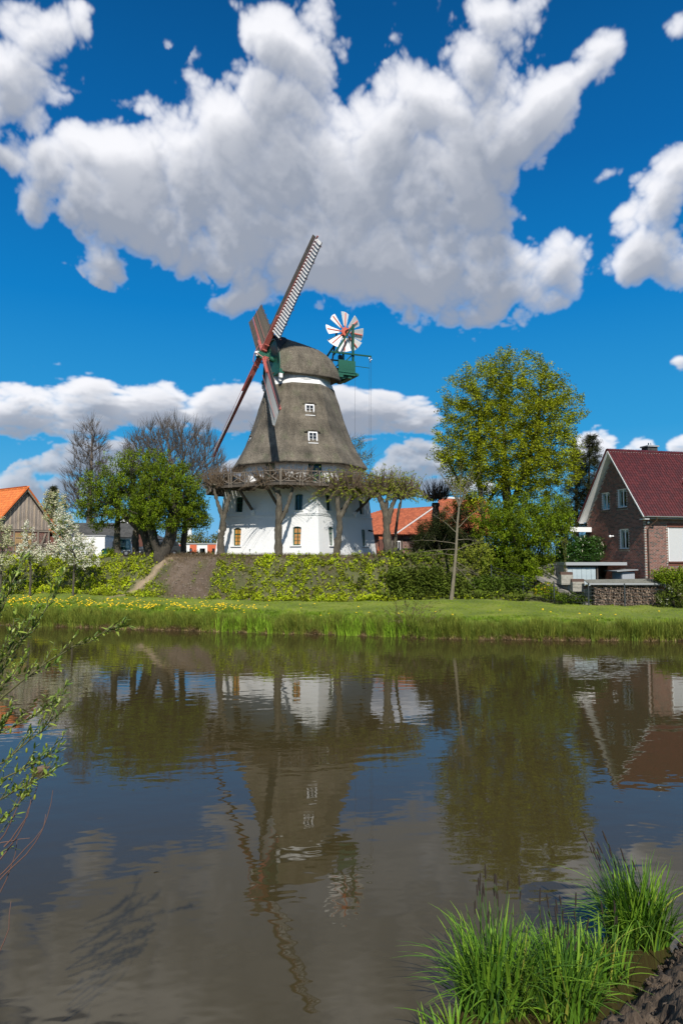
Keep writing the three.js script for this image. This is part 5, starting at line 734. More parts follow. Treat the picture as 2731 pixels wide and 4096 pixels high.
  const q = at(262, 1287, 74); car('parked_car', 'blue grey car mostly hidden behind the notice board and trunks', [q.x, q.z], 0.2, [0.10, 0.14, 0.2]);
  // notice board
  const nb = thing('notice_board', 'white framed glazed notice board with pinned sheets between two trunks', 'notice board', at(287, 1287, 62.5).setY(PLATEAU - 0.05).toArray(), 0.15);
  for (const s of [-1, 1]) part('post', box(0.09, 1.7, 0.09, s * 0.46, 0.85, -0.06, 0.01), MAT.weathered, nb);
  const bd = part('frame', [box(0.09, 1.15, 0.1, -0.5, 1.15, 0, 0.01), box(0.09, 1.15, 0.1, 0.5, 1.15, 0, 0.01), box(0.91, 0.09, 0.1, 0, 0.62, 0), box(0.91, 0.09, 0.1, 0, 1.68, 0)], MAT.frameWhite, nb); part('back_panel', box(0.95, 1.05, 0.03, 0, 1.15, -0.03), std({ color: rgb(0.03, 0.12, 0.11) }), bd); part('glass', box(0.91, 1.0, 0.008, 0, 1.15, 0.03), MAT.glass, bd); part('board_roof', box(1.2, 0.05, 0.3, 0, 1.76, 0, 0.01), MAT.zinc, nb);
  for (const [x, y, w, h, c] of [[-0.2, 1.22, 0.4, 0.56, [0.5, 0.54, 0.52]], [0.2, 1.3, 0.24, 0.3, [0.7, 0.7, 0.66]], [-0.14, 1.42, 0.22, 0.2, [0.06, 0.14, 0.25]], [0.2, 0.96, 0.3, 0.26, [0.6, 0.62, 0.6]]]) part('notice', box(w, h, 0.004, x, y, -0.006 + (h < 0.25 ? 0.006 : 0)), std({ color: rgb(...c), roughness: 0.9 }), bd);
  // green grit box
  const gb = thing('grit_box', 'small dark green box with a sloping lid at the end of the white garage', 'box', at(246, 1286, 61.5).setY(landHeight(-21, -61.5)).toArray(), 0.1); part('bin', box(0.82, 0.55, 0.6, 0, 0.27, 0, 0.03), MAT.greenBoard, gb); part('lid', box(0.9, 0.08, 0.7, 0, 0, 0, 0.02), MAT.green, gb, [0, 0.62, 0], [0.25, 0, 0]);
  // bollards
  const b1 = thing('red_white_bollard', 'short red and white striped bollard in front of the low hedge', 'bollard', at(438, 1283, 62).setY(PLATEAU).toArray()); [[0, 0], [1, 1], [2, 0], [3, 1]].forEach(([k, w]) => part('stripe', metreUV(new THREE.CylinderGeometry(0.11, 0.11, 0.17, 12)).translate(0, 0.085 + k * 0.17, 0), w ? MAT.white : MAT.fanRed, b1)); part('top', metreUV(new THREE.SphereGeometry(0.11, 12, 6, 0, 6.29, 0, 1.6)).translate(0, 0.68, 0), MAT.fanRed, b1);
  const b2 = thing('white_marker_post', 'short white marker post at the yard edge right of the mill', 'bollard', at(983, 1284, 60).setY(PLATEAU).toArray()); part('post', box(0.14, 0.5, 0.14, 0, 0.25, 0, 0.02), MAT.white, b2); part('cap', box(0.16, 0.05, 0.16, 0, 0.52, 0, 0.01), MAT.fanRed, b2);
  // kerb of the yard along the top of the bank
  const kb = []; for (let x = -17; x < 9.5; x += 1) { const d0 = topAt(x) + 0.35, d1 = topAt(x + 1) + 0.35; kb.push([V(x, PLATEAU, -d0), V(x + 0.97, PLATEAU, -d1)]); }
  const kerb = structure('kerb', beam(kb[0][0].clone().add(V(0, -0.15, 0)), kb[kb.length - 1][1].clone().add(V(0, -0.45, 0)), 0.05, 0.05), MAT.concrete); kb.forEach(([a, b], i) => part('kerb_stone', beam(a.add(V(0, 0.0, 0)), b.add(V(0, 0.0, 0)), 0.16, 0.24, V(0, 1, 0), 0.015), MAT.paving, kerb));
  tag(part('boulder', (() => { const g = new THREE.IcosahedronGeometry(0.45, 3), q = g.attributes.position; for (let i = 0; i < q.count; i++) { const k = 1 + 0.25 * fbm3(q.getX(i) * 2, q.getY(i) * 2, q.getZ(i) * 2, 3); q.setXYZ(i, q.getX(i) * k * 0.9, q.getY(i) * k * 1.1, q.getZ(i) * k); } g.computeVertexNormals(); return metreUV(mergeVertices(g)); })(), mottled([[0.3, 0.2, 0.15], [0.42, 0.3, 0.24], [0.5, 0.38, 0.3]], 1), scene, at(911, 1277, 64).setY(PLATEAU + 0.3).toArray()), 'rounded pinkish boulder beside the pollarded tree right of the mill', 'boulder');
}
// duck on the pond
{
  const dk = thing('duck', 'small brown duck swimming among the reflections near the left willow', 'duck', at(92, 1764, 15.8).setY(0).toArray(), 0.3);
  const brown = mottled([[0.07, 0.045, 0.03], [0.16, 0.105, 0.07], [0.26, 0.18, 0.12]], 0.25, 0.8), g = new THREE.SphereGeometry(1, 24, 18), p = g.attributes.position;
  for (let i = 0; i < p.count; i++) { let x = p.getX(i), y = p.getY(i), z = p.getZ(i); const tail = clamp(x), head = clamp(-x); const w = 0.085 * (1 - 0.55 * tail * tail); p.setXYZ(i, x * 0.17, y * 0.075 * (1 - 0.5 * tail) + 0.045 + 0.045 * tail * tail, z * w); }
  g.computeVertexNormals(); const neck = tube([V(-0.11, 0.06, 0), V(-0.145, 0.12, 0), V(-0.15, 0.175, 0), V(-0.155, 0.2, 0)], [0.045, 0.034, 0.033, 0.03], 12), head = new THREE.SphereGeometry(0.042, 16, 12).scale(1.15, 0.95, 0.9).translate(-0.165, 0.205, 0);
  const body = part('body', [metreUV(g), metreUV(neck), metreUV(head)], brown, dk); part('bill', metreUV(new THREE.SphereGeometry(0.02, 10, 8).scale(1.9, 0.45, 0.9).translate(-0.225, 0.196, 0)), std({ color: rgb(0.25, 0.13, 0.03), roughness: 0.5 }), body); for (const s of [-1, 1]) { part('eye', new THREE.SphereGeometry(0.006, 8, 6).translate(-0.18, 0.216, s * 0.035), MAT.room, body); part('wing', metreUV(new THREE.SphereGeometry(1, 14, 10).scale(0.11, 0.04, 0.014).rotateZ(0.2).translate(0.03, 0.075, s * 0.078)), brown, body); } part('tail', metreUV(new THREE.ConeGeometry(0.04, 0.1, 8).scale(1, 1, 0.6).rotateZ(-1.2).translate(0.19, 0.09, 0)), brown, body);
}

// ================================================================== TREES AND SHRUBS
// grow branches towards points of a crown (space colonisation); returns nodes with parents and radii
function colonise({ pts, trunk, step, kill, reach = 1e9, up = 0.1, rTip = 0.008, rBase = 0.3, pow = 2.4, seed = 1, most = 9000 }) {
  const r = rnd(seed), N = [], near = new Int32Array(pts.length), nd = new Float32Array(pts.length).fill(1e12), alive = new Uint8Array(pts.length).fill(1);
  const add = (p, par) => { N.push({ p, par, kids: 0 }); if (par >= 0) N[par].kids++; const k = N.length - 1; for (let i = 0; i < pts.length; i++) if (alive[i]) { const d = p.distanceToSquared(pts[i]); if (d < nd[i]) { nd[i] = d; near[i] = k; if (d < kill * kill) alive[i] = 0; } } return k; };
  for (const line of trunk) { let par = line.from ?? -1; if (typeof line.from === 'function') par = line.from(N); const P = line.pts; for (let s = 0; s < P.length - 1; s++) { const n = Math.max(1, Math.round(P[s].distanceTo(P[s + 1]) / step)); for (let k = s === 0 && par < 0 ? 0 : 1; k <= n; k++) par = add(P[s].clone().lerp(P[s + 1], k / n), par); } line.end = par; }
  for (let it = 0; it < 400 && N.length < most; it++) {
    const acc = new Map(); let any = false;
    for (let i = 0; i < pts.length; i++) if (alive[i] && nd[i] < reach * reach) { any = true; const k = near[i], d = pts[i].clone().sub(N[k].p).normalize(), a = acc.get(k); if (a) a.add(d); else acc.set(k, d); }
    if (!any) break;
    const before = N.length;
    for (const [k, d] of acc) { const dir = d.normalize(); const g = N[k].par >= 0 ? N[k].p.clone().sub(N[N[k].par].p).normalize() : V(0, 1, 0); dir.addScaledVector(g, 0.35).add(V((r() - 0.5) * 0.35, up + (r() - 0.5) * 0.35, (r() - 0.5) * 0.35)).normalize(); if (N[k].kids > 3) continue; add(N[k].p.clone().addScaledVector(dir, step), k); }
    if (N.length === before) break;
  }
  const sum = new Float64Array(N.length);
  for (let i = N.length - 1; i >= 0; i--) { if (!N[i].kids) sum[i] = 1; if (N[i].par >= 0) sum[N[i].par] += sum[i]; }
  const top = Math.pow(sum[0], 1 / pow); N.forEach((n, i) => { n.r = rTip + (rBase - rTip) * Math.pow((Math.pow(sum[i], 1 / pow) - 1) / Math.max(1e-6, top - 1), 1); n.leaf = !n.kids; n.w = sum[i]; });
  return N;
}
function branchGeo(N, fine = 3, twigs = 0, tw = 0.5, seed = 3, twR = 0.006, lift = 0.5) {
  const kid = N.map(() => -1), list = [], r = rnd(seed); for (let i = N.length - 1; i > 0; i--) { const p = N[i].par; if (kid[p] < 0 || N[i].w > N[kid[p]].w) kid[p] = i; }
  for (let i = 0; i < N.length; i++) if (N[i].par < 0 || kid[N[i].par] !== i) {
    const pts = [], rad = []; if (N[i].par >= 0) { pts.push(N[N[i].par].p); rad.push(Math.min(N[N[i].par].r, N[i].r * 1.3)); }
    for (let k = i; k >= 0; k = kid[k]) { pts.push(N[k].p); rad.push(N[k].r); }
    if (pts.length < 2) continue;
    const big = Math.max(...rad); list.push(tube(pts, rad, big > 0.2 ? 12 : big > 0.1 ? 8 : big > 0.04 ? 5 : fine));
  }
  if (twigs) N.forEach((n) => { if (n.w <= 4) for (let k = 0; k < twigs; k++) { const g = n.par >= 0 ? n.p.clone().sub(N[n.par].p).normalize() : V(0, 1, 0), d = g.add(V((r() - 0.5) * 1.3, (r() - 0.5) * 1.0 + lift, (r() - 0.5) * 1.3)).normalize(), L = tw * (0.5 + r()), m = n.p.clone().addScaledVector(d, L * 0.5).add(V(0, L * 0.06, 0)); list.push(tube([n.p, m, n.p.clone().addScaledVector(d, L).add(V(0, L * 0.14 * lift, 0))], [twR * 1.3, twR, twR * 0.5], 3, false)); } });
  return joinIndexed(list);
}
function rough(g, amt, f, seed = 0) { const p = g.attributes.position, n = g.attributes.normal; for (let i = 0; i < p.count; i++) { const x = p.getX(i), y = p.getY(i), z = p.getZ(i), k = amt * fbm3(x * f + seed, y * f * 0.7, z * f, 3); p.setXYZ(i, x + n.getX(i) * k, y, z + n.getZ(i) * k); } return g; }
// a spray of small leaves
function spray(n, r, len, wid, seed, upBias = 0.4, fold = 0.25) {
  const q = rnd(seed), P = [], I = [];
  for (let k = 0; k < n; k++) {
    const c = V(q() - 0.5, q() - 0.5, q() - 0.5).normalize().multiplyScalar(r * Math.cbrt(q())), d = V(q() - 0.5, (q() - 0.5) * 0.8 - 0.1, q() - 0.5).normalize(), nn = V((q() - 0.5) * 1.6, upBias + q(), (q() - 0.5) * 1.6).normalize(), s = d.clone().cross(nn).normalize(), m = s.clone().cross(d), L = len * (0.7 + 0.6 * q()), W = wid * (0.7 + 0.6 * q()), b = P.length / 3;
    const put = (a, t, h) => { const v = c.clone().addScaledVector(d, L * a).addScaledVector(s, W * t).addScaledVector(m, W * h); P.push(v.x, v.y, v.z); };
    put(-0.5, 0, 0); put(-0.08, 0.5, fold); put(0.5, 0, -0.1); put(-0.08, -0.5, fold);
    I.push(b, b + 2, b + 1, b, b + 3, b + 2);
  }
  let g = new THREE.BufferGeometry(); g.setAttribute('position', new THREE.Float32BufferAttribute(P, 3)); g.setIndex(I); g = flat(g);
  // every leaf turns its upper side up and out of the spray, and is bent softly that way
  const p = g.attributes.position.array, nn = g.attributes.normal.array;
  for (let i = 0; i < p.length; i += 9) {
    if (nn[i + 1] + 0.6 * (nn[i] * p[i] + nn[i + 2] * p[i + 2]) / r < 0) for (let c = 0; c < 3; c++) { const t = p[i + 3 + c]; p[i + 3 + c] = p[i + 6 + c]; p[i + 6 + c] = t; nn[i + c] = nn[i + 3 + c] = nn[i + 6 + c] = -nn[i + c]; }
    for (let k = 0; k < 9; k += 3) { const q = V(nn[i + k], nn[i + k + 1], nn[i + k + 2]), o = V(p[i + k] / r, p[i + k + 1] / r + 0.5, p[i + k + 2] / r); q.addScaledVector(o.normalize(), 0.75).normalize(); nn[i + k] = q.x; nn[i + k + 1] = q.y; nn[i + k + 2] = q.z; }
  }
  return g;
}
const leafMat = (c, tr = 0.3) => new THREE.MeshPhysicalMaterial({ color: rgb(...c), roughness: 0.75, transmission: tr, thickness: 0, side: THREE.DoubleSide, specularIntensity: 0.25 });
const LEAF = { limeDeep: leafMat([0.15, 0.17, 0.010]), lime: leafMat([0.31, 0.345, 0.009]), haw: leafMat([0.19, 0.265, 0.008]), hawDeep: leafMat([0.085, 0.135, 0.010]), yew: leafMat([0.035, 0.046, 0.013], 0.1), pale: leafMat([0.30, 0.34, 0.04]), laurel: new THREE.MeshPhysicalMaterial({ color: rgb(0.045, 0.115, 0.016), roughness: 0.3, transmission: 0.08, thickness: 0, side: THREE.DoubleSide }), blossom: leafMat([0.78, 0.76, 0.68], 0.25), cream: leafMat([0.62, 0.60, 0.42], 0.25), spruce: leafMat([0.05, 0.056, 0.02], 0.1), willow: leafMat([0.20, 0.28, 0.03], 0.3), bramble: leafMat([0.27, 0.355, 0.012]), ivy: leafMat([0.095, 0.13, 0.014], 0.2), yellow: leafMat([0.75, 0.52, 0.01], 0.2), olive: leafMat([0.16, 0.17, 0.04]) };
function foliage(name, parent, N, { mat, geo, per = 1, spread = 0.25, test = (n) => n.w <= 6, size = [0.8, 1.25], seed = 9, tint = 0.3, clump = -1, cf = 0.75 }) {
  const r = rnd(seed), list = [], cols = [];
  N.forEach((n) => { if (test(n) && fbm3(n.p.x * cf + seed, n.p.y * cf * 1.25, n.p.z * cf, 2) > clump) for (let k = 0; k < per; k++) { const p = n.p.clone().add(V(r() - 0.5, r() - 0.5, r() - 0.5).multiplyScalar(spread * 2)); list.push(M4(p, new THREE.Euler(r() * 0.9 - 0.45, r() * 6.28, r() * 0.9 - 0.45), lerp(size[0], size[1], r()))); const clump = 1 + tint * (1.3 * fbm3(p.x * 0.55, p.y * 0.55, p.z * 0.55, 2) + (r() - 0.5) * 0.45); cols.push([clump * (1 + (r() - 0.5) * 0.15), clump, clump * 0.9]); } });
  return copies(name, geo, mat, list, parent, (i) => cols[i]);
}
// points inside a set of ellipsoids given as [cx, cy, cz, rx, ry, rz], denser near the surface
function crownPts(ells, n, seed, hollow = 0.35) {
  const r = rnd(seed), out = [], vol = ells.map((e) => e[3] * e[4] * e[5]), tot = vol.reduce((a, b) => a + b, 0);
  while (out.length < n) { let t = r() * tot, k = 0; while (k < ells.length - 1 && (t -= vol[k]) > 0) k++; const e = ells[k], u = V(r() * 2 - 1, r() * 2 - 1, r() * 2 - 1), l = u.length(); if (l > 1 || (l < hollow && r() < 0.7)) continue; const q = 1 + 0.16 * n3(u.x * 2.2 + seed, u.y * 2.2, u.z * 2.2); out.push(V(e[0] + u.x * e[3] * q, e[1] + u.y * e[4] * q, e[2] + u.z * e[5] * q)); }
  return out;
}
// ellipsoid from the picture: centre and radii in the 1568 x 2352 view at depth d
const ell = (px, py, rx, ry, d, rz, base) => { const p = at(px, py, d).sub(base), k = d / 1568; return [p.x, p.y, p.z, rx * k, ry * k, rz ?? Math.min(rx, ry) * k]; };
const S = { lime: spray(9, 0.34, 0.21, 0.17, 21, 0.5), small: spray(9, 0.26, 0.15, 0.11, 22, 0.5), hawSpray: spray(10, 0.27, 0.17, 0.12, 23, 0.7), needle: spray(14, 0.3, 0.22, 0.035, 24, 0.3), flower: spray(11, 0.2, 0.115, 0.115, 25, 0.5), laurel: spray(9, 0.3, 0.26, 0.10, 26, 0.6), sparse: spray(5, 0.2, 0.12, 0.09, 27, 0.4), ground: spray(8, 0.26, 0.17, 0.14, 28, 0.9) };
const baseAt = (px, py, d, sink = 0.05) => { const p = at(px, py, d); p.y = landHeight(p.x, p.z) - sink; return p; };
// --- tall lime with two stems
{
  const b = baseAt(1192, 1335, 60), t = thing('lime_tree', 'tall spring lime tree with a broad yellow green crown, two stems', 'tree', b.toArray()), P = (px, py, d = 60) => at(px, py, d).sub(b);
  const ells = [ell(1160, 925, 145, 125, 60, 5.2, b), ell(1165, 1040, 165, 110, 60, 5.8, b), ell(1072, 1020, 84, 100, 59.5, 4, b), ell(1262, 960, 72, 115, 60, 4.2, b), ell(1250, 1090, 85, 70, 59, 4, b), ell(1085, 1130, 70, 60, 59, 3.2, b)];
  const tr = [{ pts: [V(0, 0, 0), P(1190, 1260), P(1168, 1190), P(1160, 1110), P(1158, 1010), P(1150, 900)] }];
  tr.push({ from: () => 8, pts: [P(1190, 1250), P(1110, 1195, 59), P(1100, 1110, 59), P(1098, 1020, 59), P(1105, 930, 59.5)] }, { from: () => 16, pts: [P(1168, 1180), P(1205, 1080, 60.5), P(1235, 980, 60.5), P(1240, 900, 60)] }, { from: (N) => 18, pts: [P(1110, 1190, 59), P(1060, 1120, 58.5), P(1030, 1060, 58.5)] });
  const N = colonise({ pts: crownPts(ells, 3300, 41), trunk: tr, step: 0.42, kill: 0.6, rTip: 0.012, rBase: 0.42, pow: 2.1, seed: 2 });
  part('trunk', rough(branchGeo(N, 3), 0.05, 3), MAT.barkDark, t);
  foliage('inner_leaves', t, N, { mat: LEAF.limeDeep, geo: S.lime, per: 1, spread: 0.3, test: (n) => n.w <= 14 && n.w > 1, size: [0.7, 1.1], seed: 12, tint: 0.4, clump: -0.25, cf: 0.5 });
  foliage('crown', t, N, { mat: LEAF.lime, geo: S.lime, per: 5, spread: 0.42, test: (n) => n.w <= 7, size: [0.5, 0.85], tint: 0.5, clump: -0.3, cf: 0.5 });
}
// --- shrubs and small trees round it
function bush(name, label, cat, px, py, d, ells, { n = 700, mat, geo = S.small, per = 3, spread = 0.22, step = 0.3, kill = 0.36, bark = MAT.barkDark, rBase = 0.14, seed = 5, size, tint, stems = 3, group, upR = 0.1, trunkTo, test, clump, cf, core }) {
  const b = baseAt(px, py, d), t = thing(name, label, cat, b.toArray(), 0, group), E = ells.map((e) => ell(e[0], e[1], e[2], e[3], e[5] ?? d, e[4], b)), r = rnd(seed), tr = [];
  if (trunkTo) trunkTo(b, tr); else { const lo = E[0]; for (let k = 0; k < stems; k++) tr.push({ from: k ? 0 : -1, pts: [V(0, 0, 0), V(lerp(0, lo[0], 0.5) + (r() - 0.5) * lo[3] * 0.7, Math.max(0.3, lo[1] * 0.5), lerp(0, lo[2], 0.5) + (r() - 0.5) * lo[5] * 0.5)] }); }
  const N = colonise({ pts: crownPts(E, n, seed), trunk: tr, step, kill, rTip: 0.008, rBase, pow: 2.1, seed, up: upR });
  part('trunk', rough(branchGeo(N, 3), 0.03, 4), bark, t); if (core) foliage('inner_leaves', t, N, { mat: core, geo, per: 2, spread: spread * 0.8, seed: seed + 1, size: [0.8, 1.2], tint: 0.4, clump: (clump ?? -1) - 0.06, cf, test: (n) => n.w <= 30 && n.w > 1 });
  foliage('crown', t, N, { mat, geo, per, spread, seed: seed + 1, size, tint, clump, cf, test: test ?? ((n) => n.w <= 6) });
  return [t, N, b];
}
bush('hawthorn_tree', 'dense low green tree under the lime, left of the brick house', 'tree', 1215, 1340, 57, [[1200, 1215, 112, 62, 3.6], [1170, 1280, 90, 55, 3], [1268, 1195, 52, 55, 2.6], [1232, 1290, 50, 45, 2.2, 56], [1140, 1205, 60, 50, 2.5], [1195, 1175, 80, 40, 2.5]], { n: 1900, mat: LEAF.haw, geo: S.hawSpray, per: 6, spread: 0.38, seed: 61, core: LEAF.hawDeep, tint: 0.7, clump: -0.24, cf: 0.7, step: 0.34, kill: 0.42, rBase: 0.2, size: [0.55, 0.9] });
bush('yew_shrub', 'dark brown green yew shrubs between the farmhouse and the lime', 'shrub', 1010, 1300, 58.5, [[1010, 1240, 62, 55, 2.2], [975, 1265, 34, 42, 1.6], [1052, 1215, 34, 60, 1.8], [1078, 1262, 40, 48, 1.8], [1040, 1298, 60, 26, 1.8]], { n: 1300, mat: LEAF.yew, geo: S.needle, per: 5, spread: 0.26, seed: 62, tint: 0.5, upR: 0.3, size: [0.8, 1.3] });
bush('pale_shrub', 'light yellow green shrub beside the thin sapling trunk', 'shrub', 1092, 1335, 55.5, [[1090, 1285, 44, 42, 1.3], [1110, 1265, 26, 32, 1]], { n: 330, mat: LEAF.pale, geo: S.sparse, per: 2, spread: 0.16, seed: 63, step: 0.22, kill: 0.26, rBase: 0.05 });
bush('ivy_shrub', 'dark leafy shrub thicket on the bank below the yew shrubs', 'shrub', 985, 1368, 53.6, [[985, 1335, 52, 34, 0.9], [930, 1335, 45, 30, 0.8], [1030, 1345, 38, 26, 0.8]], { n: 700, mat: LEAF.ivy, geo: S.small, per: 3, spread: 0.16, seed: 64, step: 0.22, kill: 0.26, rBase: 0.05, stems: 6, tint: 0.6 });
bush('bank_shrub', 'green leafy undergrowth at the foot of the hawthorn by the fence', 'shrub', 1130, 1365, 54.5, [[1120, 1345, 48, 22, 0.8], [1180, 1345, 40, 20, 0.8]], { n: 420, mat: LEAF.hawDeep, geo: S.small, per: 3, spread: 0.16, seed: 65, step: 0.22, kill: 0.26, rBase: 0.04, stems: 6, tint: 0.5 });
{ // laurel hedge with white flower candles
  const [t, N, b] = bush('laurel_hedge', 'glossy dark green laurel hedge with white flower candles above the carport', 'hedge', 1334, 1298, 56.8, [[1315, 1266, 38, 36, 1.3], [1352, 1264, 32, 36, 1.3], [1290, 1275, 22, 26, 1.1]], { n: 900, mat: LEAF.laurel, geo: S.laurel, per: 5, spread: 0.2, seed: 66, step: 0.25, kill: 0.3, rBase: 0.06, stems: 6, size: [0.55, 0.85] });
  t.position.y = 4.1; t.children.forEach((c) => { c.position.y = b.y - 4.1; });
  const r = rnd(9), cand = []; N.forEach((n) => { if (n.leaf && r() < 0.55 && n.p.z > -0.3) cand.push(M4(n.p.clone().add(V(0, 0.12 + b.y - 4.1, 0.18)), new THREE.Euler((r() - 0.5) * 0.6, 0, (r() - 0.5) * 0.6), V(0.032, 0.12, 0.032))); });
  copies('flower_candles', new THREE.IcosahedronGeometry(1, 1), LEAF.cream, cand, t);
}
bush('garden_bush', 'bright green bush at the brick house corner behind the firewood', 'shrub', 1545, 1392, 50.9, [[1532, 1325, 38, 20, 0.9], [1565, 1335, 30, 26, 0.9]], { n: 380, mat: LEAF.haw, geo: S.small, per: 3, spread: 0.15, seed: 67, step: 0.2, kill: 0.24, rBase: 0.08, size: [0.7, 1.0] });
{ const [t, N] = bush('white_flowering_shrub', 'white flowering shrub with dark leaves at the right end of the firewood', 'shrub', 1550, 1396, 50, [[1550, 1362, 30, 26, 0.7], [1522, 1375, 18, 18, 0.5], [1570, 1380, 25, 20, 0.6]], { n: 330, mat: LEAF.ivy, geo: S.small, per: 2, spread: 0.14, seed: 68, step: 0.18, kill: 0.22, rBase: 0.04, size: [0.6, 0.9] }); foliage('blossom', t, N, { mat: LEAF.blossom, geo: S.flower, per: 1, spread: 0.12, seed: 3, size: [0.5, 0.8], test: (n) => n.leaf && n3(n.p.x * 1.3, n.p.y * 1.3, n.p.z) > 0.0 }); }
{ const [t, N] = bush('yellow_flowering_shrub', 'small shrub with yellow blossom behind the wire fence by the ramp', 'shrub', 1252, 1378, 53, [[1252, 1356, 34, 18, 0.6], [1290, 1368, 26, 14, 0.5]], { n: 330, mat: LEAF.haw, geo: S.sparse, per: 2, spread: 0.12, seed: 69, step: 0.16, kill: 0.2, rBase: 0.03, stems: 5 }); foliage('blossom', t, N, { mat: LEAF.yellow, geo: S.flower, per: 1, spread: 0.08, seed: 3, size: [0.3, 0.55], test: (n) => n.leaf && n.p.x < 0.4 && n.p.y > 0.45 }); }
bush('garden_plant', 'leafy green plant on the slope left of the concrete ramp', 'plant', 1226, 1345, 54.6, [[1224, 1322, 20, 16, 0.5], [1198, 1338, 16, 14, 0.4]], { n: 160, mat: LEAF.haw, geo: S.small, per: 3, spread: 0.12, seed: 70, step: 0.18, kill: 0.22, rBase: 0.03 });
bush('potted_conifer', 'little round conifer standing in the topmost flower trough', 'plant', 1297, 1319, 52.8, [[1297, 1310, 8, 9, 0.25]], { n: 60, mat: LEAF.olive, geo: S.sparse, per: 2, spread: 0.05, seed: 71, step: 0.06, kill: 0.08, rBase: 0.02, size: [0.35, 0.5] })[0].position.copy(at(1297, 1319, 52.75));
bush('garden_thicket', 'low mixed green plants along the wire fence before the ramp', 'plants', 1320, 1386, 51.8, [[1310, 1374, 40, 10, 0.5], [1348, 1380, 16, 8, 0.4]], { n: 260, mat: LEAF.hawDeep, geo: S.small, per: 2, spread: 0.12, seed: 72, step: 0.16, kill: 0.2, rBase: 0.03, stems: 6, size: [0.6, 0.9] });
// --- left: two green trees in front of the yard
const leftTrunk = (lines) => (b, tr) => lines.forEach((l, i) => tr.push({ from: i ? () => l[0] : -1, pts: l.slice(1).map(([x, y, d]) => at(x, y, d).sub(b)) }));
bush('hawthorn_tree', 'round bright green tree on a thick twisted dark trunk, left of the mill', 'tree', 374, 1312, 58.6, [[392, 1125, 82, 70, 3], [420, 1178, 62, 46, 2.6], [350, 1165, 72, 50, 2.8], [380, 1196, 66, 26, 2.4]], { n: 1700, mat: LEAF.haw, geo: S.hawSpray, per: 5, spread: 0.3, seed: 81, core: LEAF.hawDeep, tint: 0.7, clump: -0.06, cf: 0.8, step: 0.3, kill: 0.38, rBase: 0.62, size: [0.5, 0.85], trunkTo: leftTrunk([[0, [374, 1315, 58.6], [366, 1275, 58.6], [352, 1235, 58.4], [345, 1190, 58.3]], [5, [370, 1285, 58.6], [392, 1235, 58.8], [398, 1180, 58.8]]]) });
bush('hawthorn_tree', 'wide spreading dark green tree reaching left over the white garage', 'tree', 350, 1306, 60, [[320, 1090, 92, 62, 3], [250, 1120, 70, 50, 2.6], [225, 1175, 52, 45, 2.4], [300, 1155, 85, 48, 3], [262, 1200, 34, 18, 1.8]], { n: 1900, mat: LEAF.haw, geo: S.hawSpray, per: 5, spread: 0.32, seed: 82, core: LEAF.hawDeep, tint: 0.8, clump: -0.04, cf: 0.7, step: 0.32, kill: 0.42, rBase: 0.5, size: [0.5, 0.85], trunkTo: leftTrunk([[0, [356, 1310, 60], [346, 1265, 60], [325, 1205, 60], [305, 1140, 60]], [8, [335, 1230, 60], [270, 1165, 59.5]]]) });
bush('hawthorn_tree', 'slim dark trunked tree with thin green sprays beside the mill wall', 'tree', 424, 1292, 60.5, [[440, 1165, 36, 45, 1.8], [462, 1195, 26, 26, 1.2]], { n: 330, mat: LEAF.haw, geo: S.hawSpray, per: 2, spread: 0.2, seed: 83, step: 0.28, kill: 0.34, rBase: 0.26, size: [0.6, 0.95], trunkTo: leftTrunk([[0, [424, 1294, 60.5], [421, 1250, 60.5], [427, 1205, 60.4], [434, 1160, 60.3]]]) });
bush('low_hedge', 'low clipped green hedge along the far side of the yard', 'hedge', 450, 1286, 66, [[418, 1276, 20, 9, 0.6], [450, 1276, 20, 9, 0.6], [480, 1276, 18, 9, 0.6]], { n: 330, mat: LEAF.haw, geo: S.small, per: 3, spread: 0.14, seed: 84, step: 0.22, kill: 0.26, rBase: 0.03, stems: 8, size: [0.6, 0.9] });
bush('round_shrub', 'small round green shrub at the foot of the grey trunk by the notice board', 'shrub', 258, 1290, 61, [[258, 1274, 15, 15, 0.6]], { n: 130, mat: LEAF.haw, geo: S.small, per: 3, spread: 0.12, seed: 85, step: 0.2, kill: 0.24, rBase: 0.03, size: [0.6, 0.9] });
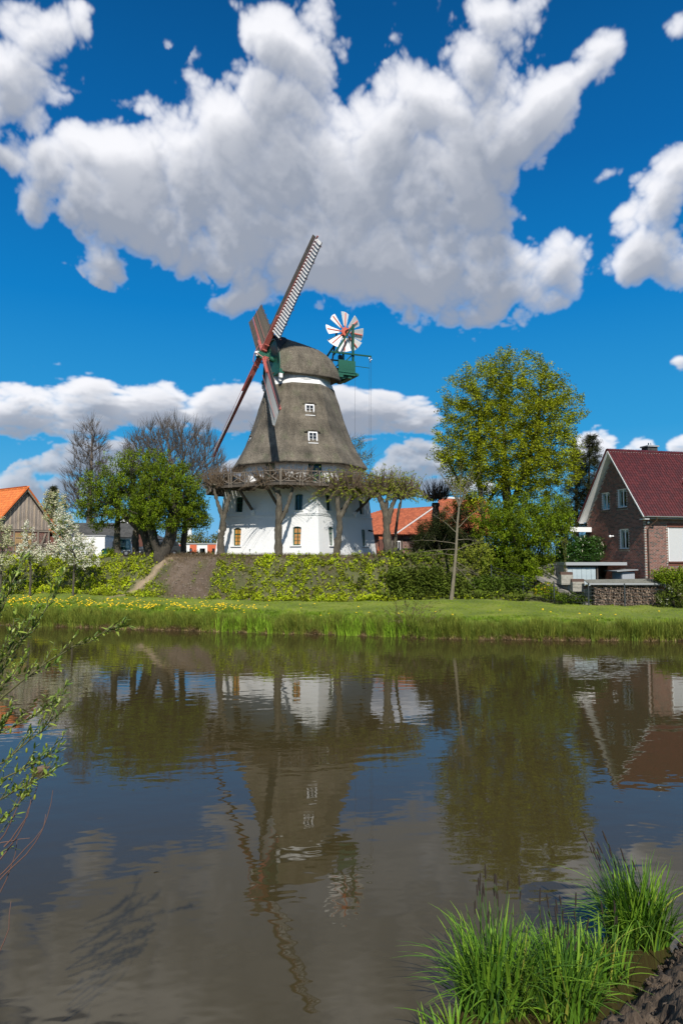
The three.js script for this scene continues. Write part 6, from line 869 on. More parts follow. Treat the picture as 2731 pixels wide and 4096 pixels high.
// --- blossoming fruit trees on the bank
[[169, 1342, 55.6, [[172, 1262, 48, 36, 1.7], [150, 1215, 30, 36, 1.2], [140, 1180, 14, 26, 0.8], [196, 1288, 34, 20, 1.2], [118, 1262, 20, 20, 0.9]], 900, 'large white blossoming fruit tree on the bank before the white garage', LEAF.blossom], [70, 1340, 56, [[68, 1266, 28, 24, 1.1], [62, 1226, 16, 28, 0.8], [86, 1277, 20, 16, 0.8]], 420, 'smaller white blossoming fruit tree in front of the barn door', LEAF.blossom], [2, 1330, 55, [[6, 1250, 24, 40, 1], [-10, 1220, 30, 40, 1], [10, 1290, 24, 24, 0.9]], 380, 'cream blossoming fruit tree cut by the left edge of the picture', LEAF.cream], [132, 1275, 64, [[128, 1165, 30, 40, 1.6], [140, 1200, 28, 30, 1.4]], 380, 'pale blossoming tree behind the others, beside the dark spruce', LEAF.cream]].forEach(([px, py, d, ells, n, label, mat], i) => {
  const [t, N] = bush('blossom_tree', label, 'tree', px, py, d, ells, { n, mat, geo: S.flower, per: 2, spread: 0.11, seed: 91 + i, step: 0.2, kill: 0.25, rBase: 0.09, size: [0.55, 1.0], tint: 0.12, bark: MAT.barkGrey, test: (q) => q.w <= 4 && n3(q.p.x * 1.1, q.p.y * 1.1, q.p.z * 1.1 + i) > -0.15, trunkTo: (b, tr) => tr.push({ pts: [V(0, 0, 0), V(0.03, (at(ells[0][0], ells[0][1], d).y - b.y) * 0.55, 0), at(ells[0][0], ells[0][1] + 15, d).sub(b)] }) });
  foliage('young_leaves', t, N, { mat: LEAF.haw, geo: S.sparse, per: 1, spread: 0.16, seed: 4 + i, size: [0.5, 0.8] });
});
// --- bare trees behind
function bareTree(label, px, py, d, ells, n, seed, trunk, o = {}) {
  const b = at(px, py, d); b.y = PLATEAU - 0.1; const t = thing(o.name ?? 'bare_tree', label, 'tree', b.toArray());
  const N = colonise({ pts: crownPts(ells.map((e) => ell(e[0], e[1], e[2], e[3], d, e[4], b)), n, seed, 0.2), trunk: [{ pts: trunk.map(([x, y]) => at(x, y, d).sub(b)) }], step: o.step ?? 0.5, kill: o.kill ?? 0.62, rTip: 0.012, rBase: o.rBase ?? 0.35, pow: 2.0, up: o.up ?? 0.35, seed });
  part('trunk', branchGeo(N, 3, o.twigs ?? 6, o.tw ?? 1.0, seed, 0.013, 0.8), o.bark ?? MAT.twigGrey, t);
  return [t, N];
}
bareTree('tall narrow bare tree rising behind the green tree on the left', 204, 1280, 82, [[208, 1060, 40, 90, 3], [215, 1140, 55, 60, 3], [180, 1130, 35, 55, 2.5]], 1300, 101, [[204, 1282], [206, 1180], [210, 1080], [212, 1000]], { up: 0.5 });
bareTree('wide bare tree with a fan of grey twigs beside the sail tip', 395, 1280, 86, [[400, 1050, 108, 78, 5], [470, 1090, 55, 45, 3.5], [330, 1060, 50, 55, 3.5]], 2400, 102, [[395, 1282], [396, 1200], [402, 1130]], { rBase: 0.5, tw: 1.2 });
{ const [t, N] = bareTree('thinly leaved tree half hidden behind the mill', 760, 1280, 80, [[820, 1050, 42, 45, 3], [600, 1000, 26, 26, 2.5], [720, 1070, 110, 50, 4]], 700, 103, [[730, 1282], [730, 1150]], { name: 'sparse_tree', step: 0.55, kill: 0.75, twigs: 2 }); foliage('crown', t, N, { mat: LEAF.olive, geo: S.small, per: 2, spread: 0.35, seed: 5, size: [0.9, 1.3], test: (n) => n.w <= 3 }); }
for (const [px, w, d, k] of [[500, 60, 150, 0], [455, 40, 140, 1], [420, 50, 160, 2], [345, 60, 150, 3]]) { const [t, N] = bareTree(['hazy green tree at the back just left of the mill wall', 'small hazy tree behind the red and white block', 'hazy olive tree behind the slim dark trunk', 'hazy tree behind the lamp post and the car'][k], px, 1280, d, [[px, 1252, w * 0.5, 26, 4]], 160, 110 + k, [[px, 1284], [px, 1262]], { name: 'far_tree', step: 0.7, kill: 0.9, twigs: 1 }); foliage('crown', t, N, { mat: LEAF.olive, geo: S.lime, per: 2, spread: 0.6, seed: 6 + k, size: [1.4, 2.2], test: (n) => n.w <= 5 }); }
// --- spruces
function spruce(label, px, py0, py1, d, halfW, seed, lean = 0) {
  const b = at(px, 1290, d); b.y = PLATEAU - 0.1; const t = thing('spruce_tree', label, 'tree', b.toArray()), top = at(px + lean, py0, d).sub(b), r = rnd(seed), list = [tube([V(0, 0, 0), top.clone().multiplyScalar(0.5), top], [0.28, 0.16, 0.02], 8)], nodes = [], low = at(px, py1, d).y - b.y;
  for (let y = low; y < top.y - 0.2; y += 0.34) { const f = 1 - (y - low) / (top.y - low), n = 4; for (let k = 0; k < n; k++) { const a = r() * 6.28, L = (0.25 + halfW * Math.pow(f, 0.8)) * (0.45 + 0.85 * r()), o = top.clone().multiplyScalar(y / top.y), pts = [], m = 6; for (let q = 0; q <= m; q++) { const u = q / m; const p = o.clone().add(V(Math.cos(a) * L * u, -0.28 * L * u + 0.34 * L * u * u * u, Math.sin(a) * L * u)); pts.push(p); if (q > 0) { nodes.push({ p, w: 1 }); if (q > 2) nodes.push({ p: p.clone().add(V(0, -0.25 * r(), 0)), w: 1 }); } } list.push(tube(pts, pts.map((_, q) => 0.03 * (1 - q / m) + 0.006), 3, false)); } }
  part('trunk', joinIndexed(list), MAT.barkDark, t); foliage('crown', t, nodes, { mat: LEAF.spruce, geo: S.needle, per: 2, spread: 0.14, seed, size: [0.7, 1.2], tint: 0.5 });
}
spruce('tall dark spruce between the lime and the brick house roof', 1348, 992, 1215, 72, 3.1, 121, 6);
spruce('second dark spruce close behind the lime crown on its right', 1325, 1030, 1235, 74, 3.2, 122, -4);
spruce('dark spruce behind the blossoming trees by the barn', 122, 1112, 1275, 76, 1.9, 123);
// --- thin sapling on the meadow
{
  const b = baseAt(1036, 1380, 52.6), t = thing('sapling', 'slender bare sapling with a pale leaning trunk on the meadow edge', 'tree', b.toArray()), P = (x, y, d = 52.6) => at(x, y, d).sub(b), r = rnd(17);
  const stem = [V(0, 0, 0), P(1042, 1320), P(1047, 1260), P(1050, 1200), P(1054, 1160)], list = [tube(stem, [0.17, 0.125, 0.105, 0.085, 0.07], 10)], nodes = [];
  const limb = (pts, r0) => { list.push(tube(pts, pts.map((_, i) => r0 * (1 - 0.8 * i / (pts.length - 1))), 4, false)); pts.slice(2).forEach((p) => { nodes.push({ p, w: 1 }); for (let k = 0; k < 2; k++) { const d = V(r() - 0.5, r() * 0.7, r() - 0.5).multiplyScalar(0.9); list.push(tube([p, p.clone().addScaledVector(d, 0.5), p.clone().add(d)], [0.011, 0.008, 0.004], 3, false)); } }); };
  for (let k = 0; k < 13; k++) { const a = (k - 6) / 6 * 0.75, L = 2.4 + r() * 1.2, o = P(1054, 1163), pts = []; for (let q = 0; q <= 6; q++) { const u = q / 6; pts.push(o.clone().add(V(Math.sin(a) * L * u * (0.6 + 0.2 * u), L * u * (0.95 - 0.1 * Math.abs(a)), (r() - 0.5) * 0.25 + Math.cos(k * 2.1) * 0.7 * u))); } limb(pts, 0.04); }
  for (const [x, y, dx, dy] of [[1048, 1250, -95, -8], [1047, 1262, -110, 12], [1046, 1275, -70, 2], [1049, 1225, -60, -45], [1050, 1215, 55, -50], [1046, 1290, 60, 40], [1044, 1300, 45, 50], [1047, 1265, 62, -20], [1043, 1310, 50, 10], [1050, 1205, -38, -40], [1049, 1240, 50, 5]]) { const o = P(x, y), e = P(x + dx, y + dy, 52.6 + (r() - 0.5) * 1.5), pts = []; for (let q = 0; q <= 6; q++) pts.push(o.clone().lerp(e, q / 6).add(V(0, 0.12 * Math.sin(q / 6 * 3.1) + (r() - 0.5) * 0.06, 0))); limb(pts, 0.03); }
  part('trunk', joinIndexed(list), MAT.barkPale, t); foliage('buds', t, nodes, { mat: LEAF.olive, geo: S.sparse, per: 1, spread: 0.15, seed: 8, size: [0.4, 0.6], test: (n) => n.p.y > 4.2 });
}
// --- pollarded limes along the yard edge
function pollard(label, px, py, d, forks, heads, o = {}) {
  const b = baseAt(px, py, d), t = thing('pollarded_lime', label, 'tree', b.toArray(), 0, o.group), P = (x, y, dd = d) => at(x, y, dd).sub(b), r = rnd(o.seed), wood = [], twigs = [], ends = [];
  forks.forEach((f) => { f.r = f.r.map((q) => q * 0.8); const pts = new THREE.CatmullRomCurve3(f.pts.map(([x, y, q], i) => i === 0 && f === forks[0] ? V(0, 0, 0) : P(x, y, q ?? d)), false, 'centripetal').getPoints(22); const rr = pts.map((_, i) => { const u = i / 22; return lerp(f.r[0], f.r[1], u) * (1 + 0.2 * n2(u * 8 + o.seed, 3) + 0.09 * n2(u * 21 + o.seed, 8) + (f === forks[0] ? 0.35 * Math.pow(1 - u, 8) : 0)); }); wood.push(tube(pts, rr, 16)); });
  heads.forEach(([hx, hy, hr, n, hd]) => {
    
    const c = P(hx, hy, hd ?? d), k = d / 1568; n = Math.round(n * 1.35); hr *= 1.15; const knob = new THREE.IcosahedronGeometry(hr * k * 0.36, 2); const kp = knob.attributes.position; for (let i = 0; i < kp.count; i++) { const q = 1 + 0.4 * n3(kp.getX(i) * 5, kp.getY(i) * 5, kp.getZ(i) * 5 + o.seed); kp.setXYZ(i, kp.getX(i) * q * 1.25, kp.getY(i) * q * 0.8, kp.getZ(i) * q); } knob.computeVertexNormals(); knob.translate(c.x, c.y, c.z); const kg = mergeVertices(knob); kg.computeVertexNormals(); wood.push(kg);
    for (let i = 0; i < n; i++) {
      const a = r() * 6.28, rad = Math.sqrt(r()) * hr * k, o0 = c.clone().add(V(Math.cos(a) * rad * 0.9, (r() - 0.65) * hr * k * 0.7, Math.sin(a) * rad * 0.6)), out = 0.2 + 1.25 * rad / (hr * k), L = (o.len ?? 1.5) * (0.25 + 0.8 * r()), dir = V(Math.cos(a) * out * 0.55, 1, Math.sin(a) * out * 0.4).normalize();
      const m1 = o0.clone().addScaledVector(dir, L * 0.35).add(V(Math.cos(a) * 0.07, -0.02, 0)), m2 = o0.clone().addScaledVector(dir, L * 0.7).add(V((r() - 0.5) * 0.08, 0.05, (r() - 0.5) * 0.08)), e = o0.clone().addScaledVector(dir, L).add(V((r() - 0.5) * 0.12, 0.12 * L, 0));
      const rr = (o.tr ?? 0.026) * (0.6 + 0.8 * r()); twigs.push(tube([o0, m1, m2, e], [rr, rr * 0.8, rr * 0.6, rr * 0.3], 4, false)); if (r() < (o.leafy ?? 0)) ends.push({ p: m1, w: 1 }, { p: m2, w: 1 }, { p: e, w: 1 });
    }
    for (let i = 0; i < n * 1.1 * (o.droop ?? 0.25); i++) { const a = r() < 0.5 ? r() * 1.2 - 0.6 : Math.PI + r() * 1.2 - 0.6, L = (o.side ?? 1.3) * (0.5 + 0.9 * r()), pts = []; for (let q = 0; q <= 5; q++) { const u = q / 5; pts.push(c.clone().add(V(Math.cos(a) * L * u, 0.25 * L * u - (o.sag ?? 0.55) * L * u * u + (r() - 0.5) * 0.07, Math.sin(a) * L * u + (r() - 0.5) * 0.1))); } twigs.push(tube(pts, pts.map((_, q) => 0.016 * (1 - q / 6.5)), 3, false)); if (r() < (o.leafy ?? 0) * 1.4) pts.slice(2).forEach((p) => ends.push({ p, w: 1 })); }
  });
  part('trunk', rough(joinIndexed(wood.map((g) => { if (!g.attributes.uv) g.setAttribute('uv', new THREE.BufferAttribute(new Float32Array(g.attributes.position.count * 2), 2)); return g; })), 0.1, 2.6, o.seed), o.bark ?? MAT.barkGrey, t);
  part('crown', joinIndexed(twigs), o.twig ?? MAT.twigBrown, t);
  if (ends.length) foliage('leaves', t, ends, { mat: LEAF.pale, geo: S.sparse, per: o.leafPer ?? 1, spread: 0.14, seed: o.seed, size: [0.7, 1.1], tint: 0.3 });
  return t;
}
pollard('leafless pollarded lime at the left corner of the mill', 508, 1286, 58.3, [{ pts: [[508, 1286], [507, 1240], [512, 1215], [513, 1185]], r: [0.38, 0.27] }, { pts: [[513, 1195], [500, 1155], [490, 1116]], r: [0.22, 0.13] }, { pts: [[513, 1195], [524, 1150], [529, 1114]], r: [0.22, 0.15] }], [[492, 1112, 22, 90], [510, 1108, 18, 70], [530, 1110, 22, 90], [552, 1112, 14, 36]], { seed: 201, droop: 0.35, side: 1.1 });
pollard('leafless pollarded lime in the middle of the left mill wall', 640, 1288, 56.2, [{ pts: [[640, 1288], [639, 1240], [640, 1190], [641, 1150], [638, 1125]], r: [0.39, 0.25] }, { pts: [[643, 1200], [658, 1168], [668, 1138], [673, 1118]], r: [0.22, 0.14] }, { pts: [[640, 1140], [624, 1118], [606, 1108]], r: [0.18, 0.1] }], [[618, 1106, 24, 100], [645, 1108, 24, 110], [674, 1108, 24, 100], [700, 1108, 14, 40]], { seed: 202, droop: 0.45, side: 2.0 });
pollard('pollarded lime with a few yellow green leaves near the right mill corner', 771, 1290, 56.8, [{ pts: [[771, 1290], [776, 1245], [780, 1205], [776, 1165], [775, 1140]], r: [0.36, 0.2] }, { pts: [[781, 1190], [795, 1160], [806, 1135]], r: [0.24, 0.15] }], [[758, 1118, 20, 60], [780, 1114, 22, 80], [806, 1114, 22, 80], [824, 1116, 14, 40]], { seed: 203, leafy: 0.22, droop: 0.6, side: 1.5, sag: 0.9 });
pollard('leafy pollarded lime standing right of the mill base', 893, 1290, 58.2, [{ pts: [[893, 1290], [889, 1245], [887, 1200], [880, 1165], [866, 1130]], r: [0.46, 0.24] }, { pts: [[890, 1205], [898, 1170], [905, 1150], [922, 1128]], r: [0.3, 0.17] }, { pts: [[886, 1185], [888, 1150], [892, 1125]], r: [0.22, 0.14] }], [[852, 1118, 22, 60], [880, 1114, 22, 70], [912, 1116, 20, 60], [936, 1122, 18, 50]], { seed: 204, leafy: 0.5, droop: 0.7, side: 1.5, sag: 0.75, leafPer: 1 });
pollard('thinner pollarded lime just behind the leafy one', 907, 1283, 62, [{ pts: [[907, 1283], [908, 1235], [913, 1185], [922, 1140]], r: [0.2, 0.12] }], [[920, 1140, 20, 60], [938, 1136, 14, 40]], { seed: 205, leafy: 0.3, droop: 0.3 });
pollard('dark bare pollard sticking up before the farmhouse roof', 1000, 1292, 66, [{ pts: [[1000, 1292], [1001, 1220], [1000, 1180], [1000, 1155]], r: [0.5, 0.42] }], [[990, 1146, 14, 70], [1008, 1142, 14, 90]], { seed: 206, bark: MAT.barkDark, twig: MAT.twig, len: 1.9, tr: 0.028, droop: 0.5, side: 1.7, sag: 0.1 });
pollard('grey straight trunk left of the notice board, lost in leaves above', 271, 1288, 61, [{ pts: [[271, 1288], [269, 1240], [271, 1190], [272, 1140]], r: [0.4, 0.24] }], [[272, 1132, 18, 60]], { seed: 207, droop: 0.4 });
pollard('grey trunk right of the notice board under the dark green tree', 311, 1287, 62, [{ pts: [[311, 1287], [312, 1240], [313, 1200], [318, 1150]], r: [0.4, 0.24] }], [[318, 1140, 18, 60]], { seed: 208, droop: 0.4 });

// ================================================================== GRASS, REEDS, FLOWERS AND BANK COVER
const wob = rnd(4711);
function tuft(n, h, w, spreadR, lean, seed, segs = 3) {        // a tuft of curved blades
  const q = rnd(seed), P = [], I = [];
  for (let k = 0; k < n; k++) {
    const a = q() * 6.28, r0 = Math.sqrt(q()) * spreadR, x0 = Math.cos(a) * r0, z0 = Math.sin(a) * r0, b = q() * 6.28, ln = lean * (0.4 + q()), H = h * (0.55 + 0.6 * q()), sx = Math.cos(b + 1.57), sz = Math.sin(b + 1.57), W = w * (0.7 + 0.6 * q()), base = P.length / 3;
    for (let s = 0; s <= segs; s++) { const u = s / segs, f = ln * u * u * H, y = H * (u - 0.25 * ln * u * u), ww = W * (1 - Math.pow(u, 1.6)) + 0.001; P.push(x0 + Math.cos(b) * f - sx * ww / 2, y, z0 + Math.sin(b) * f - sz * ww / 2, x0 + Math.cos(b) * f + sx * ww / 2, y, z0 + Math.sin(b) * f + sz * ww / 2); }
    for (let s = 0; s < segs; s++) { const o = base + s * 2; I.push(o, o + 1, o + 2, o + 1, o + 3, o + 2); }
  }
  const g = new THREE.BufferGeometry(); g.setAttribute('position', new THREE.Float32BufferAttribute(P, 3)); g.setIndex(I); return flat(g);
}
const GRASS = leafMat([0.23, 0.34, 0.022], 0.25), REED = leafMat([0.175, 0.25, 0.04], 0.25), STRAW = leafMat([0.40, 0.31, 0.18], 0.15), IRIS = leafMat([0.24, 0.38, 0.03], 0.3);
function scatter(name, label, cat, geo, mat, tries, f, seed) { const r = rnd(seed), list = [], cols = []; for (let i = 0; i < tries; i++) { const o = f(r); if (!o) continue; list.push(M4(onLand(o.x, o.z).add(V(0, o.dy ?? -0.02, 0)), new THREE.Euler(o.tx ?? (r() - 0.5) * 0.2, r() * 6.28, (r() - 0.5) * 0.2), o.s)); cols.push(o.c ?? [1, 1, 1]); } return tag(copies(name, geo, mat, list, scene, (i) => cols[i]), label, cat, null, 'stuff'); }
const meadowX = (r) => { const u = r(); return lerp(-36, 36, u); };
// meadow
scatter('meadow_grass', 'green meadow grass between the pond and the bank', 'grass', tuft(9, 0.22, 0.02, 0.12, 0.9, 1), GRASS, 17500, (r) => { const x = meadowX(r), s0 = farShore(x) + 0.5, f = footAt(x) + 0.3, d = lerp(s0, f, Math.pow(r(), 0.9)); if (Math.abs(x) > d * 0.68) return; const t = d - s0, n = fbm2(x * 0.3, d * 0.5, 3), mown = sst(3.5, 6, t + n * 3), k = 0.85 + n * 0.5 + r() * 0.2; return { x, z: -d, s: lerp(1.35 + n, 0.5, mown) * (0.7 + 0.5 * r()), c: mown > 0.5 ? [1.25 * k, 1.12 * k, 0.9 * k] : [0.85 * k, 0.92 * k, 0.9 * k] }; }, 1);
// fringe of sedges along the water, straw coloured at the foot
scatter('shore_sedge', 'dense dark green sedge fringe along the far waterline', 'reeds', tuft(16, 1.12, 0.03, 0.16, 0.42, 2, 4), REED, 6200, (r) => { const x = lerp(-32, 31, r()), t = -0.06 + 1.45 * Math.pow(r(), 1.6), d = farShore(x) + t; if (Math.abs(x) > d * 0.68) return; const n = n2(x * 0.55, 5) * 0.5 + n2(x * 1.9, 8 + t) * 0.45; if (n < -0.42 && r() < 0.6) return; const k = 0.68 + r() * 0.5 + n * 0.25; return { x, z: -d, s: Math.max(0.35, 0.72 + 0.5 * n + 0.25 * r()) * (1 - 0.2 * t), dy: -0.05, c: [k * (1 + r() * 0.35), k, k * 0.9] }; }, 2);
scatter('dead_sedge', 'straw coloured dead sedge at the foot of the far waterline fringe', 'reeds', tuft(12, 0.4, 0.03, 0.12, 0.9, 3, 3), STRAW, 2400, (r) => { const x = lerp(-32, 31, r()), t = -0.3 + 0.5 * r(), d = farShore(x) + t, n = n2(x * 0.5, 15) + 0.4 * n2(x * 2.1, 4); if (n < -0.3 || Math.abs(x) > d * 0.68) return; const k = 0.5 + 0.8 * r(); return { x, z: -d, s: 0.5 + 0.55 * r() + 0.35 * n, dy: 0.04, c: [k, k * 0.92, k * 0.85] }; }, 3);
scatter('sedge_heads', 'brownish flower heads above the far sedge fringe', 'reeds', tuft(7, 0.95, 0.014, 0.16, 0.4, 14, 3), leafMat([0.27, 0.21, 0.09], 0.1), 500, (r) => { const x = lerp(-32, 31, r()), d = farShore(x) + 0.3 + r(), n = n2(x * 0.4, 25); if (n < -0.1 || Math.abs(x) > d * 0.68) return; return { x, z: -d, s: 0.7 + 0.3 * r(), c: [1, 1, 1] }; }, 33);
// broad bright iris leaves in two patches
for (const [x0, x1, label, n] of [[-7.2, -4.2, 'bright green iris leaves in the fringe below the left mill wall', 150], [-0.4, 4.3, 'tall bright green iris leaves in the fringe right of the mill', 330]]) scatter('iris_patch', label, 'reeds', tuft(6, 1.15, 0.085, 0.1, 0.3, 4, 4), IRIS, n, (r) => { const x = lerp(x0 - 1.5, x1 + 1.5, (r() + r() + r()) / 3); if (n2(x * 1.6, 2) < -0.35) return; const d = farShore(x) - 0.25 + 0.5 * r(), k = 0.85 + 0.4 * r(); return { x, z: -d, s: 0.7 + 0.45 * r(), dy: -0.05, c: [k, k, k] }; }, 4 + n);
// dandelions
{
  const g = new THREE.SphereGeometry(0.058, 7, 4, 0, 6.29, 0, 1.7); g.scale(1, 0.6, 1); g.translate(0, 0.26, 0); const y = std({ color: rgb(0.86, 0.56, 0.005), roughness: 0.8 });
  scatter('dandelions', 'yellow dandelion flowers scattered over the meadow', 'flowers', g, y, 9000, (r) => { const x = meadowX(r), f = footAt(x), s0 = farShore(x), d = lerp(s0 + 1, f, r()); if (Math.abs(x) > d * 0.68) return; const band = Math.exp(-Math.pow((d - s0 - (x < -6 ? 4.6 : 5.2)) / (x < -6 ? 1.25 : 1.7), 2)), thickL = sst(-5, -9, x), n = sst(-0.15, 0.5, n2(x * 0.5, d * 0.8) + 0.4 * n2(x * 2, d * 2)); if (r() > band * (0.05 + 0.7 * thickL) * (0.25 + n) ) return; return { x, z: -d, s: 0.8 + 0.5 * r(), dy: (r() - 0.3) * 0.12 }; }, 6);
}
// leafy cover on the bank, in bright, deep and low patches
{
  const pick = (r, want) => { const x = lerp(-34, 14.5, r()), f = footAt(x), e = topAt(x), d = lerp(f - 0.25, e + 0.35, r()); if (Math.abs(x) > d * 0.57) return; const c = coverAt(x, d), u = (d - f) / (e - f), n = fbm2(x * 0.5 + 40, d * 0.7, 3); if (c.path > 0.15 || r() < c.bare * 1.15) return; return { x, d, u, n, c }; };
  const mk = (name, label, mat, geo, tries, seed, f) => scatter(name, label, 'ground cover', geo, mat, tries, (r) => { const q = pick(r); if (!q) return; const o = f(q, r); if (!o) return; return { x: q.x, z: -q.d, ...o, tx: (r() - 0.5) * 0.9 + 0.35 }; }, seed);
  mk('bramble_cover', 'bright green bramble leaves covering the bank below the mill', LEAF.bramble, S.ground, 15500, 71, (q, r) => { if (q.x > -15 && q.x < -11 && r() < 0.6) return; if (q.u > 0.8 + 0.2 * q.n && r() < 0.75) return; if (fbm2(q.x * 0.9 + 7, q.d * 1.3, 3) < -0.14 && r() < 0.8) return; if (q.x > 4.5 && r() < 0.72) return; const k = 0.78 + 0.5 * r() + q.n * 0.9; return { s: 0.4 + 0.6 * r(), dy: 0.03 + r() * r() * (0.34 + q.n * 0.5), c: [k * (1 + r() * 0.2), k, k * 0.9] }; });
  mk('ivy_cover', 'darker ivy and nettle leaves on the right part of the bank', LEAF.ivy, S.ground, 9000, 72, (q, r) => { if (q.x < 3 + 4 * q.n || r() < 0.15) return; const k = 0.7 + 0.6 * r() + q.n * 0.6; return { s: 0.55 + 0.5 * r(), dy: 0.05 + r() * (0.5 + q.n * 0.5), c: [k, k, k * 0.9] }; });
  mk('low_weeds', 'thin green weeds on the brown flank of the bank', LEAF.haw, S.small, 7000, 73, (q, r) => { if (q.x < -16 || q.x > -8) return; if (q.n < 0.02 - 0.5 * (0.4 - q.u) && r() < 0.8) return; return { s: 0.35 + 0.5 * r(), dy: 0.03 + 0.12 * r(), c: [0.9, 0.9, 0.9] }; });
  const st = tuft(7, 0.55, 0.012, 0.16, 0.7, 9, 3);
  scatter('dry_stems', 'brown dry stems along the top of the bank', 'dry stems', st, leafMat([0.21, 0.155, 0.095], 0.05), 5200, (r) => { const x = lerp(-15, 9.5, r()), d = lerp(footAt(x) + 0.2, topAt(x) + 0.3, 1 - Math.pow(r(), 2.2)); const n = n2(x * 0.6, d); if (n < -0.2 && x > -6) return; return { x, z: -d, s: 0.5 + 0.5 * r(), tx: 0.2 * (r() - 0.5) }; }, 74);
  const pb = new THREE.IcosahedronGeometry(0.07, 0); scatter('bank_stones', 'small stones and clods on the bare brown slope', 'stones', pb, mottled([[0.13, 0.10, 0.075], [0.2, 0.155, 0.12], [0.3, 0.25, 0.2]], 0.5), 1500, (r) => { const x = lerp(-15, -5.5, r()), d = lerp(footAt(x), topAt(x), r()); if (coverAt(x, d).bare < 0.4) return; return { x, z: -d, s: 0.3 + 1.1 * r() * r(), dy: 0 }; }, 75);
}
// twiggy willow bush on the far shore
{ const [t, N] = bush('shore_willow', 'loose twiggy young willow bush on the far shore before the bank', 'shrub', 948, 1440, 41.5, [[930, 1410, 52, 36, 1], [985, 1412, 40, 34, 1]], { n: 380, mat: LEAF.olive, geo: S.sparse, per: 1, spread: 0.1, seed: 88, step: 0.16, kill: 0.2, rBase: 0.035, stems: 9, size: [0.3, 0.5], bark: MAT.twigBrown, upR: 0.4 }); }
{ const p = at(1218, 1468, 40.4); p.y = 0; const st = thing('stake', 'old wooden stake standing at the far waterline', 'stake', [p.x, -0.4, p.z]); part('pole', tube([V(0, 0, 0), V(0.02, 0.55, 0), V(0.03, 0.95, 0)], [0.07, 0.065, 0.055], 8), MAT.weathered, st); part('top', metreUV(new THREE.CylinderGeometry(0.03, 0.055, 0.05, 8)).translate(0.03, 0.97, 0), MAT.weathered, st);
  const q = at(1503, 1475, 39.6), s2 = st.clone(); s2.name = numbered('stake'); s2.position.set(q.x, -0.45, q.z); s2.userData = { label: 'second wooden stake at the waterline in front of the firewood stack', category: 'stake' }; scene.add(s2); }

// ================================================================== THE NEAR BANK: SOIL, SEDGE, WILLOW
{
  // freshly dug soil
  const nx = 240, nz = 280, X0 = 1.2, X1 = 10, D0 = 1.6, D1 = 12.6, P = [], U = [], I = [];
  for (let j = 0; j <= nz; j++) for (let i = 0; i <= nx; i++) { const x = lerp(X0, X1, i / nx), d = lerp(D0, D1, j / nz), n = fbm3(x * 4.5, d * 4.5, 2, 3), m = fbm3(x * 13, d * 13, 7, 3), edge = sst(X0, X0 + 0.4, x) * sst(X1, X1 - 0.4, x) * sst(D0, D0 + 0.4, d) * sst(-0.5, 0.3, nearShore(x) - d); P.push(x, landHeight(x, -d) + 0.012 + edge * (0.09 + 0.17 * n + 0.11 * Math.abs(m) + 0.14 * fbm2(x * 1.3, d * 1.3, 2)) - (1 - edge) * 0.06, -d); U.push(x, d); }
  for (let j = 0; j < nz; j++) for (let i = 0; i < nx; i++) { const a = j * (nx + 1) + i, b = a + nx + 1; I.push(a, a + 1, b, a + 1, b + 1, b); }
  const g = new THREE.BufferGeometry(); g.setAttribute('position', new THREE.Float32BufferAttribute(P, 3)); g.setAttribute('uv', new THREE.Float32BufferAttribute(U, 2)); g.setIndex(I); g.computeVertexNormals();
  const soil = mottled([[0.036, 0.025, 0.016], [0.072, 0.051, 0.034], [0.12, 0.09, 0.062]], 0.7, 0.95, 0.4, 0.02); structure('soil_bank', g, soil);
  const cg = new THREE.IcosahedronGeometry(0.06, 2), cp = cg.attributes.position; for (let i = 0; i < cp.count; i++) { const k = 1 + 0.55 * n3(cp.getX(i) * 17, cp.getY(i) * 17, cp.getZ(i) * 17) + 0.25 * n3(cp.getX(i) * 45, cp.getY(i) * 45, cp.getZ(i) * 45); cp.setXYZ(i, cp.getX(i) * k, cp.getY(i) * k * 0.75, cp.getZ(i) * k); } cg.computeVertexNormals();
  const r = rnd(19), list = [], tint = []; for (let i = 0; i < 6200; i++) { const x = lerp(X0 + 0.2, X1, r()), d = lerp(D0, D1, r()); if (d > nearShore(x) + 0.05) continue; list.push(M4(V(x, landHeight(x, -d) + 0.1 + 0.12 * fbm3(x * 4.5, d * 4.5, 2, 3), -d), new THREE.Euler(r() * 6, r() * 6, r() * 6), 0.25 + 1.1 * r() * r())); const k = 0.75 + 0.6 * r(); tint.push([k, k, k]); }
  tag(copies('soil_clods', metreUV(cg), soil, list, scene, (i) => tint[i]), 'loose brown soil clods on the near bank at the lower right', 'soil', null, 'stuff');
}
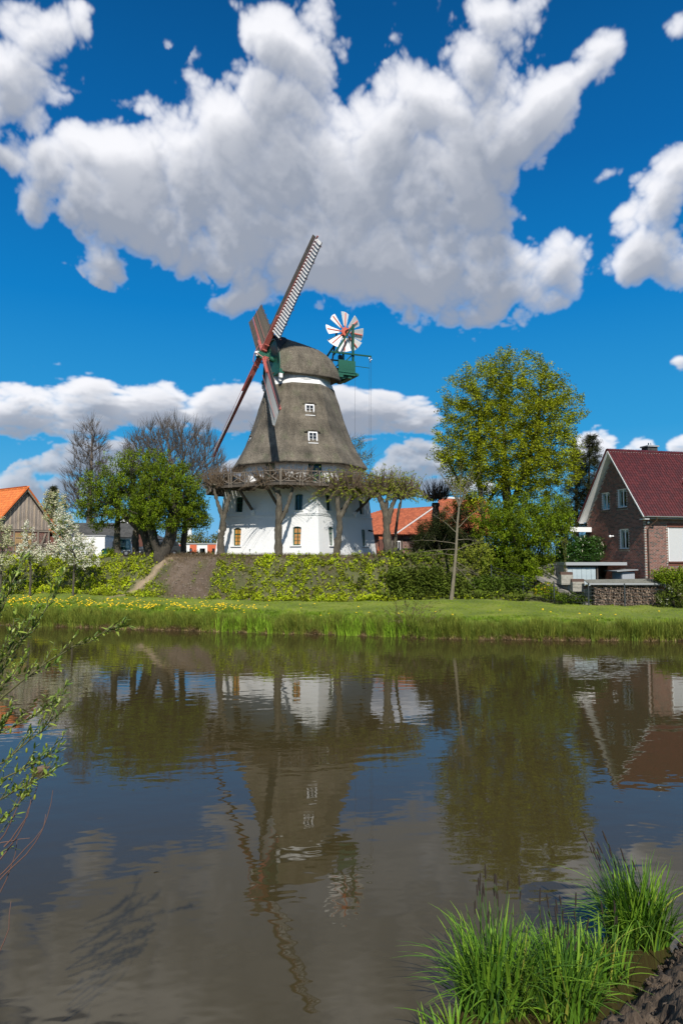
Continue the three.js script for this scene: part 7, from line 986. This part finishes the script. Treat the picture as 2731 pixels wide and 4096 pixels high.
// --- sedge clumps with dark flower spikes
{
  const bladeG = [0, 1, 2, 3, 4, 5].map((k) => { const q = rnd(300 + k), P = [], U = [], I = [], seg = 9, bend = [0.1, 0.22, 0.4, 0.7, 1.3, 0.3][k], W = 0.012; for (let s = 0; s <= seg; s++) { const u = s / seg, a = bend * u * u * 1.25, y = u * (1 - 0.28 * bend * u * u), x = 0.62 * bend * u * u, w = W * (u < 0.1 ? 0.8 + 2 * u : 1) * (1 - Math.pow(u, 2.6)) + 0.0007, tw = (q() - 0.5) * 0.004; P.push(x, y, -w, x + 0.35 * w + tw, y - 0.1 * w, 0, x, y, w); U.push(0, u, 0.5, u, 1, u); } for (let s = 0; s < seg; s++) { const o = s * 3; I.push(o, o + 3, o + 1, o + 1, o + 3, o + 4, o + 1, o + 4, o + 2, o + 2, o + 4, o + 5); } const g = new THREE.BufferGeometry(); g.setAttribute('position', new THREE.Float32BufferAttribute(P, 3)); g.setAttribute('uv', new THREE.Float32BufferAttribute(U, 2)); g.setIndex(I); g.computeVertexNormals(); return g; });
  const bladeM = [[0.115, 0.25, 0.018], [0.19, 0.33, 0.025], [0.065, 0.16, 0.02], [0.36, 0.38, 0.06], [0.045, 0.115, 0.03]].map((c) => new THREE.MeshPhysicalMaterial({ color: rgb(...c), roughness: 0.6, specularIntensity: 0.5, transmission: 0.25, thickness: 0, side: THREE.DoubleSide }));
  const spikeG = metreUV(tube([V(0, 0, 0), V(0, 0.02, 0), V(0, 0.08, 0), V(0, 0.13, 0), V(0, 0.15, 0)], [0.003, 0.008, 0.0095, 0.008, 0.003], 7)), stemG = metreUV(tube([V(0, 0, 0), V(0.01, 0.5, 0), V(0.03, 1, 0)], [0.004, 0.0035, 0.003], 4, false)), spikeM = std({ color: rgb(0.03, 0.02, 0.014), roughness: 0.9 });
  function sedge(label, cx, cd, rx, rz, n, H, wind, seed, nsp) {
    const t = thing('sedge_clump', label, 'sedge', [cx, 0, -cd]), r = rnd(seed), rest = [[], [], []];
    for (let i = 0; i < n; i++) {
      const a = r() * 6.283, q = Math.sqrt(r()), x = Math.cos(a) * q * rx, z = Math.sin(a) * q * rz, y = Math.max(-0.05, landHeight(cx + x, -cd + z)) + 0.0, h = H * (0.5 + 0.68 * r()) * (1 - 0.3 * q * q), k = Math.min(5, Math.floor(Math.pow(r(), 0.8) * 6)), out = Math.atan2(-z / rz, x / rx) + (r() - 0.5) * 1.9, dir = r() < wind[1] ? wind[0] + (r() - 0.5) * 0.9 : out;
      const m = M4(V(x, y, z), new THREE.Euler((r() - 0.5) * 0.2, dir, -(0.03 + 0.3 * q * r()), 'YXZ'), V(h, h, 0.75 + 0.6 * r()));
      const mi = r() < 0.42 ? 0 : r() < 0.55 ? 1 : r() < 0.6 ? 2 : r() < 0.55 ? 3 : 4;
      if (i < 280 && z > -rz * 0.2 + (i % 3) * 0) { const o = new THREE.Mesh(bladeG[k], bladeM[mi]); o.name = 'blade'; o.castShadow = o.receiveShadow = true; o.applyMatrix4(m); t.add(o); } else rest[mi % 3].push([k, m]);
    }
    rest.forEach((L, mi) => { for (let k = 0; k < 6; k++) { const l = L.filter((e) => e[0] === k).map((e) => e[1]); if (l.length) copies('blades', bladeG[k], bladeM[mi], l, t); } });
    for (let i = 0; i < nsp; i++) { const a = r() * 6.283, q = Math.sqrt(r()) * 0.85, x = Math.cos(a) * q * rx, z = Math.sin(a) * q * rz, h = H * (0.86 + 0.34 * r()), tilt = wind[2] ? wind[2] * (0.7 + 0.6 * r()) : (r() - 0.5) * 0.35, m = M4(V(x, Math.max(0, landHeight(cx + x, -cd + z)), z), new THREE.Euler((r() - 0.5) * 0.15, wind[2] ? 0 : r() * 6.28, tilt, 'YXZ'), V(1, h, 1)); const s = part('flower_stem', stemG, bladeM[2], t); s.applyMatrix4(m); const sp = part('flower_spike', spikeG, spikeM, s, [0.03, 0.985, 0]); sp.scale.set(1, (0.75 + 0.5 * r()) / h, 1); if (r() < 0.6) { const s2 = part('flower_spike', spikeG, spikeM, s, [0.022, 0.985 - 0.14 / h, 0], [0.15, 0, -0.12]); s2.scale.set(0.9, 0.7 / h, 0.9); } }
    return t;
  }
  sedge('left sedge clump in the water with upright dark flower spikes', 1.68, 7.75, 0.38, 0.28, 480, 1.08, [3.1, 0.12, 0], 401, 13);
  sedge('middle sedge clump in the water between the left clump and the soil', 2.38, 7.7, 0.36, 0.28, 400, 0.96, [3.1, 0.15, 0], 402, 12);
  sedge('low sedge clump at the soil edge behind the middle clump', 2.98, 8.25, 0.34, 0.2, 190, 0.78, [3.0, 0.35, 0], 403, 3);
  sedge('right sedge clump bending left with dark flower spikes at its tip', 3.78, 9.05, 0.38, 0.28, 520, 1.12, [3.3, 0.45, 0.42], 404, 12);
  sedge('thin sedge sprouts at the lower left of the left clump', 1.12, 7.15, 0.3, 0.16, 46, 0.6, [3.0, 0.3, 0], 405, 0);
  const wl = thing('floating_leaf', 'tiny dark leaf floating alone on the open water', 'leaf', at(357, 2063, 10.9).setY(0.006).toArray(), 0.5); part('leaf_blade', new THREE.SphereGeometry(0.035, 10, 6).scale(1, 0.12, 0.4), MAT.barkDark, wl); part('stalk', tube([V(0.03, 0, 0), V(0.06, 0.01, 0.01)], [0.003, 0.002], 4), MAT.barkDark, wl);
}
// --- willow reaching in from the left
{
  const D = 5.2, b = V(-4.6, 0.2, -4.6), t = thing('willow_bush', 'young willow reaching into the picture from the left edge over the water', 'willow', b.toArray()), r = rnd(555), P = (x, y, d = D) => at(x, y, d).sub(b), lg = (() => { const Q = [], I = [], seg = 4; for (let s = 0; s <= seg; s++) { const u = s / seg, w = Math.sin(Math.PI * Math.pow(u, 0.8)) * 0.15 + 0.004; Q.push(u, -0.14 * u * u, -w, u, -0.14 * u * u - 0.03, 0, u, -0.14 * u * u, w); } for (let s = 0; s < seg; s++) { const o = s * 3; I.push(o, o + 3, o + 1, o + 1, o + 3, o + 4, o + 1, o + 4, o + 2, o + 2, o + 4, o + 5); } const g = new THREE.BufferGeometry(); g.setAttribute('position', new THREE.Float32BufferAttribute(Q, 3)); g.setIndex(I); g.computeVertexNormals(); return g; })();
  const lm = [[0.22, 0.31, 0.03], [0.30, 0.38, 0.05], [0.13, 0.22, 0.025]].map((c) => new THREE.MeshPhysicalMaterial({ color: rgb(...c), roughness: 0.5, transmission: 0.3, thickness: 0, side: THREE.DoubleSide })), wood = [], dead = [], leaves = [], cat = [];
  const stem = (pts, r0, leafy, density = 1) => {
    const c = new THREE.CatmullRomCurve3(pts, false, 'centripetal'), L = c.getLength(), n = Math.max(6, Math.round(L / 0.09)), q = c.getSpacedPoints(n); q.forEach((p, i) => { if (i && i < n) p.add(V((r() - 0.5) * 0.012, (r() - 0.5) * 0.012, (r() - 0.5) * 0.02)); });
    (leafy ? wood : dead).push(tube(q, q.map((_, i) => lerp(r0, 0.0022, i / n)), 5, false));
    if (leafy) for (let s = 0.12; s < 1; s += 0.026 / L / density) { const p = c.getPoint(s), tan = c.getTangent(s), k = 1 + (s > 0.6 && r() < 0.5 ? 1 : 0); for (let j = 0; j < k; j++) { const side = V(r() - 0.5, r() - 0.35, r() - 0.5).normalize(), d = tan.clone().multiplyScalar(0.75).add(side.multiplyScalar(0.9)).normalize(), y = V(0, 1, 0).addScaledVector(V(r() - 0.5, 0, r() - 0.5), 0.9), z = d.clone().cross(y).normalize(), yy = z.clone().cross(d), len = (0.032 + 0.038 * r()) * (0.75 + 0.4 * s); leaves.push(new THREE.Matrix4().makeBasis(d.multiplyScalar(len), yy.multiplyScalar(len), z.multiplyScalar(len)).setPosition(p)); } }
    return c;
  };
  const branch = (pts, r0, subs, len) => { subs = Math.round(subs * 1.5); const c = stem(pts, r0, true); for (let k = 0; k < subs; k++) { const s = 0.15 + 0.75 * (k + r()) / subs, p = c.getPoint(s), tan = c.getTangent(s), d = tan.clone().multiplyScalar(0.8).add(V((r() - 0.3) * 0.5, (r() - 0.3) * 1.1, (r() - 0.5) * 0.9)).normalize(), L = len * (0.5 + 0.7 * r()) * (1.1 - 0.6 * s); stem([p, p.clone().addScaledVector(d, L * 0.5).add(V(0, 0.02, 0)), p.clone().addScaledVector(d, L).add(V(0, 0.05, 0))], r0 * 0.4, true, 1.15); } };
  branch([P(-90, 1700), P(10, 1600), P(110, 1520), P(200, 1470), P(262, 1445), P(296, 1436)], 0.011, 5, 0.28);
  branch([P(-120, 1600), P(-20, 1540), P(50, 1470), P(120, 1380), P(135, 1345)], 0.010, 6, 0.3);
  branch([P(-80, 1480), P(-10, 1420), P(30, 1340), P(52, 1270, 5.6)], 0.008, 4, 0.22);
  branch([P(-100, 1730), P(-10, 1690), P(70, 1650), P(120, 1618), P(150, 1590)], 0.010, 6, 0.26);
  branch([P(-100, 1790), P(0, 1755), P(70, 1700), P(120, 1655), P(160, 1620)], 0.010, 6, 0.26);
  branch([P(-120, 1860), P(-20, 1800), P(60, 1765), P(110, 1735), P(146, 1710)], 0.010, 6, 0.26);
  branch([P(-120, 1690), P(-50, 1640), P(10, 1570), P(60, 1545), P(140, 1535)], 0.009, 6, 0.26);
  branch([P(-100, 1900), P(-20, 1850), P(40, 1815), P(90, 1790), P(124, 1772)], 0.009, 6, 0.24);
  branch([P(-130, 1760), P(-60, 1660), P(-10, 1560), P(20, 1500), P(28, 1450)], 0.011, 7, 0.3);
  branch([P(-110, 2000), P(-40, 1930), P(10, 1880), P(50, 1840), P(72, 1818)], 0.009, 6, 0.22);
  branch([P(-120, 1560), P(-60, 1500), P(-10, 1430), P(8, 1360)], 0.009, 6, 0.25);
  branch([P(-120, 1860), P(-60, 1780), P(-10, 1700), P(25, 1640)], 0.010, 7, 0.26);
  // red brown leafless shoots below
  for (const l of [[[-60, 2080], [20, 2000], [80, 1940], [112, 1870], [122, 1815]], [[-40, 2020], [10, 1960], [50, 1900], [75, 1835], [88, 1800]], [[-50, 1990], [0, 1930], [40, 1860], [52, 1800]], [[-70, 2120], [-10, 2060], [25, 2000], [40, 1930]], [[10, 1945], [60, 1880], [72, 1830]], [[-60, 1960], [10, 1935], [70, 1925]], [[-50, 2280], [-5, 2200], [22, 2120], [26, 2070]], [[-70, 2060], [0, 2010], [60, 1945], [98, 1905], [106, 1870]]]) stem(l.map(([x, y], i) => P(x, y, D - 0.1 + i * 0.05)), 0.0065, false);
  for (const l of [[[-60, 1990], [10, 1900], [40, 1868]], [[-60, 2050], [-10, 1965], [30, 1945]]]) stem(l.map(([x, y]) => P(x, y)), 0.006, true, 0.5);
  part('stem', [tube([V(0, -0.6, 0), V(-0.1, 0.7, 0.1), V(-0.35, 1.6, -0.1), V(-0.5, 2.6, -0.5)], [0.06, 0.05, 0.04, 0.03], 8), tube([V(0, -0.6, 0), V(0.2, 0.4, -0.2), V(0.1, 1.2, -0.4), V(0.0, 2.2, -0.55)], [0.05, 0.04, 0.03, 0.02], 8)].map((g) => g), MAT.barkDark, t);
  part('branches', joinIndexed(wood), std({ color: rgb(0.10, 0.095, 0.035), roughness: 0.7 }), t); part('dry_shoots', joinIndexed(dead), std({ color: rgb(0.12, 0.062, 0.045), roughness: 0.6 }), t);
  const order = leaves.map((m, i) => [m.elements[12] + b.x, i]).sort((p, q) => q[0] - p[0]).map((q) => q[1]);
  order.slice(0, 300).forEach((i) => { const o = new THREE.Mesh(lg, lm[i % 3]); o.name = 'leaf'; o.castShadow = o.receiveShadow = true; o.applyMatrix4(leaves[i]); t.add(o); });
  [0, 1, 2].forEach((k) => copies('leaves', lg, lm[k], order.slice(300).filter((i) => i % 3 === k).map((i) => leaves[i]), t));
  const cg = new THREE.SphereGeometry(0.0085, 8, 8).scale(1, 2.4, 1); for (let i = 0; i < 14; i++) { const p = P(20 + r() * 110, 1590 + r() * 250, D - 0.05); part('catkin', cg, LEAF.pale, t, p.toArray(), [r(), r() * 6, (r() - 0.5) * 1.4]); }
}

renderer.render(scene, camera);
